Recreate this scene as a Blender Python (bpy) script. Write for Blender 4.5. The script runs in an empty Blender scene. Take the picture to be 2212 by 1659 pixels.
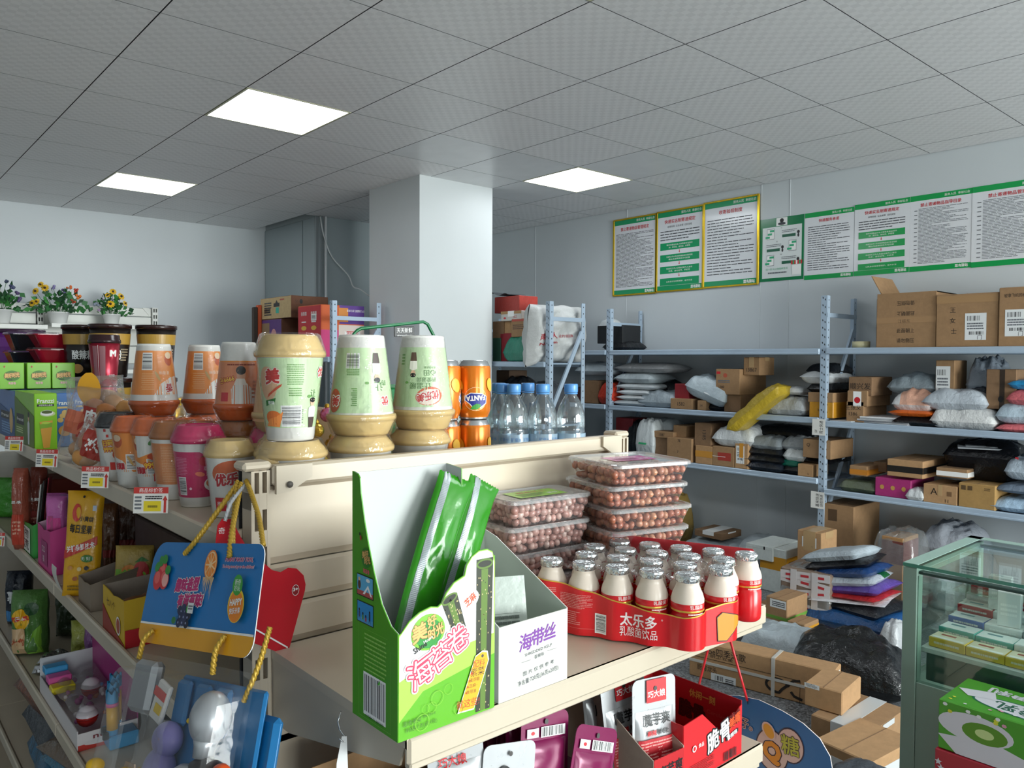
import bpy, bmesh, math, random
from mathutils import Vector, Matrix, Euler, noise
PI = math.pi
SC = bpy.context.scene
COL = SC.collection
RND = random.Random(7)

# ------------------------------------------------------------------ camera, world, exposure
cam_d = bpy.data.cameras.new('camera'); cam = bpy.data.objects.new('camera', cam_d); COL.objects.link(cam)
cam_d.sensor_fit = 'HORIZONTAL'; cam_d.sensor_width = 36.0; cam_d.lens = 36.0*1688.7/2212; cam_d.clip_start = .02
_f = Vector((0.6581, 0.7523, -0.0299)).normalized(); _r = _f.cross(Vector((0, 0, 1))).normalized(); _u = _r.cross(_f)
_ro = 0.00509
_r2 = _r*math.cos(_ro)+_u*math.sin(_ro); _u2 = -_r*math.sin(_ro)+_u*math.cos(_ro)
_m = Matrix((_r2, _u2, -_f)).transposed().to_4x4(); _m.translation = Vector((-0.413, -2.689, 1.5)); cam.matrix_world = _m
SC.camera = cam
SC.view_settings.view_transform = 'Standard'; SC.view_settings.look = 'None'; SC.view_settings.gamma = 1.0
SC.view_settings.use_curve_mapping = False; SC.view_settings.exposure = 0.15
try:
    cy = SC.cycles; cy.use_denoising = True; cy.max_bounces = 10; cy.diffuse_bounces = 4; cy.glossy_bounces = 4; cy.transmission_bounces = 8
    cy.transparent_max_bounces = 24; cy.caustics_reflective = False; cy.caustics_refractive = False; cy.sample_clamp_indirect = 4.0; cy.blur_glossy = .5
except Exception: pass
W = bpy.data.worlds.new('world'); SC.world = W; W.use_nodes = True
W.node_tree.nodes['Background'].inputs[0].default_value = (.72, .84, 1, 1); W.node_tree.nodes['Background'].inputs[1].default_value = 1.0

def area(name, loc, rot, sx, sy, power, col=(1, 1, 1)):
    l = bpy.data.lights.new(name, 'AREA'); l.shape = 'RECTANGLE'; l.size = sx; l.size_y = sy; l.energy = power; l.color = col
    o = bpy.data.objects.new(name, l); COL.objects.link(o); o.location = loc; o.rotation_euler = rot; return o
# daylight through the shop window and the shop door in the front wall (behind the camera)
area('daylight_window', (2.9, -8.15, 1.5), (PI/2, 0, 0), 3.5, 2.3, 590, (1.0, .985, .96))
area('daylight_door', (-1.4, -8.15, 1.2), (PI/2, 0, 0), 1.7, 2.2, 110, (1.0, .985, .96))

# ------------------------------------------------------------------ materials
def lin(h):
    if isinstance(h, str):
        h = h.lstrip('#'); c = [int(h[i:i+2], 16)/255 for i in (0, 2, 4)]
    else: c = h
    return tuple(((x/12.92) if x <= .04045 else ((x+.055)/1.055)**2.4) for x in c)+(1,)
_MC = {}
def mat(col, rough=.5, metal=0., kind='', **kw):
    key = (col, rough, metal, kind, tuple(sorted(kw.items())))
    if key in _MC: return _MC[key]
    m = bpy.data.materials.new((kind or 'paint')+'_'+str(col).strip('#')); m.use_nodes = True; nt = m.node_tree; N = nt.nodes; L = nt.links
    b = N['Principled BSDF']; b.inputs['Roughness'].default_value = rough; b.inputs['Metallic'].default_value = metal
    c = lin(col); b.inputs['Base Color'].default_value = c
    def node(t, **k):
        n = N.new(t)
        for a, v in k.items(): n.inputs[a].default_value = v
        return n
    def coord(): return N.new('ShaderNodeTexCoord').outputs['Object']
    def noise_(scale, detail=3, rough_=.5):
        n = node('ShaderNodeTexNoise', Scale=scale, Detail=detail, Roughness=rough_); L.new(coord(), n.inputs['Vector']); return n.outputs['Fac']
    def bump(h, strength, dist):
        n = node('ShaderNodeBump', Strength=strength, Distance=dist); L.new(h, n.inputs['Height']); L.new(n.outputs[0], b.inputs['Normal'])
    def vary(h, amt):
        r = N.new('ShaderNodeValToRGB'); L.new(h, r.inputs[0])
        r.color_ramp.elements[0].position = .3; r.color_ramp.elements[1].position = .7
        r.color_ramp.elements[0].color = tuple(max(0, x*(1-amt)) for x in c[:3])+(1,); r.color_ramp.elements[1].color = tuple(min(1, x*(1+amt)) for x in c[:3])+(1,)
        L.new(r.outputs[0], b.inputs['Base Color'])
    if kind == '': 
        h = noise_(40, 2); rr = node('ShaderNodeMapRange'); rr.inputs[3].default_value = rough*.9; rr.inputs[4].default_value = min(1, rough*1.1); L.new(h, rr.inputs[0]); L.new(rr.outputs[0], b.inputs['Roughness'])
    elif kind == 'card': vary(noise_(30, 6, .7), .10); bump(noise_(60, 4), .15, .002)
    elif kind == 'film': vary(noise_(9, 3), .10); bump(noise_(kw.get('fs', 26), 4, .6), kw.get('fb', .55), .012)
    elif kind == 'foil': bump(noise_(kw.get('fs', 60), 2, .5), .9, .008)
    elif kind == 'wall': vary(noise_(2.2, 5), .02); bump(noise_(220, 2), .04, .001)
    elif kind == 'metal': vary(noise_(6, 5), .04); bump(noise_(300, 2), .03, .0005)
    elif kind == 'terrazzo':
        v = node('ShaderNodeTexVoronoi', Scale=130.0); L.new(coord(), v.inputs['Vector']); r = N.new('ShaderNodeValToRGB'); L.new(v.outputs['Color'], r.inputs[0])
        r.color_ramp.elements[0].color = lin('#4a4d50'); r.color_ramp.elements[1].color = lin('#9b9fa3'); r.color_ramp.elements[0].position = .2
        L.new(r.outputs[0], b.inputs['Base Color'])
    elif kind == 'tile':
        ch = node('ShaderNodeTexChecker', Scale=kw.get('s', 31.0)); L.new(coord(), ch.inputs['Vector']); wv = noise_(9, 2)
        mx = node('ShaderNodeMath'); mx.operation = 'MULTIPLY'; L.new(ch.outputs['Fac'], mx.inputs[0]); L.new(wv, mx.inputs[1])
        r = N.new('ShaderNodeValToRGB'); L.new(mx.outputs[0], r.inputs[0]); r.color_ramp.elements[0].position = 0; r.color_ramp.elements[1].position = .6
        r.color_ramp.elements[0].color = c; r.color_ramp.elements[1].color = tuple(x*.90 for x in c[:3])+(1,); L.new(r.outputs[0], b.inputs['Base Color'])
    elif kind == 'emit':
        b.inputs['Emission Color'].default_value = c; b.inputs['Emission Strength'].default_value = kw['e']
    elif kind == 'bean': vary(noise_(70, 3), .28); b.inputs['Coat Weight'].default_value = .3
    if kind in ('clear', 'water', 'pane'):
        for l in list(nt.links): L.remove(l)
        out = N['Material Output']
        if kind == 'water':
            g = node('ShaderNodeBsdfGlass', Color=c, Roughness=rough, IOR=kw.get('ior', 1.33)); L.new(g.outputs[0], out.inputs[0])
        else:
            t = node('ShaderNodeBsdfTransparent', Color=c); g = node('ShaderNodeBsdfGlossy', Roughness=rough); g.inputs['Color'].default_value = (1, 1, 1, 1)
            d = node('ShaderNodeBsdfDiffuse'); d.inputs['Color'].default_value = lin(kw.get('haze', '#e8ecee'))
            lw = node('ShaderNodeLayerWeight', Blend=kw.get('blend', .25)); mp = node('ShaderNodeMapRange'); mp.inputs[3].default_value = kw.get('r0', .05); mp.inputs[4].default_value = kw.get('r1', .6)
            L.new(lw.outputs['Fresnel'], mp.inputs[0]); m1 = node('ShaderNodeMixShader'); m1.inputs[0].default_value = kw.get('hz', .08); L.new(t.outputs[0], m1.inputs[1]); L.new(d.outputs[0], m1.inputs[2])
            m2 = N.new('ShaderNodeMixShader'); L.new(mp.outputs[0], m2.inputs[0]); L.new(m1.outputs[0], m2.inputs[1]); L.new(g.outputs[0], m2.inputs[2]); L.new(m2.outputs[0], out.inputs[0])
            if kind == 'clear':
                nb = node('ShaderNodeBump', Strength=kw.get('fb', .25), Distance=.01); L.new(noise_(kw.get('fs', 30), 3), nb.inputs['Height']); L.new(nb.outputs[0], g.inputs['Normal']); L.new(nb.outputs[0], lw.inputs['Normal'])
    _MC[key] = m; return m
def ink(col): return mat(col, .45)
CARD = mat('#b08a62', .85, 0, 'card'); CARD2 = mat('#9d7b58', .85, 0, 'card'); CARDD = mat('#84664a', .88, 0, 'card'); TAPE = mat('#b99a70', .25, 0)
BLK = ink('#151517'); WHT = ink('#f2f2f0'); PAPER = mat('#e6e8e8', .6)

# ------------------------------------------------------------------ mesh builder
class MB:
    def __init__(s, M=None): s.v = []; s.f = []; s.mi = []; s.sm = []; s.mats = []; s.M = M or Matrix()
    def m(s, mt):
        if mt not in s.mats: s.mats.append(mt)
        return s.mats.index(mt)
    def add(s, vs, fs, mt, smooth=False):
        k = len(s.v); M = s.M; s.v += [tuple(M @ Vector(p)) for p in vs]; i = s.m(mt)
        for f in fs: s.f.append(tuple(k+a for a in f)); s.mi.append(i); s.sm.append(smooth)
    def quad(s, a, b, c, d, mt): s.add([a, b, c, d], [(0, 1, 2, 3)], mt)
    def box(s, c, d, mt, bev=0., rz=0., T=None):
        x, y, z = d[0]/2, d[1]/2, d[2]/2; R = T or Matrix.Rotation(rz, 4, 'Z'); c = Vector(c)
        if bev <= 0:
            vs = [(i*x, j*y, k*z) for i in (-1, 1) for j in (-1, 1) for k in (-1, 1)]
            fs = [(0, 1, 3, 2), (4, 6, 7, 5), (0, 4, 5, 1), (2, 3, 7, 6), (0, 2, 6, 4), (1, 5, 7, 3)]
        else:
            bev = min(bev, x*.9, y*.9, z*.9); vs = []; ix = {}
            for i in (-1, 1):
                for j in (-1, 1):
                    for k in (-1, 1):
                        for a in range(3):
                            p = [i*(x-bev), j*(y-bev), k*(z-bev)]; p[a] = (i*x, j*y, k*z)[a]; ix[(i, j, k, a)] = len(vs); vs.append(tuple(p))
            fs = []
            for a in range(3):
                b, e = (a+1) % 3, (a+2) % 3
                for sg in (-1, 1):
                    q = []
                    for (p_, r_) in ((-1, -1), (1, -1), (1, 1), (-1, 1)):
                        t = [0, 0, 0]; t[a] = sg; t[b] = p_; t[e] = r_; q.append(ix[tuple(t)+(a,)])
                    fs.append(tuple(q if sg > 0 else q[::-1]))
                    # edge chamfers along axis a
                for p_ in (-1, 1):
                    for r_ in (-1, 1):
                        t1 = [0, 0, 0]; t1[a] = -1; t1[b] = p_; t1[e] = r_; t2 = list(t1); t2[a] = 1
                        q = [ix[tuple(t1)+(b,)], ix[tuple(t2)+(b,)], ix[tuple(t2)+(e,)], ix[tuple(t1)+(e,)]]
                        fs.append(tuple(q if p_*r_ > 0 else q[::-1]))
            for i in (-1, 1):
                for j in (-1, 1):
                    for k in (-1, 1):
                        q = [ix[(i, j, k, 0)], ix[(i, j, k, 1)], ix[(i, j, k, 2)]]; fs.append(tuple(q if i*j*k > 0 else q[::-1]))
        s.add([tuple(c+R @ Vector(p)) for p in vs], fs, mt)
    def prism(s, poly, o, U, V, depth, mt, mtside=None):   # polygon in plane (U,V) at o, thickened by depth along UxV (both ways)
        U, V = Vector(U).normalized(), Vector(V).normalized(); n = U.cross(V); o = Vector(o); k = len(poly)
        a = [o+U*p[0]+V*p[1]+n*depth/2 for p in poly]; b = [p-n*depth for p in a]
        from mathutils.geometry import tessellate_polygon
        tr = tessellate_polygon([[Vector((p[0], p[1], 0)) for p in poly]])
        s.add(a, [t for t in tr], mt); s.add(b, [t[::-1] for t in tr], mt)
        s.add(a+b, [(i, i+k, (i+1) % k+k, (i+1) % k) for i in range(k)], mtside or mt)
    def lathe(s, prof, n, mt, c=(0, 0, 0), smooth=True, cap=True):   # prof: [(r,z[,mat])]
        c = Vector(c); vs = []
        for p in prof:
            for i in range(n):
                a = 2*PI*i/n; vs.append((c.x+p[0]*math.cos(a), c.y+p[0]*math.sin(a), c.z+p[1]))
        k0 = len(s.v); s.v += [tuple(s.M @ Vector(p)) for p in vs]
        for j in range(len(prof)-1):
            mm = s.m(prof[j][2] if len(prof[j]) > 2 else mt)
            for i in range(n):
                i2 = (i+1) % n; s.f.append((k0+j*n+i, k0+j*n+i2, k0+(j+1)*n+i2, k0+(j+1)*n+i)); s.mi.append(mm); s.sm.append(smooth)
        if cap:
            for j, rev in ((0, True), (len(prof)-1, False)):
                if prof[j][0] > 1e-6:
                    q = [k0+j*n+i for i in range(n)]; s.f.append(tuple(q[::-1] if rev else q)); pm = prof[min(j, len(prof)-2)]; s.mi.append(s.m(pm[2] if len(pm) > 2 else mt)); s.sm.append(False)
    def tube(s, pts, r, n, mt, closed=False, smooth=True, rf=None):
        pts = [Vector(p) for p in pts]; k = len(pts); vs = []; up = Vector((.13, .21, .97))
        for i, p in enumerate(pts):
            t = (pts[(i+1) % k if closed else min(i+1, k-1)]-pts[(i-1) % k if closed else max(i-1, 0)]).normalized()
            a = up-t*up.dot(t)
            if a.length < .05: a = Vector((1, 0, 0))-t*t.x
            a.normalize(); b = t.cross(a); up = a
            for j in range(n):
                w = 2*PI*j/n; rr = r if rf is None else rf(i/(k-1), w); vs.append(p+a*math.cos(w)*rr+b*math.sin(w)*rr)
        fs = [(i*n+j, i*n+(j+1) % n, ((i+1) % k)*n+(j+1) % n, ((i+1) % k)*n+j) for i in range(k if closed else k-1) for j in range(n)]
        if not closed: fs += [tuple(range(n))[::-1], tuple(range((k-1)*n, k*n))]
        s.add(vs, fs, mt, smooth)
    def grid(s, fn, nu, nv, mt, smooth=True, matf=None):
        vs = [fn(i/nu, j/nv) for j in range(nv+1) for i in range(nu+1)]
        fs = [(j*(nu+1)+i, j*(nu+1)+i+1, (j+1)*(nu+1)+i+1, (j+1)*(nu+1)+i) for j in range(nv) for i in range(nu)]
        if matf is None: s.add(vs, fs, mt, smooth); return
        k = len(s.v); s.v += [tuple(s.M @ Vector(p)) for p in vs]; n = 0
        for j in range(nv):
            for i in range(nu): s.f.append(tuple(k+a for a in fs[n])); s.mi.append(s.m(matf((i+.5)/nu, (j+.5)/nv))); s.sm.append(smooth); n += 1
    def ball(s, c, r, mt, n=8, m_=6, sc=(1, 1, 1), R=None):
        c = Vector(c); R = R or Matrix(); vs = [c+R @ Vector((0, 0, -r*sc[2]))]
        for j in range(1, m_):
            t = -PI/2+PI*j/m_
            for i in range(n): a = 2*PI*i/n; vs.append(c+R @ Vector((r*sc[0]*math.cos(t)*math.cos(a), r*sc[1]*math.cos(t)*math.sin(a), r*sc[2]*math.sin(t))))
        vs.append(c+R @ Vector((0, 0, r*sc[2]))); fs = [(0, 1+(i+1) % n, 1+i) for i in range(n)]
        for j in range(m_-2): fs += [(1+j*n+i, 1+j*n+(i+1) % n, 1+(j+1)*n+(i+1) % n, 1+(j+1)*n+i) for i in range(n)]
        q = 1+(m_-2)*n; fs += [(q+i, q+(i+1) % n, len(vs)-1) for i in range(n)]; s.add(vs, fs, mt, True)
    def mesh(s, name):
        me = bpy.data.meshes.new(name); me.from_pydata(s.v, [], s.f)
        for mt in s.mats: me.materials.append(mt)
        me.polygons.foreach_set('material_index', s.mi); me.polygons.foreach_set('use_smooth', s.sm); me.update(); return me
    def build(s, name, parent=None, loc=None, rot=None):
        o = bpy.data.objects.new(name, s.mesh(name)); COL.objects.link(o)
        if parent is not None: o.parent = parent
        if loc is not None: o.location = loc
        if rot is not None: o.rotation_euler = rot
        return o

# ------------------------------------------------------------------ flat print (ink on a surface)
_TC = {}
def glyphs(t, bold=0.):
    if (t, bold) not in _TC:
        cu = bpy.data.curves.new('t', 'FONT'); cu.body = t; cu.resolution_u = 2; cu.offset = bold
        o = bpy.data.objects.new('t', cu); me = bpy.data.meshes.new_from_object(o)
        vs = [(v.co.x, v.co.y) for v in me.vertices]; fs = [tuple(p.vertices) for p in me.polygons]
        bpy.data.objects.remove(o); bpy.data.curves.remove(cu); bpy.data.meshes.remove(me)
        xs = [v[0] for v in vs] or [0]; _TC[(t, bold)] = (vs, fs, min(xs), max(xs))
    return _TC[(t, bold)]
class Print:
    def __init__(s, mb, fn, eps=.00025, strip=0): s.b = mb; s.fn = fn; s.l = 1; s.e = eps; s.d = min(eps*.2, .00006); s.strip = strip or getattr(fn, 'strip', 0)
    def put(s, vs, fs, m, inc=1):
        if s.strip:                      # on a round surface: cut the print into narrow upright strips so that it follows the curve
            nv, nf = [], []; w = s.strip
            for f in fs:
                q = [vs[i] for i in f]; a = math.floor(min(p[0] for p in q)/w); c = math.floor(max(p[0] for p in q)/w-1e-9)
                for k in range(a, c+1):
                    r = q
                    if c > a:
                        for lim, sg in ((k*w, 1), ((k+1)*w, -1)):
                            o = []
                            for i in range(len(r)):
                                p, n = r[i], r[(i+1) % len(r)]; dp, dn = (p[0]-lim)*sg, (n[0]-lim)*sg
                                if dp >= 0: o.append(p)
                                if (dp > 0 > dn) or (dp < 0 < dn): t = dp/(dp-dn); o.append((lim, p[1]+(n[1]-p[1])*t))
                            r = o
                            if len(r) < 3: break
                    if len(r) >= 3: nf.append(tuple(range(len(nv), len(nv)+len(r)))); nv += r
            vs, fs = nv, nf
        s.b.add([s.fn(u, v, s.e+s.l*s.d) for u, v in vs], fs, m); s.l += inc
    def rect(s, u0, v0, u1, v1, m, nu=1, nv=1):
        vs = [(u0+(u1-u0)*i/nu, v0+(v1-v0)*j/nv) for j in range(nv+1) for i in range(nu+1)]
        s.put(vs, [(j*(nu+1)+i, j*(nu+1)+i+1, (j+1)*(nu+1)+i+1, (j+1)*(nu+1)+i) for j in range(nv) for i in range(nu)], m)
    def ell(s, cu, cv, ru, rv, m, n=20, rot=0.):
        c, q = math.cos(rot), math.sin(rot); vs = [(cu, cv)]
        for i in range(n):
            a = 2*PI*i/n; x, y = ru*math.cos(a), rv*math.sin(a); vs.append((cu+x*c-y*q, cv+x*q+y*c))
        s.put(vs, [(0, 1+i, 1+(i+1) % n) for i in range(n)], m)
    def poly(s, pts, m):
        from mathutils.geometry import tessellate_polygon
        tr = tessellate_polygon([[Vector((p[0], p[1], 0)) for p in pts]]); out = []
        for t in tr:
            a, b, c = [pts[i] for i in t]
            out.append(t if (b[0]-a[0])*(c[1]-a[1])-(b[1]-a[1])*(c[0]-a[0]) > 0 else t[::-1])
        s.put(pts, out, m)
    def text(s, t, u, v, h, m, w=None, al='c', bold=0., rot=0., shear=0.):   # h: letter height; w: squeeze to this width; v: vertical centre
        vs, fs, x0, x1 = glyphs(t); hh = h/.86; sx = hh if w is None else w/max(1e-6, x1-x0)
        ox = {'c': (x0+x1)/2, 'l': x0, 'r': x1}[al]; c, q = math.cos(rot), math.sin(rot); 
        n = 0 if bold < .012 else (4 if bold < .03 else 8 if bold < .07 else 12)      # heavier letters: the same letter set down again around itself
        for k in range(n+1):
            dx, dy = (0, 0) if k == n else (bold*hh*math.cos(2*PI*k/n), bold*hh*math.sin(2*PI*k/n)); out = []
            for x, y in vs:
                X = (x-ox)*sx+shear*(y-.36)*hh+dx; Y = (y-.36)*hh+dy; out.append((u+X*c-Y*q, v+X*q+Y*c))
            s.put(out, fs, m, 1 if k == n else .34)
    def text2(s, t, u, v, h, m, mo, w=None, al='c', bold=.02, rot=0., shear=0., o=.09):   # outlined lettering
        s.text(t, u, v, h, mo, w, al, bold+o, rot, shear); s.text(t, u, v, h, m, w, al, bold, rot, shear)
    def lines(s, u0, v0, u1, v1, n, m, seed=1, fill=.55, ragged=.25):   # rows of small print
        r = random.Random(seed); vs = []; fs = []; dv = (v1-v0)/n
        for i in range(n):
            y1 = v1-dv*(i+.5-fill/2); y0 = y1-dv*fill; e = u1-(u1-u0)*ragged*r.random()*(1 if r.random() < .5 else .1); x = u0
            while x < e:
                w = (u1-u0)*r.uniform(.05, .16); x2 = min(x+w, e); k = len(vs); vs += [(x, y0), (x2, y0), (x2, y1), (x, y1)]; fs.append((k, k+1, k+2, k+3)); x = x2+(u1-u0)*.012
        s.put(vs, fs, m)
    def bars(s, u0, v0, u1, v1, vert=True, seed=3, n=26, bg=True):   # barcode: bars run along v when vert
        r = random.Random(seed)
        if bg: s.rect(u0-(u1-u0)*.06, v0-(v1-v0)*.1, u1+(u1-u0)*.06, v1+(v1-v0)*.06, WHT)
        vs = []; fs = []; ws = [r.choice((1, 1, 2, 3)) for _ in range(n*2)]; tot = sum(ws); x = 0
        for i, w in enumerate(ws):
            if i % 2 == 0:
                a, b = x/tot, (x+w)/tot; k = len(vs)
                if vert: vs += [(u0+(u1-u0)*a, v0), (u0+(u1-u0)*b, v0), (u0+(u1-u0)*b, v1), (u0+(u1-u0)*a, v1)]
                else: vs += [(u0, v0+(v1-v0)*a), (u1, v0+(v1-v0)*a), (u1, v0+(v1-v0)*b), (u0, v0+(v1-v0)*b)]
                fs.append((k, k+1, k+2, k+3))
            x += w
        s.put(vs, fs, BLK)
def plane(o, U, V):
    o, U, V = Vector(o), Vector(U).normalized(), Vector(V).normalized(); n = U.cross(V)
    return lambda u, v, l: o+U*u+V*v+n*l
def cone(r0, z0, r1, z1, a0=-PI/2):   # u: metres along the mean girth, right = counter-clockwise seen from above
    rm = (r0+r1)/2; sl = Vector((z1-z0, r0-r1)).normalized()
    def f(u, v, l):
        t = (v-z0)/(z1-z0); r = r0+(r1-r0)*t+l; a = a0+u/rm; return Vector((r*math.cos(a), r*math.sin(a), v))
    f.strip = rm*.12; return f

# ------------------------------------------------------------------ scene objects
def tag(o, label=None, cat=None, group=None, kind=None):
    if label: o['label'] = label
    if cat: o['category'] = cat
    if group: o['group'] = group
    if kind: o['kind'] = kind
    return o
def thing(name, label, cat, loc=(0, 0, 0), rot=0., group=None):
    o = bpy.data.objects.new(name, None); COL.objects.link(o); o.empty_display_size = .05
    o.location = loc; o.rotation_euler = rot if isinstance(rot, (tuple, Euler)) else (0, 0, rot); return tag(o, label, cat, group)
def single(mb, name, label, cat, loc=(0, 0, 0), rot=0., group=None):
    o = mb.build(name, None, loc, rot if isinstance(rot, (tuple, Euler)) else (0, 0, rot)); return tag(o, label, cat, group)
def dup(root, loc, rot=None, label=None, group=None):
    r = root.copy(); COL.objects.link(r); r.location = loc
    if rot is not None: r.rotation_euler = rot if isinstance(rot, (tuple, Euler)) else (0, 0, rot)
    if label: r['label'] = label
    if group: r['group'] = group
    for ch in list(root.children):
        c = ch.copy(); COL.objects.link(c); c.parent = r
        for g in list(ch.children):
            d = g.copy(); COL.objects.link(d); d.parent = c
    return r
def struct(mb, name, parent=None):
    o = mb.build(name, parent)
    if parent is None: o['kind'] = 'structure'
    return o

# ------------------------------------------------------------------ the room
CEIL = 2.872; XW = 5.05; YW = 5.4; XL = -4.2; YF = -8.0
WALL = mat('#cdd3d6', .42, 0, 'wall'); WALLB = mat('#b9c4c6', .45, 0, 'wall'); SEAM = mat('#6b7275', .6)
def wallbox(name, x0, x1, y0, y1, z0, z1, m):
    b = MB(); b.box(((x0+x1)/2, (y0+y1)/2, (z0+z1)/2), (x1-x0, y1-y0, z1-z0), m); return struct(b, name)
wallbox('floor', XL-.1, XW+.1, YF-.1, YW+.1, -.1, 0, mat('#8d9194', .35, 0, 'terrazzo'))
wr = wallbox('wall_right', XW, XW+.12, YF-.1, YW+.1, 0, 3.1, WALL)
wallbox('wall_back', XL-.1, XW, YW, YW+.12, 0, 3.1, WALL)
wallbox('wall_left', XL-.12, XL, YF-.1, YW+.1, 0, 3.1, WALL)
# front wall (behind the camera): a shop window and a glazed door
b = MB()
for x0, x1, z0, z1 in ((XL, -2.3, 0, 3.1), (-.5, 1.1, 0, 3.1), (4.7, XW, 0, 3.1), (-2.3, -.5, 2.4, 3.1), (1.1, 4.7, 2.7, 3.1), (1.1, 4.7, 0, .3)):
    b.box(((x0+x1)/2, YF-.06, (z0+z1)/2), (x1-x0, .12, z1-z0), WALL)
struct(b, 'wall_front')
ALU = mat('#c8ccce', .35, .6, 'metal'); PANE = mat('#fbffff', .0, 0, 'pane', hz=.0, r0=.03, r1=.5)
def glazed(name, x0, x1, z0, z1, n):
    f = MB(); y = YF-.06
    for i in range(n+1): f.box((x0+(x1-x0)*i/n, y, (z0+z1)/2), (.06, .07, z1-z0), ALU)
    for z in (z0, z1): f.box(((x0+x1)/2, y, z), (x1-x0, .07, .06), ALU)
    o = struct(f, name)
    for i in range(n):
        p = MB(); p.box((x0+(x1-x0)*(i+.5)/n, y, (z0+z1)/2), ((x1-x0)/n-.06, .008, z1-z0-.06), PANE); p.build('pane', o)
glazed('window_1', 1.1, 4.7, .3, 2.7, 3); glazed('door_1', -2.3, -.5, 0, 2.4, 2)
# faint panel joints of the right wall
for y in (1.985, .63, .39, -1.9, 3.2):
    b = MB(); b.box((XW-.001, y, CEIL/2), (.003, .003, CEIL), mat('#d4d9db', .5)); b.build('panel_joint', wr)
# square column
co = wallbox('column', 2.9, 3.6, 2.147, 2.86, 0, 3.0, mat('#cfd4d5', .4, 0, 'wall'))
# panelled enclosure in the back corner
en = MB(); en.box((4.09, 4.80, 1.5), (1.9, 1.2, 3.0), WALLB); en = struct(en, 'wall_alcove')
PBL = mat('#a9b5b8', .4, 0, 'wall')
for y0, y1 in ((5.395, 4.52), (4.51, 4.21)):
    b = MB(); b.box((3.134, (y0+y1)/2, CEIL/2), (.012, abs(y1-y0)-.012, CEIL), PBL, .003); b.build('wall_panel', en)
b = MB(); b.box((4.1, 4.194, CEIL/2), (1.86, .012, CEIL), PBL, .003); b.build('wall_panel', en)
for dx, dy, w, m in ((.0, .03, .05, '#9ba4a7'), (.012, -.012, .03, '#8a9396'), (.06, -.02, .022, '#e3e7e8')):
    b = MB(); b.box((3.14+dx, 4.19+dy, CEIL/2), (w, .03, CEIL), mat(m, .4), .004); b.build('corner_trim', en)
# cable hanging from the corner of the enclosure to behind the column
b = MB(); P0 = [(3.136,4.150,2.860), (3.163,4.130,2.677), (3.235,4.100,2.478), (3.347,4.000,2.311), (3.345,3.900,2.194), (3.333,3.750,2.157), (3.337,3.600,2.088)]
pts = []
for i in range(len(P0)-1):
    for t in range(4):
        p = [P0[max(0, i-1)], P0[i], P0[i+1], P0[min(len(P0)-1, i+2)]]; u = t/4
        pts.append(tuple(.5*((2*p[1][k])+(-p[0][k]+p[2][k])*u+(2*p[0][k]-5*p[1][k]+4*p[2][k]-p[3][k])*u*u+(-p[0][k]+3*p[1][k]-3*p[2][k]+p[3][k])*u**3) for k in range(3)))
pts.append(P0[-1]); b.tube(pts, .0065, 8, mat('#dfe3e3', .4))
single(b, 'cable', 'thin white cable hanging loose from the alcove corner down behind the square column', 'cable')

# ceiling: clip-in square tiles on a dark grid, LED panels in some of the squares
b = MB(); b.box(((XL+XW)/2, (YF+YW)/2, CEIL+.09), (XW-XL+.2, YW-YF+.2, .06), mat('#3a3c3e', .8)); ceil = struct(b, 'ceiling')
TILE = mat('#ebeaea', .42, 0, 'tile'); TILE_P = mat('#e0e1e2', .33, 0, 'metal')
EDGE = mat('#505254', .6, 0, 'metal')      # tile sides coloured dark to paint in the shade of the gaps
def tile_mesh(w, d, m):
    b = MB(); x, y = w/2-.0028, d/2-.0022; q = .01
    vs = [(-x, -y, q+.03), (x, -y, q+.03), (x, y, q+.03), (-x, y, q+.03), (-x, -y, q), (x, -y, q), (x, y, q), (-x, y, q)]
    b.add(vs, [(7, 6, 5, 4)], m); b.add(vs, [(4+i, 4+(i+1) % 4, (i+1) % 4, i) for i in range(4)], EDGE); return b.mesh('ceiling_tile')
LIGHTS = [(2, 2), (2, 6), (6, 2), (2, -2), (2, -6), (6, -6)]
LOW = {(2, -6), (6, -6)}
PLAIN = {(5, 2), (6, 1), (5, 3), (7, 2), (4, 2), (6, 3)}
_tm = {}
for i in range(-5, 9):
    for j in range(-7, 9):
        if (i, j) in LIGHTS or j > 9: continue
        x0, x1, y0, y1 = i*.6, min(i*.6+.6, XW-.004), j*.6, min(j*.6+.6, YW-.004)
        if x0 >= 3.0 and y0 >= 4.2: continue
        key = (round(x1-x0, 3), round(y1-y0, 3), (i, j) in PLAIN)
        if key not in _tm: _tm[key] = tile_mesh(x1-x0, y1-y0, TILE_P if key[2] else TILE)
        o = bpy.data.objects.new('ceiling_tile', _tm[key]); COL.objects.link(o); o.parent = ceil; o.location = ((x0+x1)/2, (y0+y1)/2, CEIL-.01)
b = MB()
for x0, x1, y0, y1 in ((XL, XW, YF, -4.2), (XL, -3.0, -4.2, YW)): b.box(((x0+x1)/2, (y0+y1)/2, CEIL+.01), (x1-x0, y1-y0, .02), TILE)
b.build('ceiling_board', ceil)
BAR = mat('#4c4f52', .6, 0, 'metal')
for i in range(-6, 9):                       # runners between the rows, a shadow line on either side
    b = MB(); b.box((i*.6, (YF+YW)/2, CEIL+.022), (.006, YW-YF, .008), BAR); b.build('grid_runner', ceil)
DIFF = mat('#f4faff', .5, 0, 'emit', e=9.0)
first = None
LB = ['square LED panel just in front of the shelf end, nearest the shop window side', 'square LED panel over the shop door', 'square LED panel over the shop window'] ; LN = {(2, 2): 'large glowing square ceiling panel nearest the camera above the shelf', (2, 6): 'glowing ceiling panel close to the plain back wall', (6, 2): 'glowing ceiling panel between the column and the green notices'}
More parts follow.
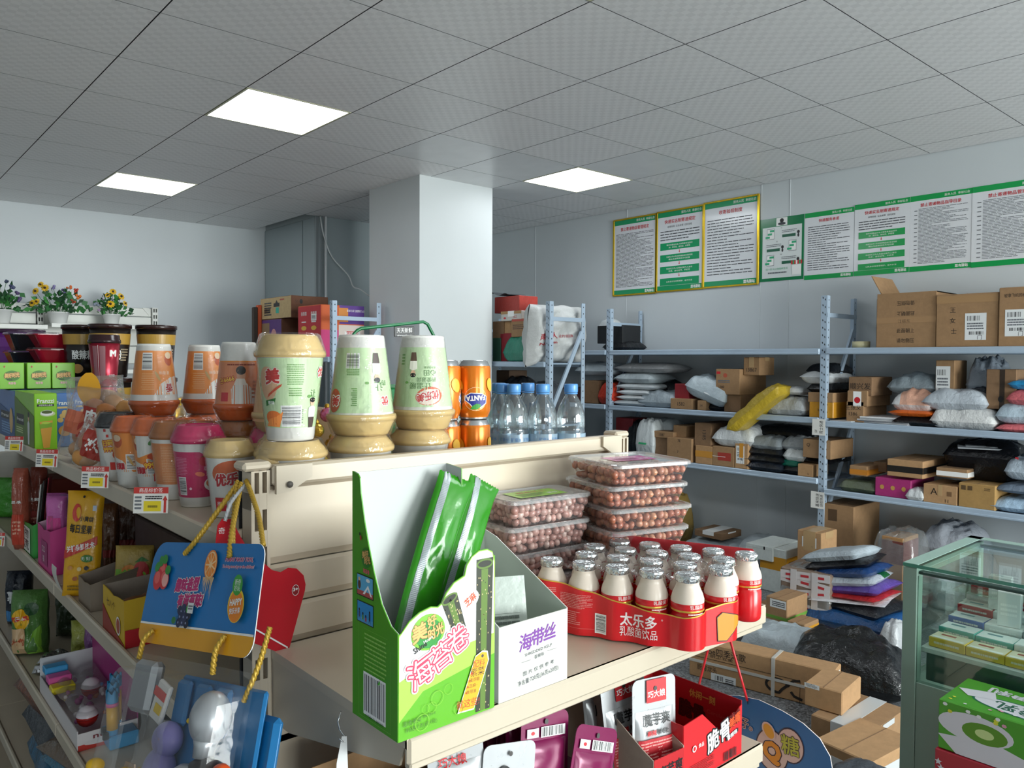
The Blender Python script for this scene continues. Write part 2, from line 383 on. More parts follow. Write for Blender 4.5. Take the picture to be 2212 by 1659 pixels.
for k, (i, j) in enumerate(LIGHTS):
    r = thing('ceiling_light', LN.get((i, j)) or LB[(k-3) % 3], 'ceiling light', (i*.6+.3, j*.6+.3, CEIL-(.018 if (i, j) in LOW else 0)), 0, 'square ceiling light panels')
    if first is None:
        b = MB(); w = .297
        for sx, sy, dx, dy in ((0, w-.006, .594, .012), (0, -w+.006, .594, .012), (w-.006, 0, .012, .57), (-w+.006, 0, .012, .57)): b.box((sx, sy, .006), (dx, dy, .016), mat('#d8d6b8', .35, .3, 'metal'))
        f0 = b.build('frame', r); b = MB(); b.box((0, 0, .006), (.57, .57, .008), DIFF); d0 = b.build('diffuser', r); first = r
    else:
        for q in (f0, d0): c = q.copy(); COL.objects.link(c); c.parent = r

# ------------------------------------------------------------------ notices on the right wall
GRN = '#1f9a63'; GRN2 = '#12a050'; GOLD = mat('#d9b62e', .25, .7, 'metal')
RED = ink('#c8202c'); GREY = ink('#3a3d42'); LGREY = ink('#6a6e74')
def notice(y0, y1, z0, z1, green, title, kind, label, frame=None, thick=.008, gap=.0):
    w, h = y0-y1, z1-z0; G = mat(green, .18)
    r = thing('wall_notice', label, 'notice', (XW-thick/2-gap, (y0+y1)/2, z0), 0, 'green and white notices along the right wall')
    b = MB(); b.box((0, 0, h/2), (thick, w, h), mat('#e4e6ea', .16)); 
    pr = Print(b, plane((-thick/2, 0, h/2), (0, -1, 0), (0, 0, 1)), .0003); a, c = w/2, h/2
    t = h*.072; pr.rect(-a, c-t, a, c, G); pr.rect(-a, -c, a, -c+t*.95, G); pr.text('服务人民  奉献社会', a*.92, c-t*.52, t*.42, WHT, None, 'r'); 
    pr.text('菜鸟驿站', a*.9, -c+t*.5, t*.5, WHT, w*.2, 'r', .03)
    if title: pr.text(title, 0, c-t*1.85, t*.62, RED, min(w*.66, len(title)*t*.72), 'c', .015)
    if kind == 'dense': pr.lines(-a*.88, -c+t*1.4, a*.9, c-t*2.6, 42, GREY, len(label), .34, .5)
    if kind == 'mid': pr.lines(-a*.86, -c+t*1.8, a*.86, c-t*2.8, 20, GREY, 5, .28, .6)
    if kind == 'dense2':
        pr.lines(-a*.72, -c+t*1.3, a*.9, c-t*2.4, 40, LGREY, 8, .36, .75); pr.lines(-a*.86, -c+t*1.3, -a*.76, c-t*2.4, 13, LGREY, 9, .2, .0)
    if kind == 'flow':
        pr.text('收寄验视  实名收寄  过机安检', 0, c-t*2.75, t*.34, GREY); pr.lines(-a*.84, c-t*5.2, a*.86, c-t*3.3, 4, GREY, 3, .32, .3)
        ys = [c-t*(5.5+2.05*k) for k in range(4)]; tx = [('寄件时需出示本人有效身份证原件', '如：身份证、居住证、护照等'), ('快递员工作人员对收寄物品进行安全验视', '确认无违禁品后方可封装'), ('快递员工作人员登记寄件人身份', '信息、身份证号、手机号'), ('公民身份信息受保护、绝不外泄', '')]
        for k, y in enumerate(ys):
            pr.rect(-a*.84, y-t*1.25, a*.84, y, G); pr.text(tx[k][0], 0, y-t*(.42 if tx[k][1] else .62), t*.26, WHT, w*.56); 
            if tx[k][1]: pr.text(tx[k][1], 0, y-t*.85, t*.26, WHT, w*.46)
            if k < 3: q = y-t*1.35; pr.poly([(-t*.06, q), (t*.06, q), (t*.06, q-t*.3), (t*.16, q-t*.3), (0, q-t*.55), (-t*.16, q-t*.3), (-t*.06, q-t*.3)], RED)
    if kind == 'steps':
        pr.rect(-a, -c, a, c, G); pr.rect(-a*.88, -c*.9, a*.9, c*.72, mat('#dfe5e4', .2)); pr.rect(-a*.25, c*.74, a*.25, c*.99, WHT)
        pr.ell(0, c*.9, w*.045, w*.045, BLK); pr.ell(0, c*.8, w*.09, w*.03, GREY)
        for k in range(3):
            v = c*(.5-.42*k); sx = -1 if k != 1 else 1
            ph = sx*a*.5; pr.rect(ph-w*.085, v-h*.085, ph+w*.085, v+h*.085, LGREY); pr.rect(ph-w*.078, v-h*.078, ph+w*.078, v+h*.078, WHT)
            for q in (-.05, 0, .05): pr.rect(ph+w*(q-.07), v+h*q-.008, ph+w*(q+.03), v+h*q+.008, mat('#2aa876', .3))
            pr.text('0%d' % (k+1), -sx*a*.1-.02, v+h*.085, h*.025, GREY); pr.lines(-sx*a*.35-w*.17, v+.0, -sx*a*.35+w*.17, v+h*.05, 2, LGREY, k, .4, .3)
            pr.rect(-sx*a*.35-w*.16, v-h*.07, -sx*a*.35+w*.14, v-h*.025, mat('#0f5c42', .3)); pr.ell(-sx*a*.35+w*.2, v-h*.01, w*.03, w*.035, BLK); pr.ell(-sx*a*.35+w*.2, v-h*.06, w*.02, w*.04, BLK)
        pr.text('扫一扫 马上体验新生活', -a*.2, -c*.62, h*.032, mat('#2aa876', .3), w*.5); pr.lines(-a*.6, -c*.78, a*.3, -c*.7, 1, LGREY, 4)
        for q in range(7): pr.rect(a*(.45+.07*q), -c*.52, a*(.52+.07*q), -c*.4, RED if q % 2 == 0 else mat('#1f9a63', .3) if q % 4 == 1 else WHT)
        pr.rect(a*.5, -c*.84, a*.9, -c*.54, WHT)
    b.build('board', r)
    if frame:
        b = MB(); f = .010
        for sy, sz, dy, dz in ((0, 0, w, f), (0, h, w, f), (w/2, h/2, f, h), (-w/2, h/2, f, h)): b.box((-thick/2, sy, sz), (.014, dy+f, dz+f*.5), frame, .003)
        b.build('frame', r)
    return r
notice(2.135, 1.645, 2.10, 2.785, GRN, '禁止寄递物品管理规定', 'dense', 'tall framed notice farthest along the wall, full of very small black text', GOLD)
notice(1.638, 1.157, 2.105, 2.79, GRN, '快递实名制寄递规定', 'flow', 'tall gold-framed notice with a chain of green boxes and red arrows', GOLD)
notice(1.150, .648, 2.108, 2.797, GRN, '收寄验视制度', 'mid', 'tall gold-framed notice with faded red heading and wide text, last of the framed three', GOLD, .012)
notice(.636, .272, 2.118, 2.597, '#117a4a', '', 'steps', 'dark green poster with three numbered steps and a striped awning emblem', None, .004)
notice(.268, -.102, 2.107, 2.597, GRN2, '快递服务承诺', 'mid', 'unframed notice with short widely spaced red heading beside the dark green poster', None, .004)
notice(-.106, -.481, 2.107, 2.606, GRN2, '快递实名制寄递规定', 'flow', 'unframed glossy notice with a chain of green boxes', None, .005)
notice(-.482, -.858, 2.106, 2.607, GRN2, '禁止寄递物品指导目录', 'dense2', 'unframed notice with grey indented list between the glossy flow chart and the last notice', None, .004)
notice(-.858, -1.30, 2.102, 2.608, GRN2, '禁止寄递物品管理规定', 'dense2', 'unframed notice cut off by the picture edge above the cartons', None, .006)

# ------------------------------------------------------------------ steel racks
STEEL = mat('#adbfd1', .42, .15, 'metal'); HOLE = mat('#23282e', .8)
def post(x, y, h, sx, sy, parent):      # slotted angle: one flange across the front, one along the side
    b = MB(); t = .002; w = .042; d = .038
    b.box((x, y+sy*w/2, h/2), (t, w, h), STEEL); b.box((x+sx*d/2, y, h/2), (d, t, h), STEEL); b.box((x+sx*.006, y+sy*.02, h*.5), (.012, .044, .05), STEEL)
    z = .06
    while z < h-.02:
        for dy, dz in ((.012, 0), (.028, .012)):
            b.quad((x-sx*.0016, y+sy*dy-.0035, z+dz), (x-sx*.0016, y+sy*dy+.0035, z+dz+.004), (x-sx*.0016, y+sy*dy+.004, z+dz+.016), (x-sx*.0016, y+sy*dy-.002, z+dz+.012), HOLE)
        b.quad((x+sx*.016, y-sy*.0016, z), (x+sx*.023, y-sy*.0016, z), (x+sx*.023, y-sy*.0016, z+.01), (x+sx*.016, y-sy*.0016, z+.01), HOLE)
        z += .05
    return b.build('post', parent)
def rack(label, x0, x1, ys, h, levels, last=None):   # ys: frame positions from near to far; levels: one list of shelf heights per bay
    r = thing('storage_rack', label, 'rack', (0, 0, 0))
    H = h
    for k, y in enumerate(ys):
        h = last if last and k == len(ys)-1 else H
        post(x0, y, h, 1, 1, r); post(x1, y, h, -1, 1, r)
        for z in (h-.13, .25): b = MB(); b.box(((x0+x1)/2, y+.004, z), (x1-x0, .016, .03), STEEL); b.build('cross_bar', r)
        for z0, z1 in ((h-.82, h-.22), (h-1.5, h-.9)):
            b = MB(); p, q = Vector((x0+.03, y+.006, z0)), Vector((x1-.03, y+.006, z1)); d = q-p
            b.box((p+q)/2, (d.length, .016, .03), STEEL, 0, 0, Matrix.Rotation(-math.atan2(d.z, d.x), 4, 'Y')); b.build('brace', r)
    for k in range(len(ys)-1):
        a, c = ys[k]+.003, ys[k+1]
        for z in levels[k]:
            b = MB(); b.box(((x0+x1)/2, (a+c)/2, z-.012), (x1-x0-.01, c-a-.01, .012), mat('#8d9fb1', .5, .1, 'metal')); b.build('shelf_board', r)
            for x, s in ((x0, -1), (x1, 1)):
                b = MB(); b.box((x+s*.004, (a+c)/2+.02, z-.018), (.022, c-a-.04, .042), STEEL, .006); b.box((x+s*.012, (a+c)/2+.02, z-.030), (.012, c-a-.04, .016), STEEL, .004); b.build('beam', r)
    return r
RX = 4.60
rack('long blue grey slotted steel rack of parcels along the wall of green notices', RX, 5.02, (-2.06, -.142, 1.775, 3.7), 1.945, ((1.592, 1.108, .652), (1.590, 1.125, .716), (1.590, 1.125, .716)))
rack('blue grey steel rack standing out beside the square column with the big grey bag', 3.64, 4.02, (1.52, 3.42), 1.945, ((1.49, 1.02, .55, .1),))
rack('blue grey steel rack piled with cartons on the far side of the square column', 2.44, 2.86, (2.62, 4.12), 1.945, ((1.52, 1.05, .58, .12),), 1.525)

# ------------------------------------------------------------------ parcels
def nz(x, y, s): return noise.noise(Vector((x, y, s*7.31+.5)))
def pillow(b, w, d, h, m, seed, nu=20, nv=16, zb=.32, wr=.5, p=4., m2=None, ear=.05, sag=0.):
    def shape(u, v, top):
        x, y = u*2-1, v*2-1; e = max(0, (1-abs(x)**p)*(1-abs(y)**p))**.5
        o = 1+ear*nz(x*1.6, y*1.6, seed)-ear*.8*(1-abs(x*y))*max(abs(x), abs(y))**4
        n = nz(x*2.2, y*2.2, seed+1)+.5*nz(x*5, y*5, seed+2); rd = (1-abs(nz(x*2.7+y, y*2.7-x, seed+3))*2.2)
        if top: z = h*(zb+(1-zb)*e*(1-.10+wr*.22*n)+wr*.10*rd*e)
        else: z = h*zb*(1-min(1, e*1.25))
        return (y*d/2*o, -x*w/2*o, z-sag*(abs(x)**2))
    b.grid(lambda u, v: shape(u, v, True), nu, nv, m, True, (lambda u, v: m2(u, v)) if m2 else None)
    b.grid(lambda u, v: shape(1-u, v, False), nu, nv, m, True)
FG = 'parcels on and under the steel racks'
def film(c, rough=.3, fb=.75): return mat(c, rough, 0, 'film', fb=fb)
def bag(R, xf, dep, label, col, seed, zb=.32, wr=.5, z=None, rot=(0, 0, 0), prn=None, m2=None, name='parcel_bag', cat='parcel', p=4., rough=.32, ear=.05):
    yl, yr, z0, z1 = R; z0 = z if z is not None else z0
    r = thing(name, label, cat, (xf+dep/2, (yl+yr)/2, z0), rot, FG)
    b = MB(); pillow(b, yl-yr, dep, z1-z0, film(col, rough), seed, zb=zb, wr=wr, m2=m2, p=p, ear=ear); b.build('bag', r)
    if prn:
        b = MB(); prn(Print(b, plane((-dep*.40, 0, (z1-z0)*.56), (0, -1, 0), (.42, 0, 1)), .001), yl-yr, z1-z0); b.build('label', r)
    return r
def carton(R, xf, dep, label, m=None, z=None, tape=None, lab=None, prn=None, rot=0, top=None, name='parcel_box', cat='parcel', group=FG, side=None):
    yl, yr, z0, z1 = R; z0 = z if z is not None else z0; w, h = yl-yr, z1-z0; m = m or CARD
    r = thing(name, label, cat, (xf+dep/2, (yl+yr)/2, z0), rot, group); b = MB(); b.box((0, 0, h/2), (dep, w, h), m, min(.004, h*.06))
    b.box((0, 0, h+.0003), (dep*.98, .004, .0008), CARDD); b.build('carton', r)
    if tape:
        b = MB(); f = tape[1] if len(tape) > 1 else .12; zc = h*(tape[2] if len(tape) > 2 else .5)
        if len(tape) > 3:      # band across the front
            b.box((-dep/2-.0006, 0, zc), (.001, w*.99, h*f), tape[0]); b.box((0, -w/2-.0006, zc), (dep*.99, .001, h*f), tape[0])
        else:                  # strip over the top and down the front
            b.box((0, 0, h+.0009), (dep, w*f, .001), tape[0]); b.box((-dep/2-.0006, 0, h*.72), (.001, w*f, h*.56), tape[0]); b.box((0, -w/2-.0006, h*.9), (dep*f, .001, h*.2), tape[0])
        b.build('tape', r)
    F = plane((-dep/2-.0004, 0, h/2), (0, -1, 0), (0, 0, 1))
    if lab:                    # shipping label: (u,v,w,h) fractions of the front
        u, v, lw, lh = lab[0]*w, lab[1]*h, lab[2]*w, lab[3]*h; b = MB(); pr = Print(b, F, .0004)
        pr.rect(u-lw/2, v-lh/2, u+lw/2, v+lh/2, PAPER); pr.bars(u-lw*.4, v+lh*.22, u+lw*.2, v+lh*.4, True, 5, 14, False); pr.lines(u-lw*.4, v-lh*.12, u+lw*.4, v+lh*.16, 3, LGREY, 4); pr.bars(u-lw*.3, v-lh*.3, u+lw*.4, v-lh*.18, True, 9, 16, False)
        pr.text('门', u+lw*.2, v-lh*.4, lh*.16, BLK); b.build('shipping_label', r)
    if prn: b = MB(); prn(Print(b, F, .0004), w, h); b.build('lettering', r)
    if side: b = MB(); side(Print(b, plane((0, -w/2-.0004, h/2), (1, 0, 0), (0, 0, 1)), .0004), dep, h); b.build('lettering', r)
    return r
INK = ink('#2b2420'); GRY = '#aab3b8'; WHB = '#c9d0d4'; DK = '#17191d'
L1, L2, L3 = 1.5905, 1.1255, .7165; K1, K2, K3 = 1.5925, 1.1085, .6525
def hand(t, s=.5, u=0, v=0, rot=0.): return lambda p, w, h: p.text(t, u*w, v*h, min(h*s, .04), INK, None, 'c', 0, rot)
# upper bay between the two tall posts, upper shelf
bag((1.980,1.714,1.581,1.681), 4.72, .3, 'black parcel bag lying beside the far post under a black box', DK, 3, z=L1)
carton((2.054,1.758,1.691,1.812), 4.74, .24, 'black box on a black bag on the upper shelf beside the far post', mat('#1c1e21', .6), z=1.655)
bag((2.050,1.881,1.781,1.875), 4.74, .16, 'small white parcel bag with red mark on top of the black box', '#d5dadd', 5, z=1.752, prn=lambda p, w, h: p.rect(-w*.1, -h*.1, w*.25, h*.15, RED))
# second shelf, far to near
zz = L2
for k, (y0, y1, x0, x1, c, dp) in enumerate(((864, 878, 1322, 1392, '#c2cacf', .3), (853, 865, 1330, 1392, '#dde1e3', .3), (841, 854, 1330, 1398, '#d5dadd', .3), (828, 842, 1328, 1410, '#c9cfd2', .32), (805, 830, 1326, 1408, '#a9b4b9', .33), (783, 806, 1326, 1440, '#8f9193', .38))):
    R = ((1.766,1.414,1.122,1.176), (1.725,1.415,1.173,1.219), (1.726,1.387,1.216,1.266), (1.737,1.330,1.263,1.317), (1.757,1.348,1.309,1.405), (1.758,1.200,1.402,1.490))[k]; hh = R[3]-R[2]
    bag((R[0], R[1], zz, zz+hh*1.0), 4.625, dp, ('bottom bag of the white stack at the far post', 'thin bright white bag low in the stack at the far post', 'flat white bag third from the bottom of the stack at the far post', 'folded pale bag in the middle of the stack at the far post', 'thick grey bag second from top of the stack at the far post', 'wide dark grey bag crowning the white stack at the far post')[k], c, 11+k, zb=.4, wr=.3, z=zz); zz += hh*.93
bag((1.483,1.226,1.173,1.342), 4.8, .2, 'black bag leaning behind the crumpled grey bag on the second shelf', '#14161b', 21, z=L2)
bag((1.493,1.117,1.117,1.259), 4.62, .26, 'crumpled blue grey bag at the foot of the white stack', '#9aa6ae', 22, wr=1., z=L2, prn=lambda p, w, h: p.lines(-w*.05, 0, w*.25, h*.2, 2, BLK, 3))
carton((1.152,0.944,1.122,1.209), 4.62, .2, 'low brown box with handwritten numbers on the second shelf', CARD2, z=L2, prn=hand('1582', .4))
carton((1.143,1.005,1.203,1.324), 4.66, .14, 'red box standing on the low numbered brown box', mat('#8e2129', .6, 0, 'card'), z=1.198)
carton((0.897,0.821,1.124,1.202), 4.62, .12, 'small narrow brown box beside the low numbered box', CARD2, z=L2, prn=hand('14', .3))
bag((0.849,0.676,1.124,1.195), 4.66, .25, 'flat black bag under the big white bag on the second shelf', DK, 24, z=L2)
bag((1.032,0.654,1.179,1.391), 4.60, .26, 'big glossy white bag tilted over the black bag on the second shelf', '#b5c3cb', 25, wr=.8, z=1.20, rot=(.32, 0, 0), prn=lambda p, w, h: (p.rect(-w*.02, -h*.25, w*.13, h*.02, ink('#dfe4e6')), p.text('1217', w*.055, -h*.12, .02, BLK)))
carton((0.671,0.529,1.127,1.271), 4.64, .2, 'brown box supporting the square carton behind the yellow bag', CARDD, z=L2)
carton((0.733,0.526,1.271,1.446), 4.62, .36, 'square brown carton with red stamp beside the yellow bag', CARD2, z=1.255, prn=lambda p, w, h: (p.rect(-w*.46, h*.3, -w*.3, h*.4, RED), p.ell(-w*.1, h*.25, w*.08, w*.08, ink('#b4553f')), p.lines(-w*.4, -h*.05, w*.1, h*.08, 2, LGREY, 3), p.text('1380', -w*.25, -h*.2, h*.12, INK)))
carton((0.523,0.390,1.428,1.533), 4.66, .2, 'small taped box on top of the square carton, close under the shelf above', CARD2, z=1.4025, tape=(TAPE, .3), prn=hand('13867', .25, 0, -.2))
bag((.56, .06, 1.13, 1.24), 4.47, .22, 'long yellow bag hanging over the edge of the second shelf', '#b59a2c', 29, zb=.45, wr=1.1, z=1.135, rot=(-.70, .0, .06), rough=.4, p=6)
bag((0.342,0.018,1.117,1.254), 4.62, .28, 'crumpled grey white bag beside the yellow bag on the second shelf', '#b7bcc0', 30, wr=1.1, z=L2)
bag((0.208,0.075,1.241,1.329), 4.66, .2, 'small striped white bag lying on the crumpled grey white bag', '#d4d8db', 31, z=1.27)
carton((-0.016,-0.186,1.118,1.233), 4.62, .36, 'glossy orange taped box behind the near post', mat('#c98f2b', .3, 0, 'card'), z=L2, prn=hand('hand', .2))
carton((-0.005,-0.184,1.233,1.295), 4.62, .34, 'flat brown box on the glossy orange taped box', CARD2, z=1.228)
bag((0.028,-0.163,1.294,1.375), 4.66, .32, 'black bag on the flat brown box behind the near post', DK, 33, z=1.288)
bag((0.069,-0.156,1.363,1.444), 4.64, .34, 'thin white bag slid between two black bags behind the near post', '#d6dadd', 34, z=1.352, zb=.5)
bag((0.048,-0.151,1.425,1.498), 4.68, .3, 'topmost black bag of the pile behind the near post', '#14171c', 35, z=1.408)
# third shelf
carton((1.810,1.623,0.846,1.013), 4.72, .2, 'dark red box at the far end of the third shelf', mat('#7e1b22', .6, 0, 'card'), z=L3, prn=None)
bag((1.677,1.555,0.697,1.011), 4.70, .2, 'black bag squeezed in beside the dark red box', '#15191c', 36, z=L3)
def greens(p, w, h): [p.rect(-w*.25, h*q, w*.15, h*q+h*.05, ink('#2f9e68')) for q in (.12, -.25)]
bag((1.497,1.299,0.707,1.033), 4.60, .18, 'upright white bag with two green marks on the third shelf', '#ccd2d3', 37, wr=.5, z=L3, p=6, prn=greens)
bag((1.451,1.223,0.893,1.034), 4.74, .2, 'second white bag with green mark behind the first', '#bac2c4', 38, z=.9, prn=greens)
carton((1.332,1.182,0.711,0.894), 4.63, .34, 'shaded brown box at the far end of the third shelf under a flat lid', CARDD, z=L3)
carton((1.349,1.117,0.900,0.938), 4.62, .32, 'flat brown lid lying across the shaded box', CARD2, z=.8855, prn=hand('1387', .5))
carton((1.168,0.929,0.704,0.901), 4.60, .38, 'large brown box with handwritten sevens on the third shelf', CARD2, z=L3, prn=lambda p, w, h: (p.text('7E', 0, h*.38, h*.14, INK), p.text('7', -w*.05, -h*.1, h*.14, INK)))
carton((1.152,1.027,0.890,0.993), 4.66, .3, 'small brown box on the large box with sevens', CARD2, z=.8975)
carton((0.902,0.747,0.716,0.857), 4.61, .36, 'brown box with orange tape patch on the third shelf', CARD, z=L3, tape=(mat('#c98d35', .4), .34, .55, 1))
carton((0.920,0.768,0.852,1.029), 4.62, .36, 'tall brown box standing on the box with orange patch', CARDD, z=.846, prn=hand('1385', .2, .1, .0, -1.57))
carton((0.746,0.558,0.716,0.865), 4.61, .34, 'brown box with red print under the bubble wrapped parcel', CARD2, z=L3, prn=lambda p, w, h: (p.rect(-w*.25, -h*.2, w*.35, h*.2, ink('#a8392f')), p.rect(-w*.5, -h*.02, w*.1, 0, WHT)))
bag((0.750,0.405,0.890,1.037), 4.60, .34, 'glossy white bubble wrapped parcel on the third shelf', '#d3d7d8', 41, wr=.7, z=.867)
carton((0.554,0.443,0.726,0.902), 4.61, .3, 'brown box with white waybill and orange tape beside the black bags', CARD, z=L3, tape=(mat('#d09032', .4), .3), lab=(-.08, .05, .62, .7))
for k, R in enumerate(((0.457,0.171,0.719,0.802), (0.479,0.177,0.796,0.850), (0.479,0.184,0.845,0.902))):
    bag(R, 4.60+.01*k, .36, ('navy bag at the bottom of the dark stack on the third shelf', 'black middle bag of the dark stack on the third shelf', 'black upper bag of the dark stack under the grey one')[k], ('#1b222d', '#15181d', '#1a1d22')[k], 43+k, z=(L3, .768, .817)[k])
bag((0.447,0.204,0.890,0.969), 4.62, .3, 'small grey bag on the dark stack on the third shelf', '#8e969b', 47, wr=.8, z=.868)
bag((0.504,0.042,0.952,1.046), 4.76, .26, 'wide black bag far back under the second shelf', '#14171b', 48, z=.94)
bag((0.189,0.026,0.717,0.798), 4.63, .3, 'black bubble bag low beside the small brown box', '#14161a', 49, z=L3)
bag((0.235,0.076,0.766,0.825), 4.64, .25, 'teal green bag pressed under the white bags', '#0f6b58', 50, z=.758)
bag((0.189,0.033,0.829,0.907), 4.64, .26, 'small white bag above the teal green bag', '#cfd4d6', 51, z=.805, wr=.9)
bag((0.216,0.011,0.899,0.986), 4.66, .28, 'rumpled silver grey bag above the small white bag', '#9aa0a4', 52, z=.87, wr=1.)
carton((0.056,-0.055,0.709,0.801), 4.61, .22, 'small square brown box at the near end of the third shelf', CARD, z=L3, prn=lambda p, w, h: p.text('O', w*.2, -h*.25, h*.2, INK))
bag((0.164,-0.156,0.797,0.857), 4.66, .3, 'flat black bag across the small square box', DK, 53, z=.802)
carton((0.026,-0.175,0.836,0.975), 4.62, .32, 'brown carton with round mark behind the near post on the third shelf', CARD2, z=.848, prn=lambda p, w, h: p.text('Q', -w*.3, h*.2, h*.22, INK))
# near bay, upper shelf
r = thing('open_carton', 'big empty carton on its side with open flaps and printed handling words', 'carton', (4.62, -.505, K1), 0, FG)
w = .355; h = .285; d = .33; wt = .006; b = MB()
yl, yr = .20, -.205
for c, s in (((0, yr+.003, h/2), (.006, .006, h)),): pass
FRT = (-0.462,-0.816,1.590,1.934); yl, yr = FRT[0]-(-.505), FRT[1]-(-.505); h = FRT[3]-K1
b.box((.003, (yl+yr)/2, h/2), (.006, yl-yr, h), CARD2, .001); b.box((.35, (yl+yr)/2, h/2), (.006, yl-yr, h), CARD2)
for z in (.003, h-.003): b.box((.176, (yl+yr)/2, z), (.34, yl-yr, .006), CARD2)
b.box((.176, yr+.003, h/2), (.34, .006, h), CARD2); b.build('carton', r)
b = MB(); b.box((.32, yl+.075, h/2), (.005, .15, h*.97), CARDD, 0, -.2); b.build('flap', r)
b = MB(); b.box((.19, yl+.02, h+.055), (.3, .005, .15), CARD2, 0, 0, Matrix.Rotation(-.5, 4, 'X')); b.build('flap', r)
b = MB(); pr = Print(b, plane((-.0004, (yl+yr)/2, h/2), (0, -1, 0), (0, 0, 1)), .0004)
pr.text('此面朝上', 0, -h*.19, .026, INK, .105, 'c', .01); pr.text('请勿侧压', 0, -h*.37, .026, INK, .105, 'c', .01)
pr.text('此面朝上', 0, h*.12, .026, INK, .105, 'c', .01, PI); pr.text('请勿侧压', 0, h*.31, .026, INK, .105, 'c', .01, PI); pr.rect((yr-yl)/2, -h*.05, (yl-yr)/2, h*.06, mat('#a98560', .2)); pr.text('江振东', -.01, -h*.02, .022, ink('#5d4734'))
b.build('lettering', r)
carton((-0.820,-1.152,1.587,1.906), 4.61, .36, 'big closed carton with white waybill beside the open carton', CARD2, z=K1, lab=(.15, -.12, .34, .5), tape=(mat('#a9855d', .25), .14, .9, 1), prn=lambda p, w, h: (p.text('王', -w*.22, h*.2, .03, INK), p.text('女', -w*.22, 0, .03, INK), p.text('士', -w*.2, -h*.2, .03, INK)))
carton((-1.157,-1.452,1.589,1.927), 4.60, .38, 'taller carton with grey waybill cut off by the picture edge', CARD2, z=K1, lab=(-.2, -.1, .38, .45), prn=lambda p, w, h: p.text('轻拿飞机的称重', -w*.2, h*.36, .02, INK, w*.42))
r = thing('tape_roll', 'roll of clear packing tape lying at the mouth of the open carton', 'tape', (4.700,-0.327,1.597)[:2]+(K1,), 0)
b = MB(); b.lathe([(.036, 0), (.055, 0), (.055, .045), (.036, .045), (.036, 0)], 28, mat('#c8c19a', .15), cap=False); b.build('roll', r); b = MB(); b.lathe([(.034, .001), (.037, .001), (.037, .044), (.034, .044), (.034, .001)], 28, CARDD, cap=False); b.build('core', r)
# near bay, second shelf
carton((-0.264,-0.381,1.136,1.245), 4.64, .34, 'brown box at the bottom of the three beside the near post', CARD2, z=K2, prn=lambda p, w, h: (p.text('王张又', -w*.1, h*.2, h*.22, INK), p.text('1386', -w*.1, -h*.1, h*.2, INK)))
carton((-0.269,-0.403,1.249,1.315), 4.64, .34, 'thin brown box with a white red sticker between two others', CARD2, z=1.213, prn=lambda p, w, h: (p.rect(-w*.2, -h*.5, w*.2, h*.45, WHT), p.ell(0, -h*.1, h*.2, h*.2, RED)))
carton((-0.272,-0.427,1.318,1.406), 4.65, .3, 'dark brown box on top of the three beside the near post', CARDD, z=1.282, prn=hand('顺兴发', .35))
for k in range(5):
    b = MB(); b.box((0, 0, .004), (.3, .33, .008), mat(('#c9ccd0', '#8b8d92', '#d7d9dc', '#b4b7bb', '#dfe1e3')[k], .6), .002)
    single(b, 'envelope', ('bottom envelope of the flat grey paper pile on the near second shelf', 'dark second envelope of the flat paper pile', 'pale middle envelope of the flat paper pile', 'grey fourth envelope of the flat paper pile', 'white envelope on top of the flat paper pile')[k], 'envelope', (4.78, -.52+.008*(k % 3), K2+.0005+k*.0085), .06*(k-2), 'flat envelopes on the near second shelf')
b = MB(); b.box((0, 0, .003), (.22, .16, .006), mat('#c4c7cb', .6), .002); single(b, 'envelope', 'single white envelope lying at the shelf edge next to the near post', 'envelope', (4.72, -.255, K2+.0005), -.15)
bag((-0.568,-0.840,1.097,1.177), 4.61, .36, 'flat black bag under the orange envelope on the near second shelf', '#1a1c1f', 61, z=K2)
bag((-0.551,-0.808,1.165,1.210), 4.60, .3, 'flat bright orange bag on the black one', '#d9641c', 62, z=1.166, zb=.5, wr=.2)
bag((-0.564,-0.794,1.201,1.330), 4.62, .3, 'white bag with orange goods showing through above the orange bag', '#d3d0cf', 63, wr=1., z=1.195, m2=lambda u, v: film('#d9a58d') if v < .3 and u > .2 else film('#d3d4d5'))
bag((-0.496,-0.789,1.307,1.429), 4.70, .3, 'grey plastic bag behind the white and orange one', '#8b979e', 64, wr=1., z=1.30)
carton((-0.790,-0.898,1.328,1.516), 4.70, .2, 'upright box with white waybill at the back of the near second shelf', CARD2, z=1.27, lab=(-.1, -.05, .75, .8))
bag((-0.942,-1.140,1.369,1.525), 4.74, .25, 'grey bag hanging from above beside the upright waybill box', '#7e8893', 66, wr=1., z=1.29)
bag((-0.964,-1.075,1.319,1.380), 4.72, .2, 'navy bag wedged below the hanging grey bag', '#1c2430', 67, z=1.262)
bag((-0.793,-1.152,1.113,1.241), 4.60, .36, 'thick white padded bag at the edge of the near second shelf', '#d6d7d6', 68, wr=.6, z=K2, p=7, prn=lambda p, w, h: p.text('郑天', w*.08, h*.1, .035, INK))
bag((-0.744,-1.099,1.231,1.351), 4.61, .32, 'long pale grey bag with three handwritten characters', '#b9c1c9', 69, wr=.5, z=1.215, prn=lambda p, w, h: [p.text(c, w*(-.18+.2*k), h*.06, .03, INK) for k, c in enumerate('婷恒欣')])
carton((-1.082,-1.237,1.283,1.464), 4.66, .3, 'dark brown box standing behind the long grey bag', CARDD, z=1.235, prn=lambda p, w, h: (p.rect(-w*.05, -h*.5, w*.12, h*.5, ink('#33271d')), p.ell(0, -h*.25, w*.09, w*.12, BLK)))
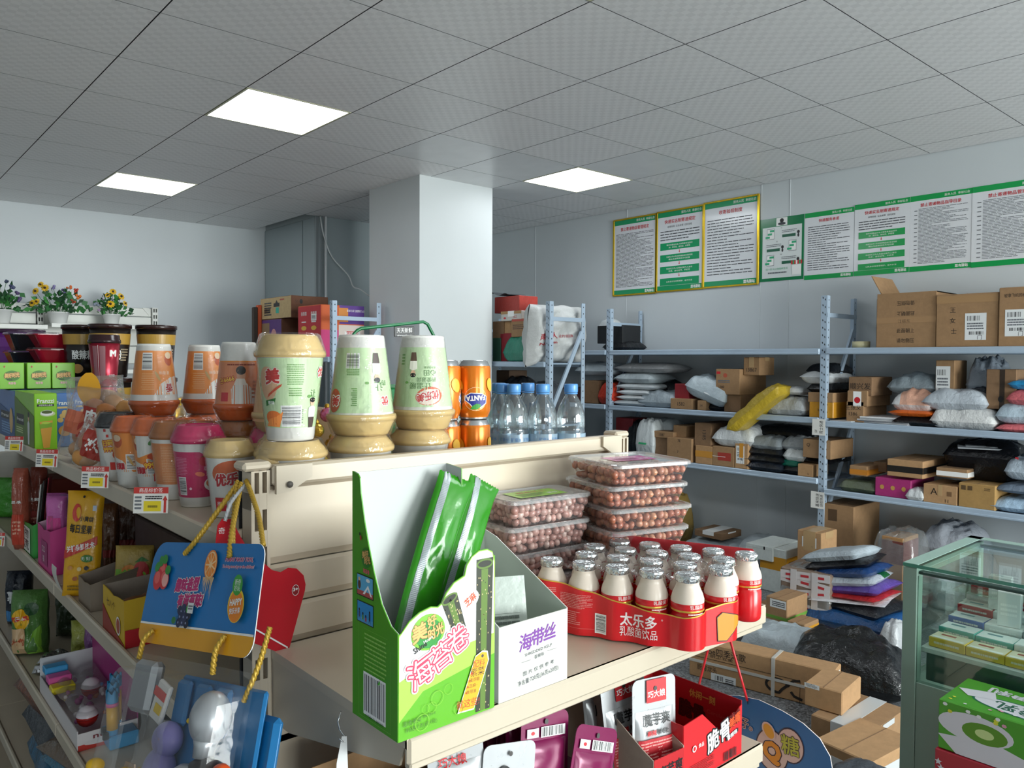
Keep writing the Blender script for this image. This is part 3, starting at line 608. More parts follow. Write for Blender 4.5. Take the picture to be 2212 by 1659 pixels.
bag((-1.147,-1.404,1.165,1.284), 4.60, .34, 'pale blue bag with black arrow tape on the near second shelf', '#aebfcb', 70, z=1.158, prn=lambda p, w, h: (p.poly([(-w*.28, -h*.35), (-w*.16, -h*.35), (-w*.06, h*.3), (-w*.18, h*.3)], BLK), p.text('冰', w*.1, 0, .03, INK)))
bag((-1.153,-1.406,1.106,1.165), 4.60, .32, 'flat coral red bag at the shelf edge under the pale blue bag', '#cf6a70', 71, z=K2, prn=hand('江荣', .6))
bag((-1.195,-1.397,1.274,1.362), 4.62, .3, 'coral red bag above the pale blue bag with black tape', '#cc666c', 72, z=1.262)
bag((-1.200,-1.395,1.362,1.409), 4.62, .3, 'thin bright blue bag above the coral red bag', '#2b8fc4', 73, z=1.352, zb=.5)
# near bay, third shelf
bag((-0.238,-0.481,0.624,0.733), 4.61, .3, 'olive green bag at the near post on the third shelf', '#555e49', 81, z=K3, p=8, wr=.3)
carton((-0.303,-0.418,0.726,0.828), 4.62, .28, 'brown box with orange band on the olive green bag', CARD2, z=.762, tape=(mat('#c57f2b', .4), .5, .38, 1))
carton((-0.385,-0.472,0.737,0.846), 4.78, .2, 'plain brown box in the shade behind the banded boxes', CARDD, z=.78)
carton((-0.475,-0.696,0.637,0.771), 4.61, .36, 'magenta box on the near third shelf', mat('#a92d72', .6, 0, 'card'), z=K3, prn=lambda p, w, h: [p.ell(w*(-.3+.3*k), 0, w*.06, h*.12, ink('#c2964f')) for k in range(3)])
carton((-0.552,-0.768,0.758,0.896), 4.60, .42, 'brown box with wide black band resting on the magenta box', CARD, z=.789, tape=(mat('#191512', .5), .36, .45, 1))
bag((-0.673,-0.776,0.637,0.728), 4.58, .16, 'small white cone shaped bag in front of the magenta box', '#c8ccce', 83, z=K3, wr=.8)
carton((-0.771,-0.962,0.627,0.766), 4.60, .3, 'brown box printed with a big letter A on the near third shelf', CARD, z=K3, tape=(TAPE, .12), prn=lambda p, w, h: (p.text('A', -w*.18, h*.15, .05, INK), p.rect(w*.2, -h*.05, w*.34, h*.2, ink('#7a5b3e')), p.text('11', w*.2, -h*.3, .025, INK)))
carton((-0.968,-1.162,0.634,0.796), 4.60, .36, 'yellowish brown carton with two small square marks', mat('#a9854f', .85, 0, 'card'), z=K3, prn=lambda p, w, h: (p.rect(-w*.43, h*.22, -w*.3, h*.4, ink('#5e4930')), p.rect(-w*.25, h*.22, -w*.12, h*.4, ink('#5e4930')), p.lines(w*.2, h*.25, w*.36, h*.38, 2, ink('#6d5636'), 1)))
carton((-0.828,-1.001,0.768,0.868), 4.64, .26, 'brown box with white and red tape on the box with letter A', CARD2, z=.812, tape=(WHT, .5, .4, 1), prn=lambda p, w, h: (p.rect(0, 0, w*.45, h*.1, RED),))
bag((-0.831,-1.239,0.792,1.031), 4.72, .32, 'huge black plastic bag at the back of the near third shelf', '#101115', 86, wr=1., z=.80, zb=.6, rough=.22)
b = MB(); b.box((0, 0, .004), (.26, .3, .008), mat('#a4a9ae', .5), .002); b.box((.02, -.03, .011), (.24, .28, .005), mat('#8f9499', .5), .002); single(b, 'envelope', 'grey envelopes tilted on top of the huge black bag', 'envelope', (4.840,-1.032,1.003), (.0, -.12, .35))
bag((-1.139,-1.415,0.630,0.744), 4.60, .34, 'light blue bag at the edge of the near third shelf', '#9fb9d0', 87, z=K3)
bag((-1.153,-1.411,0.739,0.819), 4.61, .34, 'blue grey bag on the light blue bag', '#6d7a8a', 88, z=.76)
bag((-1.192,-1.403,0.811,0.980), 4.63, .3, 'pale bag with red corner standing on the blue grey bag', '#a9b6c2', 89, z=.838, wr=.8, prn=lambda p, w, h: p.rect(-w*.3, h*.1, -w*.22, h*.35, RED))
# cards tied to the near post
for k, (R, t, lb) in enumerate((((-0.065,-0.156,1.011,1.120), ('周士快递', 'SF'), 'upper handwritten white shelf card clipped to the near post'), ((-0.064,-0.158,0.519,0.631), ('喜来快速', '自取快递'), 'lower handwritten white shelf card clipped to the near post'))):
    b = MB(); w, h = R[0]-R[1], R[3]-R[2]; b.box((0, 0, h/2), (.0015, w, h), mat('#e3e2dd', .5)); pr = Print(b, plane((-.0008, 0, h/2), (0, -1, 0), (0, 0, 1)))
    pr.text(t[0], 0 if k else w*.2, 0, w*.26, BLK, h*.8, 'c', 0, PI/2); pr.text(t[1], w*.3 if k else -w*.2, h*.0 if k else -h*.25, w*.22, BLK, None if not k else h*.7, 'c', 0, PI/2)
    single(b, 'shelf_card', lb, 'card', (4.572, (R[0]+R[1])/2, R[2]))

# ------------------------------------------------------------------ goods on the racks beside the column
FG = 'parcels by the square column'
r = thing('parcel_sack', 'very large grey white sack with red lettering on the rack beside the square column', 'parcel', (3.88, 1.70, 1.492), 0, FG)
b = MB(); w, h = .56, .44
def sack(u, v, f):
    x, z = u*2-1, v; e = max(0, (1-abs(x)**5)*(1-abs(v*2-1)**6))**.5; n = nz(x*2, z*3, 5)+.5*nz(x*5, z*6, 6); rd = 1-abs(nz(x*2.5+z*2, z*4-x, 8))*2
    y = f*(.10*e*(1+.3*n)+.03*rd*e)
    return (x*w/2*(1+.06*nz(z*3, 1, f))-(.05*(1-z) if x < 0 else 0)*abs(x), y, z*h*(1+.04*nz(x*2, 3, 4))-.03*(1-z)*x*x-(.012 if x < -.6 else 0)*(1-z))
SK = film('#b9bbba', .45, .5)
b.grid(lambda u, v: sack(u, v, -1), 26, 22, SK); b.grid(lambda u, v: sack(1-u, v, 1), 26, 22, SK); b.build('sack', r)
b = MB(); pr = Print(b, lambda u, v, l: Vector(sack(min(1, max(0, u/w+.5)), min(1, max(0, v/h)), -1))+Vector((0, -.004-l, 0)), .0006); LR = ink('#a82630')
for i, c in enumerate('南极人'): pr.text(c, -.215+.052*i, .205, .045, LR, None, 'c', .02)
pr.text('Nanjiren', -.163, .155, .024, LR, .135, 'c', .02); pr.text('我的家庭品牌', .015, .2, .022, LR, .13); b.build('lettering', r)
S1 = 1.4915
carton((2.222,2.122,1.518,1.683), 3.67, .3, 'dark green box at the column edge on the side rack', mat('#1f4a38', .6), z=S1, group=FG)
carton((2.140,1.992,1.518,1.719), 3.68, .3, 'red box between the dark green box and the teal bag', mat('#8e1f2a', .6), z=S1, group=FG)
bag((2.041,1.762,1.525,1.699), 3.62, .2, 'teal green bag in front of the red box beside the big grey sack', '#0f7a63', 101, z=S1, wr=.5)
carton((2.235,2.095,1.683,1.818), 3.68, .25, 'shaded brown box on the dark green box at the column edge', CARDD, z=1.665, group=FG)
carton((2.107,2.005,1.711,1.815), 3.69, .22, 'light brown box edge beside the shaded one', CARD, z=1.70, group=FG)
carton((1.981,1.775,1.692,1.829), 3.66, .22, 'brown box with red writing above the teal green bag', CARD2, z=1.685, group=FG, prn=lambda p, w, h: (p.lines(-w*.4, -h*.1, w*.4, h*.2, 3, ink('#5d3d2d'), 3), p.rect(-w*.45, h*.35, w*.45, h*.48, ink('#b2402f'))))
carton((2.107,1.861,1.826,1.892), 3.66, .22, 'white and brown box on the pile next to the column', mat('#cdc9c4', .6), z=1.815, group=FG, tape=(WHT, .3), prn=lambda p, w, h: (p.rect(-w*.5, h*.2, w*.5, h*.5, CARD), p.ell(-w*.3, -h*.2, w*.06, h*.1, RED), p.text('N.Z', w*.2, -h*.1, h*.3, RED)))
carton((2.236,1.929,1.898,2.016), 3.70, .2, 'red parcel topped by a curled grey sheet, highest on the side rack', mat('#a3352c', .5, 0, 'film'), z=1.885, group=FG)
b = MB(); b.grid(lambda u, v: (-.11+.2*u, .12-.26*v, .012*math.sin(v*9)+.03*(1-v)), 6, 14, mat('#565a5e', .5)); single(b, 'paper_sheet', 'curled dark grey sheet lying on the red parcel at the top', 'paper', (3.800,2.196,2.025), 0)
# lower shelves behind the water bottles
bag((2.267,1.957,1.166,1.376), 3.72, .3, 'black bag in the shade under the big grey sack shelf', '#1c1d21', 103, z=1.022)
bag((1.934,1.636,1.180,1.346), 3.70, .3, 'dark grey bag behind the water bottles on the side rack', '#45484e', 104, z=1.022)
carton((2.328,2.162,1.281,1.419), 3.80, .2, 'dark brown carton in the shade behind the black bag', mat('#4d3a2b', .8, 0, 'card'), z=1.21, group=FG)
FGR = 'parcels on the far bay of the wall rack'
bag((2.220,1.790,1.329,1.491), 4.62, .3, 'plump pale bag under the upper shelf at the far post', '#aab6be', 105, wr=1., z=1.375)
bag((1.938,1.767,1.093,1.317), 4.62, .2, 'bright red orange bag at the far post behind the water bottles', '#c23a25', 106, wr=.8, z=1.127)
carton((2.112,1.945,1.051,1.328), 4.64, .3, 'dark brown carton behind the water bottles at the far post', CARDD, z=1.127, group=FG)
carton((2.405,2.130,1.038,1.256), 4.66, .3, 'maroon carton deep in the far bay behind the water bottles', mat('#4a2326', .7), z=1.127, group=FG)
# cartons on the rack on the other side of the column
T1 = 1.522; FG2 = 'cartons on the rack left of the column'
def bigbox(x0, x1, y0, y1, z0, z1, label, mL, mN, fl=None, fn=None, top=None, name='carton'):   # mL: side to -X, mN: side to -Y
    r = thing(name, label, 'carton', ((x0+x1)/2, (y0+y1)/2, z0), 0, FG2); w, d, h = x1-x0, y1-y0, z1-z0
    b = MB(); b.box((0, 0, h/2), (w, d, h), mN, .003); b.box((-w/2-.0012, 0, h/2), (.002, d*.985, h*.97), mL)
    b.build('carton', r); b = MB()
    if fl: fl(Print(b, plane((-w/2-.0024, 0, h/2), (0, -1, 0), (0, 0, 1)), .0006), d, h)
    if fn: fn(Print(b, plane((0, -d/2-.0006, h/2), (1, 0, 0), (0, 0, 1)), .0006), w, h)
    if b.v: b.build('lettering', r)
    return r
CRM = mat('#b79f74', .8, 0, 'card'); BRN = mat('#6e4b39', .85, 0, 'card'); PUR = mat('#5a3a78', .6)
bigbox(2.47, 2.85, 2.86, 3.25, T1, 1.93, 'red and pink drinks carton with yellow buns printed, beside the rack post', mat('#c32b36', .55), mat('#d8622f', .55),
  lambda p, w, h: [(p.text('香飘飘', q, h*.34, .03, WHT, .1), p.lines(q-.04, h*.16, q+.04, h*.2, 1, WHT, 2), p.ell(q, h*.06, .045, .018, ink('#e2b43a')), p.rect(q-.045, h*.20, q+.045, h*.33, WHT) if k else p.rect(q-.045, -h*.18, q+.045, -h*.06, WHT), p.lines(q-.035, h*.22 if k else -h*.16, q+.035, h*.31 if k else -h*.08, 4, GREY, 4)) for k, q in enumerate((-.09, .08))],
  lambda p, w, h: (p.rect(-w*.5, -h*.5, -w*.1, h*.02, ink('#d4387c')), p.rect(-w*.1, -h*.5, w*.5, h*.12, ink('#e4d5cb')), p.rect(-w*.08, h*.14, w*.5, h*.5, ink('#5f3b8e')), p.rect(-w*.1, h*.18, w*.12, h*.45, ink('#d98a3c')), p.text('经典组合装', w*.22, -h*.04, .03, WHT, .14, 'c', .03, PI), p.rect(w*.08, -h*.09, w*.36, h*.0, RED), p.text('经典组合装', w*.22, -h*.045, .026, WHT, .13, 'c', .02, PI), p.text('好礼我最爱 送礼有面', w*.3, h*.4, .018, WHT, .16, 'c', 0, PI), p.ell(w*.2, -h*.4, .1, .05, ink('#e08a4a'))))
bigbox(2.47, 2.85, 3.30, 3.66, T1, 1.70, 'dark carton with purple end hidden behind the red drinks carton', PUR, BRN)
bigbox(2.52, 2.85, 3.67, 4.10, T1, 1.852, 'brown carton with purple printed end below the cream ended carton', PUR, BRN, lambda p, w, h: (p.ell(w*.15, 0, .06, .08, ink('#c78f8f')), p.rect(-w*.5, -h*.5, -w*.05, h*.4, mat('#8b7357', .8))), None)
bigbox(2.52, 2.86, 3.48, 4.10, 1.8535, 2.04, 'brown carton with cream end, highest of the carton pile', CRM, BRN,
  lambda p, w, h: (p.rect(w*.02, -h*.25, w*.12, h*.02, ink('#2aa58f')), p.rect(w*-.05, h*.05, w*.14, h*.22, BLK), p.poly([(0, h*.2), (.06, h*.2), (.03, h*.36)], BLK), p.lines(-w*.36, -h*.35, -w*.12, h*.3, 6, GREY, 3), p.bars(-w*.36, -h*.22, -w*.14, 0, True, 2, 12, False), p.lines(w*.15, h*.3, w*.3, h*.42, 1, ink('#b2503c'), 7)),
  lambda p, w, h: (p.text('生产日期 见箱体', -w*.3, -h*.28, .03, ink('#4a2f22'), .14), p.text('↑↑', -w*.36, h*.22, .035, ink('#3a2419'), .03), p.ell(-w*.24, h*.24, .014, .02, BLK)))
bigbox(2.482, 2.514, 4.06, 4.11, T1, 1.985, 'narrow bright orange box at the end of the carton pile', mat('#d3562a', .5), mat('#b2471f', .5))
bigbox(2.445, 2.477, 4.06, 4.11, T1, 1.965, 'narrow dark brown box next to the bright orange one', mat('#3d3028', .7), mat('#2f251f', .7))
# carry loop printed carton side
# ------------------------------------------------------------------ parcels on the floor
FG = 'parcels heaped on the floor'
FOAM = mat('#cfd6d3', .7, 0, 'card'); YT = mat('#c98f25', .35)
carton((0.086,-0.099,0.095,0.288), 4.2, .34, 'lower white foam box with yellow tape on the floor', FOAM, z=0.0005, tape=(YT, .3, .66, 1), group=FG)
R = (0.183,-0.013,0.263,0.465)
carton((R[0], R[1], .0, R[3]-R[2]), 4.18, .34, 'upper white foam box with rounded lid on the taped foam box', FOAM, z=.292, group=FG, prn=lambda p, w, h: (p.rect(-w*.5, -h*.30, w*.5, -h*.285, ink('#a9b0ad')), p.ell(w*.2, -h*.38, .006, .012, BLK)))
bag((0.590,0.322,0.071,0.208), 4.7, .3, 'white bag on the floor behind the foam boxes', '#b4bdc2', 200, z=0.0)
bag((1.324,1.134,0.071,0.438), 4.72, .22, 'tall ochre bag against the wall behind the bean boxes', '#a58a4a', 201, z=0.0, wr=.5)
bag((1.022,0.525,-0.026,0.140), 4.6, .36, 'flat pale bag on the floor under the third shelf', '#a7b2b9', 202, z=0.0)
carton((0.908,0.659,0.127,0.205), 4.62, .26, 'low brown box with white waybill on its lid lying on pale bags', CARDD, z=.155, group=FG, tape=(WHT, .4))
carton((-.125, -.342, 0, .555), 4.61, .38, 'tall brown carton circled by black lettered tape under the near bay', CARD2, z=.0005, group=FG,
  prn=lambda p, w, h: (p.rect(-w*.3, h*.3, -w*.02, h*.44, ink('#5c4530')), p.rect(-w*.5, -h*.28, w*.08, -h*.12, BLK), p.text('Pe', -w*.25, -h*.2, .045, WHT, None, 'c', .02, PI), p.rect(w*.16, -h*.30, w*.5, -h*.13, BLK), p.text('ZON', w*.33, -h*.215, .05, WHT, w*.3, 'c', .02)),
  side=lambda p, d, h: (p.rect(-d*.5, -h*.30, d*.5, -h*.13, BLK), [p.text('POIZON', -d*.36+d*.24*k, -h*.215, .042, WHT, d*.2, 'c', .01) for k in range(4)]))
carton((-0.630,-0.757,0.090,0.457), 4.36, .22, 'upright wood coloured box in loose clear wrapping', mat('#a37a4e', .7, 0, 'card'), z=.0005, group=FG, tape=(mat('#6e3a33', .5), .3, .8, 1))
b = MB(); pillow(b, .25, .28, .5, mat('#eef2f2', .12, 0, 'clear', hz=.12, r1=.5, fb=.7), 77, zb=.5, p=8, wr=.4); single(b, 'plastic_wrap', 'loose clear plastic wrap around the wood coloured box', 'wrap', (4.48, (4.360,-0.699,0.096)[1], .001), 0)
bag((-0.729,-1.027,0.334,0.511), 4.66, .36, 'white bag with red stripes behind the glass counter', '#a4a9b2', 203, z=.3, wr=1., prn=lambda p, w, h: (p.rect(-w*.2, h*.1, -w*.12, h*.3, RED), p.rect(w*.02, -h*.05, w*.12, h*.2, RED)))
bag((-0.756,-1.099,0.104,0.408), 4.6, .4, 'grey bag on the floor under the white bag with red stripes', '#8d949b', 204, z=0.0)
carton((-0.196,-0.354,0.183,0.448), 4.16, .2, 'brown box with white waybill leaning on the foam boxes', CARD, z=.235, group=FG, lab=(0, .18, .6, .3), tape=(TAPE, .5))
carton((-0.148,-0.375,-0.007,0.212), 4.22, .3, 'brown carton hidden under the leaning waybill box', CARDD, z=.0005, group=FG)
# taped clear package
PK = (-0.343,-0.630,-0.009,0.349)
r = thing('wrapped_carton', 'brown carton wrapped in clear film and red lettered tape', 'parcel', (3.84, (PK[0]+PK[1])/2, 0.0005), .1, FG); w, h = PK[0]-PK[1], .33
b = MB(); b.box((0, 0, h/2), (.3, w, h), mat('#7d6a5c', .7, 0, 'card'), .008); b.build('carton', r)
for k, (z, t) in enumerate(((.26, .1), (.2, -.15), (.12, .05), (.3, -.05))):
    b = MB(); b.box((-.152-.001*k, 0, z), (.001, w*.98, .045), mat('#c9c5c6', .25), 0, 0, Matrix.Rotation(t, 4, 'X'))
    for q in range(3): b.box((-.1535-.001*k, w*(-.3+.3*q), z+t*w*(-.3+.3*q)), (.0008, w*.16, .014), mat('#b0353c', .3), 0, 0, Matrix.Rotation(t, 4, 'X'))
    b.build('tape', r)
for q in (-.2, .22):
    b = MB(); b.box((-.158, w*q, h/2), (.001, .035, h), mat('#c4c0c1', .25)); b.build('tape', r)
b = MB(); pillow(b, w*1.05, .32, h*1.05, mat('#eef2f2', .12, 0, 'clear', hz=.22, r1=.5, fb=.7), 78, zb=.5, p=9, wr=.3); b.build('film', r)
carton((-0.398,-0.525,0.004,0.213), 3.46, .22, 'brown box with white waybill and green edge in front of the wrapped carton', CARD2, z=.0005, group=FG, tape=(mat('#6d9c3c', .5), .08, .5, 1), prn=lambda p, w, h: (p.rect(-w*.3, h*.25, w*.45, h*.46, PAPER), p.lines(-w*.2, h*.28, w*.4, h*.42, 3, GREY, 3)))
carton((-0.193,-0.376,-0.100,0.076), 3.5, .3, 'flat brown box with wide yellow tape behind the black plastic', CARD2, z=.0005, group=FG, tape=(YT, .5, .6, 1))
carton((-0.560,-0.659,0.014,0.129), 3.40, .15, 'small brown box with yellow tape at the edge of the bare floor', CARD2, z=.0005, group=FG, tape=(YT, .5, .6, 1))
# the coloured bag pile
PX, PY = 3.86, -.74
PILE = ((.48, .34, .055, '#c4cacd', 'white bag at the very bottom of the coloured pile', (0, 0, .1)), (.50, .40, .11, '#17497d', 'large blue bag near the bottom of the coloured pile', (.03, 0, .05)), (.42, .36, .075, '#15161b', 'black bag on the large blue bag', (.0, 0, -.1)),
  (.40, .34, .018, '#d6d7da', 'flat white envelope bag under the red one', (.10, 0, .15)), (.40, .32, .03, '#b92e2e', 'red bag between the white envelope bag and the purple one', (.10, 0, -.05)), (.44, .32, .055, '#5d4698', 'purple bag in the middle of the coloured pile', (.14, 0, .0)),
  (.40, .30, .05, '#bcc4cc', 'white bag with green end on the purple bag', (.18, 0, .1)), (.40, .3, .055, '#1d3f73', 'navy blue bag above the white and green one', (.2, 0, -.05)), (.36, .3, .05, '#1a1b1f', 'black bag second from top of the coloured pile', (.24, 0, .1)), (.34, .28, .06, '#b4c0c8', 'pale bag on top of the coloured pile', (.26, 0, -.1)))
zz = .001
for k, (w, d, h, c, lb, ro) in enumerate(PILE):
    m2 = (lambda u, v: film('#14622f') if .5 < v < .8 else film('#bcc4cc')) if k == 6 else None
    r = thing('parcel_bag', lb, 'parcel', (PX+.01*(k % 3), PY+.012*k, zz), (-ro[0], ro[1], ro[2]), FG); b = MB(); pillow(b, w, d, h, film(c), 210+k, zb=.42, wr=.6, p=6, m2=m2); b.build('bag', r); zz += h*.80
bag((-0.939,-1.036,0.053,0.173), 3.62, .18, 'small white handwritten packet beside the coloured pile', '#b9bcbf', 225, z=.0, wr=.5, prn=lambda p, w, h: p.lines(-w*.2, 0, w*.3, h*.2, 2, BLK, 3))
bag((-0.714,-0.954,-0.036,0.087), 4.1, .3, 'black bag on the floor between the coloured pile and the counter', '#16171b', 226, z=0.)
# big black sack
r = thing('rubbish_sack', 'big shiny black plastic sack lying on the bare floor', 'sack', (3.13, -1.02, .0005), (0, 0, .35), FG); b = MB(); pillow(b, .50, .46, .24, mat('#0e0f11', .2, 0, 'film', fb=1., fs=22), 231, 30, 26, zb=.35, wr=.9, p=3); b.build('bag', r)
# long carton with wide lettering
r = thing('long_carton', 'long brown carton with black lettering and white straps on the floor', 'carton', (2.81, -1.11, .0005), .215, FG)   # local +y runs along the box, away from the camera
L_, H_, T_ = .66, .172, .12; b = MB(); b.box((T_/2, L_/2, H_/2), (T_, L_, H_), CARD, .004); b.build('carton', r)
for c_, d_ in (((-.001, L_*.5, H_*.45), (.002, L_, .013)), ((-.0012, .26, H_/2), (.002, .016, H_)), ((T_/2, .26, H_+.001), (T_, .016, .002)), ((T_/2, -.001, H_*.45), (T_, .002, .013))):
    b = MB(); b.box(c_, d_, mat('#c9c6bf', .4)); b.build('strap', r)
b = MB(); pr = Print(b, plane((-.0005, L_/2, H_/2), (0, -1, 0), (0, 0, 1)), .0005)
pr.text('micoe四季沐歌', -.17, .052, .034, INK, .23, 'c', .01); pr.text('—  厨卫五金  —', -.17, .03, .014, INK, .2); pr.rect(-.33, .012, .19, .014, INK); pr.text('厨房龙头', -.24, -.035, .026, INK, .1, 'c', .01)
pr.rect(-.22, -.082, -.1, -.048, PAPER); pr.bars(-.2, -.078, -.16, -.056, True, 4, 8, False); pr.lines(-.15, -.085, -.11, -.06, 3, GREY, 2)
vs = []; 
def ribbon(pts, wd, m):
    out = []
    for i, p in enumerate(pts):
        a = pts[max(0, i-1)]; c = pts[min(len(pts)-1, i+1)]; d = math.hypot(c[0]-a[0], c[1]-a[1]) or 1; n = (-(c[1]-a[1])/d*wd/2, (c[0]-a[0])/d*wd/2); out += [(p[0]+n[0], p[1]+n[1]), (p[0]-n[0], p[1]-n[1])]
    pr.put(out, [(2*i, 2*i+1, 2*i+3, 2*i+2) for i in range(len(pts)-1)], m)
ribbon([(.09+.05*math.cos(a), -.02+.03*math.sin(a)-.012) for a in [PI*.05+PI*1.5*i/16 for i in range(17)]]+[(.11, -.045), (.16, .005), (.19, .012)], .012, INK); ribbon([(.15, -.045), (.165, -.062), (.2, -.07)], .012, INK); pr.rect(.188, -.09, .19, .012, INK)
b.build('lettering', r)
b = MB(); pr = Print(b, plane((T_/2, -.0006, H_/2), (1, 0, 0), (0, 0, 1)), .0005); pr.rect(-.03, -.02, .03, .07, PAPER); pr.lines(-.02, 0, .02, .06, 4, GREY, 2); b.build('shipping_label', r)
bag((-0.501,-0.879,0.008,0.173), 3.02, .3, 'white waybill bag standing behind the long lettered carton', '#b6c1c7', 241, z=.0, wr=.8, p=6, prn=lambda p, w, h: (p.rect(-w*.1, -h*.02, w*.3, h*.2, PAPER), p.bars(-w*.05, h*.02, w*.05, h*.16, True, 3, 10, False), p.lines(w*.08, h*.02, w*.28, h*.16, 3, GREY, 4)))
bag((-0.313,-0.508,-0.017,0.091), 3.34, .26, 'rounded white bag behind the white waybill bag', '#a8b3ba', 242, z=.0, wr=.9)
bag((-0.120,-0.485,-0.118,0.104), 3.1, .3, 'black plastic bag behind the end of the long lettered carton', '#17181c', 243, z=.0, wr=.6)
bag((-0.222,-0.295,-0.168,-0.022), 2.9, .08, 'pale bag edge beside the end of the long lettered carton', '#c3c9cd', 244, z=.0)
# cartons between the long carton and the counter
carton((-1.17, -1.40, 0, .105), 2.50, .34, 'flat brown carton with white tape on the floor by the counter', CARD2, z=.0005, group=FG, tape=(mat('#c9cccd', .3), .3))
carton((-1.10, -1.25, 0, .20), 2.56, .22, 'deep brown carton leaning by the end of the long carton', CARD, z=.107, group=FG, lab=(-.3, .42, .4, .2), rot=.12)
carton((-1.30, -1.52, 0, .11), 2.30, .3, 'low brown carton wrapped with white lettered tape nearest the counter', CARD, z=.0005, group=FG, tape=(mat('#d0d2d3', .3), .34, .5, 1), rot=-.1)
bag((-1.42, -1.66, 0, .16), 2.02, .26, 'dark grey plastic bag at the foot of the counter', '#4a5057', 246, z=0., wr=.5)
r = thing('plastic_tray', 'white plastic tray lid on the floor beside the blue candy card', 'tray', (1.98, -1.42, .09), (.05, .0, .2), FG); b = MB(); b.box((0, 0, .012), (.2, .22, .024), mat('#c7cbcc', .3), .01); b.box((0, 0, .026), (.15, .17, .006), mat('#b4b9ba', .3), .002); b.build('lid', r)
carton((-1.36, -1.55, 0, .085), 1.88, .2, 'small carton under the white tray lid', CARDD, z=.0005, group=FG)

# ------------------------------------------------------------------ glass counter
CF = mat('#8ea89b', .35, .1, 'metal'); CX0, CX1, CY1, CY0, CT = 1.575, 2.03, -1.885, -3.3, 1.0
r = thing('glass_counter', 'sage green framed glass display counter filled with small packets', 'counter', (0, 0, 0))
def cbox(n, c, d, m, bev=.002): b = MB(); b.box(c, d, m, bev); return b.build(n, r)
p = .034
for x in (CX0+p/2, CX1-p/2):
    for y in (CY1-p/2, CY0+p/2): cbox('post', (x, y, CT/2), (p, p, CT-.002), CF)
for y in (CY1-p/2, CY0+p/2): cbox('rail', ((CX0+CX1)/2, y, CT-.012), (CX1-CX0-2*p, p, .024), CF)
for x in (CX0+p/2, CX1-p/2): cbox('rail', (x, (CY0+CY1)/2, CT-.012), (p*.6, CY1-CY0-2*p, .008), mat('#2d4540', .3)); 
cbox('panel', (CX0+.012, (CY0+CY1)/2, .36), (.02, CY1-CY0-2*p, .72), CF); cbox('panel', ((CX0+CX1)/2, CY1-.012, .36), (CX1-CX0-2*p, .02, .72), CF); cbox('panel', (CX1-.012, (CY0+CY1)/2, .36), (.02, CY1-CY0-2*p, .72), CF)
cbox('deck', ((CX0+CX1)/2+.01, (CY0+CY1)/2, .792), (CX1-CX0-.06, CY1-CY0-.06, .014), mat('#c6cfca', .4)); cbox('inner_panel', (CX0+.05, (CY0+CY1)/2, .75), (.006, CY1-CY0-.08, .07), mat('#3f5a53', .4))
GL = mat('#f4fbf8', .0, 0, 'pane', hz=.0, r0=.02, r1=.35, haze='#c9dfd5')
cbox('glass_top', ((CX0+CX1)/2, (CY0+CY1)/2, CT+.004), (CX1-CX0, CY1-CY0, .008), GL, 0); cbox('glass_front', (CX0+.006, (CY0+CY1)/2, .85), (.006, CY1-CY0-2*p, .26), GL, 0); cbox('glass_side', ((CX0+CX1)/2, CY1-.006, .85), (CX1-CX0-2*p, .006, .26), GL, 0)
cbox('edge_strip', (CX0-.0005, (CY0+CY1)/2, CT+.004), (.001, CY1-CY0, .008), mat('#4f8a78', .2), 0)
cbox('glass_edge', ((CX0+CX1)/2, CY1-.0176, CT+.0085), (CX1-CX0, .034, .001), mat('#9fc0b4', .25), 0); cbox('glass_edge', (CX1-.017, (CY0+CY1)/2, CT+.0085), (.034, CY1-CY0, .001), mat('#9fc0b4', .25), 0)
cbox('glass_shelf', (CX1-.13, (CY0+CY1)/2, .905), (.2, CY1-CY0-.07, .006), GL, 0); cbox('divider', (1.80, -2.14, .895), (.004, .006, .19), mat('#d9e2de', .2), 0)
# packets in the counter
PT = [('#d8b63e', '#e6dcc0', 'yellow edged cream'), ('#d9dedd', '#eef0ef', 'plain white'), ('#b22c38', '#d8cfca', 'dark red'), ('#4aa79c', '#e8efee', 'mint and white'), ('#2e63a8', '#d5dbe0', 'blue topped'), ('#b98938', '#c79b4d', 'amber brown'), ('#8e979a', '#c3c9cb', 'silver grey')]
def packet(i, x, y, z, w, d, h, rz, lb, cat='packet'):
    s, t, _ = PT[i]; b = MB(); b.box((0, 0, h/2), (w, d, h), mat(s, .35), .0015); pr = Print(b, plane((0, 0, h), (0, -1, 0), (1, 0, 0)), .0003)
    pr.rect(-d*.48, -w*.48, d*.48, w*.48, mat(t, .3)); pr.rect(-d*.3, w*.05, d*.1, w*.25, ink('#a24a34') if i in (0, 5) else ink('#5b8c95')); pr.rect(-d*.42, -w*.40, d*.42, -w*.22, WHT)
    pf = Print(b, plane((-w/2, 0, h/2), (0, -1, 0), (0, 0, 1)), .0003); pf.lines(-d*.35, -h*.2, d*.35, h*.2, 1 if h < .04 else 3, mat(t, .3), 3)
    single(b, 'cigarette_packet', lb, cat, (x, y, z), rz, 'small packets in the glass counter')
ORD = ('first', 'second', 'third', 'fourth', 'fifth', 'sixth', 'seventh')
rows = [(1.655, [0, 0, 0, 0, 0, 0], 'front row', .80), (1.717, [3, 3, 1, 5, 5, 0], 'second row', .812), (1.779, [4, 1, 6, 6, 5, 0], 'third row', .828), (1.841, [2, 1, 4, 2, 3, 1], 'fourth row', .846), (1.903, [1, 2, 2, 1, 2, 6], 'back row', .864)]
for x, ids, rn, zz in rows[1:]: cbox('display_step', (x+.0, (CY0+CY1)/2, (.8+zz)/2-.0005), (.061, CY1-CY0-.07, zz-.801), mat('#c6cfca', .4), 0)
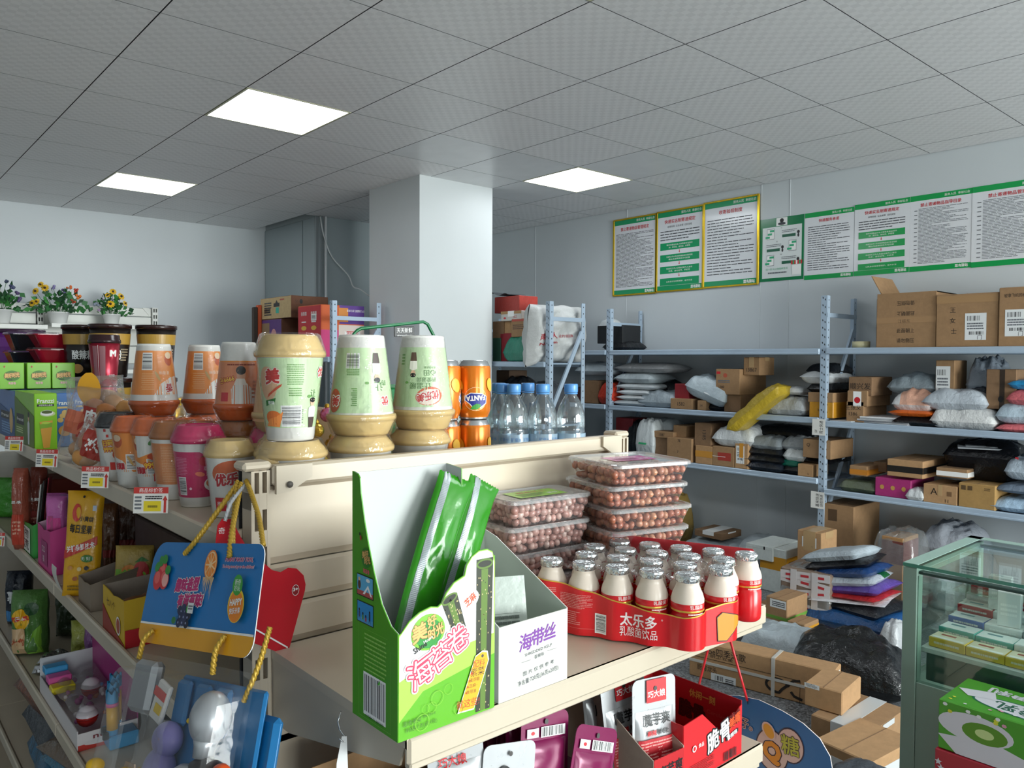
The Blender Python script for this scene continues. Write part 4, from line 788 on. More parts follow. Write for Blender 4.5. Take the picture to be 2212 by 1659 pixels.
for x, ids, rn, zz in rows:
    for k, i in enumerate(ids):
        packet(i, x, CY1-.085-k*.086+.003*((k*7) % 3), zz, .056, .083, .022 if (k+i) % 3 else .024, .03*((k % 3)-1), '%s packet, %s from the end post, %s of the counter' % (PT[i][2], ORD[k], rn))
for k, (x, y) in enumerate(((1.775, -2.06), (1.78, -2.15), (1.84, -2.02), (1.845, -2.11))):
    packet(1, x, y, (.851, .851, .869, .869)[k], .03, .05, .085, .15, 'white packet standing upright in the counter, %s of the upright four' % ORD[k])
for k in range(5): packet((2, 1, 4, 3, 2)[k], 1.905, CY1-.10-k*.1, .8885, .056, .095, .02, .05, '%s packet on top of the back row, %s from the end post' % (PT[(2, 1, 4, 3, 2)[k]][2], ORD[k]))
# milk cases in front of the counter
def case(x0, x1, y0, y1, z0, z1, col, label, red=False):
    r = thing('milk_case', label, 'drink case', ((x0+x1)/2, (y0+y1)/2, z0), 0, 'milk cases in front of the glass counter'); w, d, h = x1-x0, y1-y0, z1-z0; m = mat(col, .35)
    b = MB(); b.box((0, 0, h/2), (w, d, h), m, .002); b.build('carton', r); b = MB(); R_ = random.Random(5)
    pf = Print(b, plane((-w/2, 0, h/2), (0, -1, 0), (0, 0, 1)), .0004); W2 = ink('#d5d3da')
    if not red:
        pf.poly([(-d*.5, -h*.2), (-d*.2, -h*.05), (d*.1, -h*.3), (d*.5, -h*.36), (d*.5, -h*.5), (-d*.4, -h*.5)], W2); pf.ell(-d*.3, h*.1, d*.2, h*.28, W2, 24); pf.ell(-d*.25, h*.06, d*.12, h*.2, ink('#5b8f25')); pf.ell(-d*.25, h*.06, d*.05, h*.09, ink('#c7d992')); pf.ell(d*.1, h*.0, d*.05, h*.12, ink('#16301a'))
        pt = Print(b, plane((0, 0, h), (0, -1, 0), (1, 0, 0)), .0004); pt.ell(-d*.06, -w*.14, d*.32, w*.22, ink('#1f6b4d'), 28, -.06); pt.ell(-d*.06, -w*.14, d*.305, w*.19, W2, 28, -.06); pt.text('优酸乳', -d*.06, -w*.14, w*.22, ink('#1f5c48'), d*.40, 'c', .02, PI-.06)
        pt.text('伊利', -d*.22, w*.3, w*.17, W2, d*.24, 'c', .04, PI); pt.poly([(-d*.48, w*.06), (-d*.3, w*.22), (-d*.26, -w*.02), (-d*.4, -w*.12)], W2)
        for k in range(18): pt.ell(R_.uniform(-d*.48, d*.48), R_.uniform(-w*.48, -w*.3), .004, .003, ink(R_.choice(('#d6d63a', '#e8e8e8', '#d99ab0'))), 6); pf.ell(R_.uniform(-d*.48, d*.48), R_.uniform(h*.28, h*.48), .005, .004, ink(R_.choice(('#d6d63a', '#e8e8e8', '#d99ab0'))), 6)
    else:
        pf.ell(-d*.2, -h*.1, d*.22, h*.42, W2, 24); pf.ell(-d*.16, -h*.16, d*.16, h*.32, ink('#c3293a')); pf.poly([(-d*.26, h*.1), (-d*.2, h*.24), (-d*.14, h*.14), (-d*.06, h*.22), (-d*.04, h*.06)], ink('#2e5a2a')); pf.poly([(d*.1, h*.5), (d*.5, h*.5), (d*.5, h*.1), (d*.3, h*.2)], ink('#3a8a22'))
        for k in range(34):
            u, v = R_.uniform(-d*.48, d*.48), R_.uniform(-h*.45, h*.45); q = []
            if abs(u+d*.2) < d*.24: continue
            for t in range(10): a = PI*t/5; rr = .008 if t % 2 == 0 else .0035; q.append((u+rr*math.sin(a), v+rr*math.cos(a)))
            pf.poly(q, W2)
    b.build('print', r)
case(1.39, 1.56, -2.40, -2.04, .665, .772, '#4a9a28', 'green milk case with white oval emblem on top')
case(1.385, 1.56, -2.40, -2.036, .505, .6635, '#a82334', 'red strawberry milk case under the green one', True)
case(1.385, 1.56, -2.40, -2.038, .34, .5035, '#a82334', 'second red strawberry milk case in the stack', True); case(1.385, 1.56, -2.40, -2.038, .17, .3385, '#4a9a28', 'second green milk case low in the stack'); case(1.385, 1.56, -2.40, -2.038, .0005, .1685, '#a82334', 'lowest red milk case on the floor', True)

# ------------------------------------------------------------------ white wall shelving with flower pots
WMET = mat('#d9dad4', .4, .05, 'metal')
def ladder(b, x, y, z0, z1, w, d, m, fx=0, pitch=.05, slot=.028, cols=2):   # slotted upright seen on its -Y side
    sw = w*.17; g = (w-(cols+1)*sw)/cols
    for k in range(cols+1): b.box((x-w/2+sw/2+k*(sw+g), y, (z0+z1)/2), (sw, d, z1-z0), m)
    z = z0
    while z < z1-.001:
        e = min(z+pitch-slot, z1); b.box((x, y, (z+e)/2), (w, d*.98, e-z), m); z += pitch
    b.box((x, y+d*.9, (z0+z1)/2), (w*.98, .002, z1-z0), mat('#202124', .8))
r = thing('wall_shelving', 'white slotted metal shelving along the plain back wall holding flower pots', 'shelving', (0, 0, 0))
for x in (-.95, .03, 1.005, 1.965):
    b = MB(); ladder(b, x, 5.27, 0, 1.99, .05, .04, WMET, pitch=.06, slot=.035); b.build('upright', r)
for k, (x0, x1) in enumerate(((-.92, .0), (.06, .975), (1.035, 1.935))):
    for z0, z1 in ((1.80, 1.90), (1.90, 1.985), (1.45, 1.62), (1.62, 1.79)): b = MB(); b.box(((x0+x1)/2, 5.285, (z0+z1)/2), (x1-x0, .012, z1-z0-.006), WMET, .004); b.build('back_panel', r)
    for x, s in ((x0+.02, 1), (x1-.02, -1)): b = MB(); b.prism([(0, 0), (.06*s, 0), (.0, -.07)] if s > 0 else [(0, 0), (0, -.07), (.06*s, 0)], (x, 5.275, 1.985), (1, 0, 0), (0, 0, 1), .01, WMET); b.build('corner_plate', r)
    for z in (1.785+.012*(k == 2)-.006*(k == 1), 1.40, 1.02, .62, .15):
        b = MB(); b.box(((x0+x1)/2, 5.08, z-.012), (x1-x0+.03, .38, .024), WMET, .002); b.box(((x0+x1)/2, 4.886, z-.016), (x1-x0+.035, .012, .038), WMET, .003); b.build('shelf', r)
GRNL = (mat('#2c6b33', .5), mat('#1d4a28', .55), mat('#3f8a3c', .5)); YEL = mat('#e3b91f', .5); DKC = mat('#3a2412', .7); POT = mat('#e3e4e2', .35)
def flowerpot(x, z, s, label, blooms, small, seed):
    q = random.Random(seed); r = thing('flower_pot', label, 'flower pot', (x, 5.02, z), 0, 'artificial flowers in white pots')
    b = MB(); n = 32; k0 = [(.045, 0), (.048, .004), (.064, .082), (.068, .084), (.068, .09), (.060, .09), (.058, .075)]
    b.lathe([(a*s, c*s) for a, c in k0], n, POT); b.build('pot', r); b = MB(); b.lathe([(.058*s, .072*s), (.0, .076*s)], 16, DKC, cap=False); b.build('soil', r)
    b = MB()
    for i in range(90):
        a, e, l = q.uniform(0, 2*PI), q.uniform(.15, 1.35), q.uniform(.05, .17)*s; d = Vector((math.cos(a)*math.cos(e)*1.0, math.sin(a)*math.cos(e)*.6, math.sin(e))); p = Vector((0, 0, .07*s))+d*l; t = d.cross(Vector((q.uniform(-1, 1), q.uniform(-1, 1), .4))).normalized(); w = q.uniform(.012, .026)*s; ln = q.uniform(.03, .055)*s; up = d.cross(t)*.006
        b.add([p, p+d*ln*.5+t*w+up, p+d*ln, p+d*ln*.5-t*w+up], [(0, 1, 2, 3)], q.choice(GRNL), True)
    tag(b.build('foliage', r), kind='stuff')
    for (dx, dz, R) in blooms:
        b = MB(); c = Vector((dx*s, -.05*s, dz*s)); nrm = Vector((dx*1.2, -.14, .05+q.uniform(-.02, .05))).normalized(); t = nrm.cross(Vector((0, 0, 1))).normalized(); u = t.cross(nrm)
        b.tube([(0, 0, .07*s), c*.6+Vector((0, .02, .01)), c], .0022, 5, GRNL[0])
        for i in range(11):
            a = 2*PI*i/11; d = t*math.cos(a)+u*math.sin(a); e = t*math.cos(a+PI/2)+u*math.sin(a+PI/2); b.add([c+d*R*.15, c+d*R*.65+e*R*.25+nrm*.004, c+d*R-nrm*.004, c+d*R*.65-e*R*.25+nrm*.004], [(0, 1, 2, 3)], YEL)
        b.ball(c+nrm*.003, R*.3, DKC, 8, 5); b.build('flower', r)
    b = MB()
    for (dx, dz, cc) in small:
        for i in range(5): b.ball((dx*s+q.uniform(-.016, .016), -.03+q.uniform(-.02, .02), dz*s+q.uniform(-.016, .016)), q.uniform(.006, .011)*s, ink(cc), 6, 4)
        b.tube([(0, 0, .07*s), (dx*s*.5, -.01, dz*s*.7), (dx*s, -.03, dz*s)], .002, 4, GRNL[0])
    tag(b.build('small_blossoms', r), kind='stuff'); return r
flowerpot((1.096,5.020,1.789)[0], 1.786, 1.28, 'white pot with the widest bunch of yellow flowers and red buds', [(-.14, .22, .034), (-.085, .245, .036), (-.16, .14, .034), (-.135, .15, .032), (-.11, .265, .03)], [(-.03, .25, '#8d86b8'), (.02, .23, '#6a5c94'), (.06, .26, '#d86a2b'), (.11, .24, '#c4402c'), (.12, .2, '#e07b2e'), (.09, .17, '#c24a2a')], 4)
flowerpot((1.521,5.020,1.804)[0], 1.798, 1.12, 'white pot nearest the slotted end post with yellow flowers facing out', [(-.02, .17, .04), (.0, .27, .034), (.06, .235, .038), (.09, .18, .03), (-.04, .24, .026)], [(-.08, .2, '#b9b0c9'), (-.1, .12, '#b193b8'), (.0, .2, '#a79bb8'), (-.12, .16, '#8e97a8')], 6)
flowerpot((0.675,5.020,1.798)[0], 1.786, 1.3, 'white pot with trailing purple sprigs at the picture edge', [(-.03, .2, .03)], [(.06, .24, '#4d5274'), (.09, .2, '#5a4a74'), (.1, .16, '#5a4a74'), (.03, .27, '#43506a')], 8)

# ------------------------------------------------------------------ beige gondola: long shelving with a panelled end
BEI = mat('#cdbfaa', .38, .05, 'metal'); BEI2 = mat('#c6b9a5', .4, .05, 'metal'); LIPC = mat('#c9bda9', .35, .05, 'metal')
GON = thing('shop_gondola', 'beige metal shop gondola with slotted uprights, long shelves and a panelled shelf end', 'shelving', (0, 0, 0))
def gbox(n, c, d, m=BEI, bev=.0015): b = MB(); b.box(c, d, m, bev); return b.build(n, GON)
ZD, Z2, Z3, Z4, Z5 = 1.27, .985, .66, .36, .12; YE = -1.69; GY1 = 2.4
for x, w in ((.0165, .026), (.748, .026)):
    b = MB(); ladder(b, x, YE+.012, 0, 1.352, w, .03, BEI, pitch=.05, slot=.028); b.build('upright', GON)
for x in (.0165, .748): gbox('post_cap', (x-.004, YE+.014, 1.358), (.040, .036, .012), BEI, .004)
gbox('top_rail', (.382, YE+.004, 1.344), (.70, .022, .028), BEI, .004)
for x0, s in ((.034, 1), (.730, -1)):
    b = MB(); q = [(0, .006), (.052*s, .006), (.052*s, -.012), (.02*s, -.030), (.0, -.032)]; b.prism(q if s < 0 else q[::-1], (x0, YE-.010, 1.352), (1, 0, 0), (0, 0, 1), .006, BEI2); b.build('corner_bracket', GON)
b = MB(); b.lathe([(.0045, 0), (.0045, .0015), (.0, .0016)], 10, mat('#55504a', .6)); b.build('bolt', GON, (.052, YE-.0145, 1.332), (PI/2, 0, 0))
for z0, z1 in ((1.222, 1.328), (1.165, 1.220), (1.108, 1.163), (1.0, 1.106), (.89, .998), (.74, .885), (.58, .738), (.42, .578), (.2, .418)):
    b = MB(); x0, x1, y = .032, .732, YE+.012
    b.add([(x0, y, z0), (x1, y, z0), (x1, y-.006, z0+.010), (x0, y-.006, z0+.010), (x1, y-.006, z1-.004), (x0, y-.006, z1-.004), (x1, y, z1), (x0, y, z1)], [(0, 1, 2, 3), (3, 2, 4, 5), (5, 4, 6, 7)], BEI); b.build('back_panel', GON)
gbox('panel_backing', (.382, YE+.024, .68), (.70, .01, 1.3), BEI2, 0)
def endshelf(z, x0, x1, y0):
    b = MB(); b.box(((x0+x1)/2, (y0+YE)/2, z-.006), (x1-x0, YE-y0-.002, .012), BEI); b.build('shelf_board', GON)
    b = MB(); b.box(((x0+x1)/2, y0+.003, z-.015), (x1-x0, .010, .030), LIPC, .0035); b.box(((x0+x1)/2, y0+.008, z-.033), (x1-x0-.01, .012, .010), LIPC, .002); b.build('price_rail', GON)
    for x in (x0+.003, x1-.003):
        b = MB(); q = [(0, 0), (YE-y0-.01, 0), (YE-y0-.01, -.085), (YE-y0-.06, -.085), (.01, -.024)]; b.prism(q, (x, y0+.008, z-.012), (0, 1, 0), (0, 0, 1), .003, BEI2); b.build('shelf_bracket', GON)
endshelf(1.11, .03, .715, -2.022); endshelf(.885, .03, .712, -2.022); endshelf(.30, .03, .712, -2.022)
# long shelves on both sides
gbox('deck_board', (.38, (YE+.03+GY1)/2, ZD-.006), (.80, GY1-YE-.03, .012), BEI)
for z in (ZD, Z2, Z3, Z4, Z5):
    ln = 1.0; y = YE+.005
    while y < GY1-.01:
        e = min(y+ln, GY1)
        gbox('price_rail', (-.031, (y+e)/2, z-.010), (.010, e-y-.002, .032), LIPC, .003)
        if z < ZD: gbox('shelf_board', (.17, (y+e)/2, z-.006), (.385, e-y-.002, .012), BEI)
        gbox('price_rail', (.791, (y+e)/2, z-.010), (.010, e-y-.002, .032), LIPC, .003)
        if z < ZD: gbox('shelf_board', (.59, (y+e)/2, z-.006), (.385, e-y-.002, .012), BEI)
        y = e
gbox('spine_panel', (.38, (YE+.05+GY1)/2, .63), (.012, GY1-YE-.06, 1.25), mat('#8f8a80', .5, 0, 'metal'))
gbox('kick_board', (-.005, (YE+GY1)/2, .05), (.012, GY1-YE, .10), BEI2)
for y in (YE+.03+1.0, YE+2.0):
    b = MB(); b.box((.38, y, .63), (.03, .04, 1.26), BEI2, .002); b.build('upright', GON)
for z in (Z2, Z3): gbox('shelf_bracket', (.15, YE+.008, z-.035), (.34, .003, .045), BEI2, 0)

# price tickets on the long shelf edges
def ticket(px, label, tilt):
    b = MB(); b.box((0, 0, .019), (.0008, .05, .038), mat('#e9e6e0', .35)); pr = Print(b, plane((-.0005, 0, .019), (0, -1, 0), (0, 0, 1)), .0002)
    pr.rect(-.025, .010, .025, .019, ink('#c4342c')); pr.text('商品标价签', 0, .0145, .006, WHT, .034); pr.rect(-.010, -.016, .015, -.001, ink('#e8cf1e')); pr.lines(-.023, -.014, -.013, .007, 4, LGREY, 2); pr.lines(-.008, .001, .018, .007, 2, BLK, 4); pr.lines(-.004, -.012, .010, -.006, 1, ink('#8a7a1a'), 1)
    pr.poly([(.019, -.018), (.0225, -.018), (.0225, .0), (.0245, .0), (.0208, .007), (.017, .0), (.019, .0)], ink('#c4342c'))
    single(b, 'price_ticket', label, 'price ticket', (-.060, px[1]-.012, px[2]), (tilt*.0, .12, .75+tilt), 'price tickets on the long shelf edges')
ticket((-0.040,-0.340,1.262), 'price ticket under the blue and green biscuit boxes', .0); ticket((-0.040,-0.739,1.264), 'price ticket half hidden under the bread bag', .0)
ticket((-0.040,-1.148,1.270), 'price ticket below the black lidded cup', .05); ticket((-0.040,-1.468,1.273), 'price ticket between the orange cups and the pink cup', .15); ticket((-0.040,-0.039,0.963), 'price ticket on the second shelf edge under the brown packets', .0)

# ------------------------------------------------------------------ goods on the upper end shelf
ZS = 1.1105
# green snack display box
r = thing('snack_display_box', 'tall bright green cardboard display box of seaweed rolls overhanging the shelf corner', 'display box', (0, 0, ZS), 0)
GR = mat('#5fae1e', .32); GRD = mat('#4c9a16', .36); INN = mat('#bfc3c1', .6); LGR = ink('#b7dc6a'); PINK = ink('#d63a5c'); GOLDI = ink('#e0b36a')
x0, x1, y0, y1 = .0175, .1445, -2.0235, -1.933; T = .0012
side = [(y1, 0), (y1, .268), (y1-.012, .266), (y1-.016, .262), (y1-.018, .245), (y1-.026, .215), (y1-.034, .192), (y1-.045, .165), (y1-.060, .135), (y1-.078, .116), (y0, .1115), (y0, 0)]
b = MB(); b.prism(side, (x0, 0, 0), (0, 1, 0), (0, 0, 1), T, GRD); b.prism([(p[0]+.0008 if p[0] < y1 else p[0]-.001, p[1]) for p in side], (x0+T, 0, 0), (0, 1, 0), (0, 0, 1), T*.6, INN); b.build('side_panel', r)
front = [(0, 0), (.127, 0), (.127, .165), (.1235, .177), (.116, .181), (.104, .181), (.094, .176), (.087, .168), (.084, .157), (.070, .152), (.060, .143), (.054, .133), (.049, .130), (.040, .132), (.026, .129), (.013, .122), (.003, .1115), (0, .1105)]
b = MB(); b.prism(front, (x0, y0, 0), (1, 0, 0), (0, 0, 1), T, GR); b.prism([(p[0]*.99+.0006, p[1]*.995) for p in front], (x0, y0+T, 0), (1, 0, 0), (0, 0, 1), T*.6, INN); b.build('front_panel', r)
b = MB(); b.box(((x0+x1)/2, y1, .133), (x1-x0, T, .266), INN); b.build('back_panel', r)
rside = [(y1, 0), (y1, .266), (y1-.030, .263), (y1-.032, .150), (y0, .172), (y0, 0)]
b = MB(); b.prism(rside, (x1, 0, 0), (0, 1, 0), (0, 0, 1), T, INN, GR); b.build('side_panel', r)
b = MB(); b.box(((x0+x1)/2, (y0+y1)/2, .0006), (x1-x0, y1-y0, T), GR); b.build('bottom_panel', r)
# print on the front: u 0..0.127, v 0..0.18
b = MB(); P = Print(b, plane((x0, y0-.0007, 0), (1, 0, 0), (0, 0, 1)), .00010)
P.poly([(.0005, .02), (.030, .045), (.127, .062), (.127, .165), (.1235, .1765), (.116, .1803), (.104, .1803), (.094, .1753), (.0876, .1672), (.0845, .1565), (.070, .1514), (.0604, .1425), (.0545, .1325), (.049, .1294), (.040, .1313), (.026, .1284), (.013, .1213), (.003, .111), (.0005, .110)], mat('#a6cf55', .3))
P.poly([(.001, .062), (.03, .072), (.07, .080), (.1255, .085), (.1255, .164), (.1228, .1755), (.116, .1795), (.104, .1795), (.0945, .1747), (.088, .1667), (.085, .1558), (.0705, .1506), (.061, .1418), (.055, .1318), (.049, .1286), (.040, .1305), (.0265, .1276), (.0135, .1206), (.0035, .1105), (.001, .108)], mat('#ece9ea', .3))
SEA = mat('#2a2f1c', .45); SEAL = mat('#5c7a2c', .5); SES = ink('#d8c08c'); R_ = random.Random(3)
def roll(a, c, w0, w1):
    (u0, v0), (u1, v1) = a, c; d = Vector((u1-u0, v1-v0)).normalized(); n = Vector((-d.y, d.x))
    q = lambda t, s: (u0+(u1-u0)*t+n.x*s*(w0+(w1-w0)*t)/2, v0+(v1-v0)*t+n.y*s*(w0+(w1-w0)*t)/2)
    P.poly([q(0, -1), q(1, -1), q(1, 1), q(0, 1)], SEA); P.poly([q(0, -.35), q(.93, -.4), q(.93, .4), q(0, .35)], SEAL)
    for k in range(60):
        t, s = R_.random(), R_.uniform(-.9, .9); o = q(t*.95, s); P.b.add([P.fn(o[0]+x, o[1]+y, P.e+(P.l+1)*P.d) for x, y in ((-.0004, -.0009), (.0005, -.0006), (.0004, .0009), (-.0005, .0006))], [(0, 1, 2, 3)], SES if k % 4 else SEA)
    P.ell(q(.965, 0)[0], q(.965, 0)[1], w1/2, w1*.24, SEAL, 20, math.atan2(n.y, n.x)+PI); P.ell(q(.965, 0)[0], q(.965, 0)[1], w1*.40, w1*.15, mat('#1d2113', .5), 20, math.atan2(n.y, n.x)+PI)
roll((.083, .084), (.0635, .137), .016, .022); roll((.110, .002), (.1125, .171), .020, .024)
P.ell(.092, .129, .0125, .0095, WHT, 20, .5); P.text('芝麻', .092, .129, .0085, ink('#d8532e'), .016, 'c', .03, .55)
P.ell(.0365, .106, .0215, .019, mat('#7cb83a', .3), 26); P.ell(.0375, .104, .017, .015, mat('#2f8f3a', .3), 26)
P.text2('美', .0255, .1075, .017, GOLDI, ink('#7a4a22'), None, 'c', .03, .25, .15, .03); P.text2('好', .041, .1165, .0105, GOLDI, ink('#7a4a22'), None, 'c', .03, .3, .15, .03); P.text2('时光', .046, .1045, .0115, GOLDI, ink('#7a4a22'), .02, 'c', .03, .3, .15, .03); P.text('Shine', .026, .0925, .007, BLK, .017, 'c', .02, .35); P.text('Hours', .036, .0985, .004, WHT, .012, 'c', .02, .35)
for c, u, v, h, ro in (('海', .0265, .0655, .028, .38), ('苔', .0525, .0765, .026, .42), ('卷', .0745, .089, .026, .45)): P.text(c, u, v, h, ink('#f3f0f2'), None, 'c', .10, ro)
for c, u, v, h, ro in (('海', .0265, .0655, .028, .38), ('苔', .0525, .0765, .026, .42), ('卷', .0745, .089, .026, .45)): P.text(c, u, v, h, PINK, None, 'c', .05, ro)
for c, u, v, h, ro in (('海', .0265, .0655, .028, .38), ('苔', .0525, .0765, .026, .42), ('卷', .0745, .089, .026, .45)): P.text(c, u, v, h, ink('#fbf4f6'), None, 'c', .0, ro)
q = [(.0745, .0075), (.0985, .0075), (.1225, .060), (.1205, .066), (.112, .068), (.1055, .061)]; q = [(.0755, .010), (.0965, .0085), (.1165, .0565), (.1145, .066), (.108, .068), (.0985, .0645)]
P.poly([(u+(u-.097)*.07, v+(v-.038)*.05) for u, v in q], WHT); P.poly(q, ink('#efae22')); P.ell(.1085, .0635, .0018, .0018, ink('#49463e'), 12)
A = -.33
for t, u, v, h, m in (('配料', .1035, .0565, .0075, ink('#b4482a')), ('紫菜', .1015, .0475, .0085, BLK), ('麦芽糖', .0975, .040, .004, ink('#7a5320')), ('芝麻', .0945, .034, .004, ink('#7a5320')), ('食用油', .0925, .028, .004, ink('#7a5320')), ('就这些!', .0885, .0165, .0085, ink('#c23a22'))): P.text(t, u, v, h, m, None, 'c', .01, A+.26)
for u, v, rr in ((.0935, .0475, .0013), (.0905, .040, .0011), (.088, .034, .001), (.0855, .028, .0009)): P.ell(u, v, rr, rr*1.3, ink('#c23a22'), 8)
for k in range(4): v = .0525-.0065*k; P.poly([(.0915-.0025*k, v-.0002), (.109-.0025*k, v+.0004), (.109-.0025*k, v+.0007), (.0915-.0025*k, v+.0002)], ink('#b98a22'))
P.text('即食紫菜', .016, .0175, .0055, ink('#3c6a1c'), .022); P.text('图案仅供参考', .037, .019, .003, ink('#3c6a1c'), .016); P.text('净含量:27克(3克×9支)', .027, .0105, .0045, ink('#3c6a1c'), .04)
for k in range(7): 
    cx, cy_, rr = R_.uniform(.02, .085), R_.uniform(.01, .06), R_.uniform(.004, .009); n = 16
    P.put([(cx+rr*s*math.cos(2*PI*i/n), cy_+rr*s*math.sin(2*PI*i/n)) for i in range(n) for s in (1, .93)], [(2*i, 2*((i+1) % n), 2*((i+1) % n)+1, 2*i+1) for i in range(n)], ink('#82c234'))
b.build('front_print', r)
# print on the left side: u runs towards the camera
b = MB(); P = Print(b, plane((x0-.0007, y1, 0), (0, -1, 0), (0, 0, 1)), .00010); LG2 = ink('#8fc85a')
P.bars(.026, .012, .066, .052, True, 11, 24); P.text('6 928475 209299', .046, .008, .0035, BLK, .036)
for u0, v0, u1, v1 in ((.014, .004, .014, .158), (.014, .004, .078, .004), (.078, .004, .078, .09)): P.rect(u0, v0, max(u1, u0+.0003), max(v1, v0+.0003), LG2)
P.lines(.026, .056, .070, .098, 9, LG2, 4, .4, .1); P.rect(.024, .101, .072, .1012, LG2)
for v, sky, gnd in ((.106, '#2f8fd0', '#3f7fb4'), (.135, '#5fb2dc', '#b5524a')):
    P.rect(.0105, v, .0445, v+.0235, BLK); P.rect(.0115, v+.001, .0435, v+.0225, ink(sky)); P.rect(.0115, v+.001, .0435, v+.006, ink(gnd) if v > .12 else ink('#4a9bd0'))
    if v < .12:
        for k, (u, hh, cc) in enumerate(((.0155, .012, '#3a3f6a'), (.023, .009, '#5f8f3c'), (.029, .007, '#a03c5c'), (.037, .013, '#2c3a4a'))): P.poly([(u-.0015, v+.003), (u-.0025, v+.001+hh*.1), (u, v+hh*.5), (u+.0028, v+.001+hh*.1), (u+.0015, v+.003), (u+.0015, v+hh), (u-.0015, v+hh)], ink(cc)); P.ell(u, v+hh+.0015, .0014, .0016, BLK, 8)
    else: P.poly([(.023, v+.003), (.034, v+.014), (.042, v+.003), (.039, v+.003), (.033, v+.010), (.027, v+.003)], WHT); P.ell(.016, v+.012, .003, .005, ink('#5a3a2a')); P.ell(.016, v+.018, .002, .002, ink('#e0b890')); P.ell(.034, v+.019, .004, .002, WHT)
P.ell(.030, .178, .0095, .011, mat('#2f7a22', .4), 20); P.text2('美好', .0285, .1815, .007, GOLDI, ink('#6a3d1c'), .013, 'c', .03, .25, .1, .03); P.text2('时光', .033, .1755, .007, GOLDI, ink('#6a3d1c'), .012, 'c', .03, .25, .1, .03); P.text('海苔卷', .031, .1635, .0045, ink('#d65a6a'), .013, 'c', .03); P.ell(.0195, .198, .0018, .0028, ink('#b02a2a')); P.rect(.0165, .2005, .019, .2035, ink('#1f3a14'))
b.build('side_print', r)
# three sealed seaweed roll sachets standing in the box
SAT = mat('#2c8412', .15, 0, 'film', fb=.06, fs=22); SEAM_ = mat('#9fa7a9', .3, .5)
def sachet(P0, P1, w, t, label, side_n, seed, seam=-.28):
    P0, P1 = Vector(P0), Vector(P1); L = (P1-P0).length; z = (P1-P0).normalized(); n = Vector(side_n); n = (n-z*n.dot(z)).normalized(); x = z.cross(n)*-1
    r = thing('snack_sachet', label, 'sachet', P0, 0, 'green sachets in the seaweed box'); M = Matrix((x, n, z)).transposed()
    def f(u, v, s):
        uu = u*2-1; pin = max(0, 1-abs(v*2-1)**7); th = t/2*pin**.6*max(0, 1-abs(uu)**2.6)**.5; ww = w/2*(1+.10*(1-pin)); nn = nz(uu*1.4, v*6, seed)*.10*t*pin+.14*t*pin*(1-abs(nz(uu*2+v*3, v*9, seed+2))*2)*.5
        return M @ Vector((uu*ww+.004*math.sin(v*3+seed)*pin, s*(th+nn*max(0, 1-abs(uu)**4)), v*L+.0015*((int(u*22) % 2)) * (1 if v > .99 else 0)))
    b = MB(); b.grid(lambda u, v: f(u, v, -1), 22, 40, SAT); b.grid(lambda u, v: f(1-u, v, 1), 22, 40, SAT); b.build('wrapper', r)
    b = MB(); 
    b.grid(lambda u, v: f(.5+seam-.09+.18*u, v, -1)+M @ Vector((0, -.0006, 0)), 8, 40, SEAM_, True)
    for k in range(110): v = .05+.9*k/110; b.grid(lambda u, q: f(.5+seam-.085+.17*u, v+q*.0035, -1)+M @ Vector((0, -.0007, 0)), 4, 1, mat('#858f92', .4))
    b.build('seam_strip', r); return r
sachet((.036, -1.995, 1.150), (.143, -1.957, 1.362), .045, .014, 'front green sachet with silver seam in the seaweed box', (.25, 1, 0), 3)
sachet((.072, -1.984, 1.150), (.186, -1.955, 1.352), .045, .014, 'shiny green sachet leaning right in the seaweed box', (.05, 1, 0), 7, -.25)
sachet((.06, -1.962, 1.150), (.160, -1.944, 1.356), .040, .012, 'green sachet half hidden behind two others in the seaweed box', (.15, 1, 0), 9, .2)
# white kelp box
KB = mat('#dcdbd3', .3); KI = mat('#c2cac0', .5)
r = thing('kelp_display_box', 'white display box with purple lettering beside the green seaweed box', 'display box', (0, 0, ZS), 0)
a0, a1, c0, c1 = .1535, .2635, -2.0205, -1.86
b = MB(); b.box(((a0+a1)/2, c0, .0435), (a1-a0, T, .087), KB); b.build('front_panel', r)
sp = [(c0, 0), (c0, .087), (c0+.0, .0875), (c1-.025, .152), (c1, .158), (c1, 0)]
for xx in (a1, a0+.0005): b = MB(); b.prism(sp, (xx, 0, 0), (0, 1, 0), (0, 0, 1), T, KI, KB); b.build('side_panel', r)
b = MB(); b.box(((a0+a1)/2, c1, .079), (a1-a0, T, .158), KI); b.build('back_panel', r); b = MB(); b.box(((a0+a1)/2, (c0+c1)/2, .001), (a1-a0, c1-c0, .002), KI); b.build('bottom_panel', r)
b = MB(); P = Print(b, plane((a0, c0-.0007, 0), (1, 0, 0), (0, 0, 1)), .00015); PU = ink('#7a3f9a'); KG = ink('#5b5f64')
for c, u, v in (('海', .041, .061), ('带', .0605, .063), ('丝', .080, .065)): P.text(c, u, v, .0185, PU, None, 'c', .02, .05, .1)
P.text('SHREDDED KELP', .0615, .0475, .0042, KG, .044, 'c', .0, .06); P.text('·香辣味·', .0625, .0405, .0045, KG, .018, 'c', 0, .06); P.rect(.034, .0385, .049, .0388, KG); P.rect(.076, .0425, .091, .0428, KG)
P.text('图 片 仅 供 参 考', .062, .026, .0048, KG, .05, 'c', 0, .06); P.text('净含量:720克(36克x20包)', .0615, .0165, .0058, KG, .066, 'c', .005, .06); b.build('front_print', r)
r = thing('kelp_sachet', 'pale grey green sachet leaning inside the white kelp box', 'sachet', (.19, -1.995, ZS+.004), (-.30, 0, -.45)); b = MB()
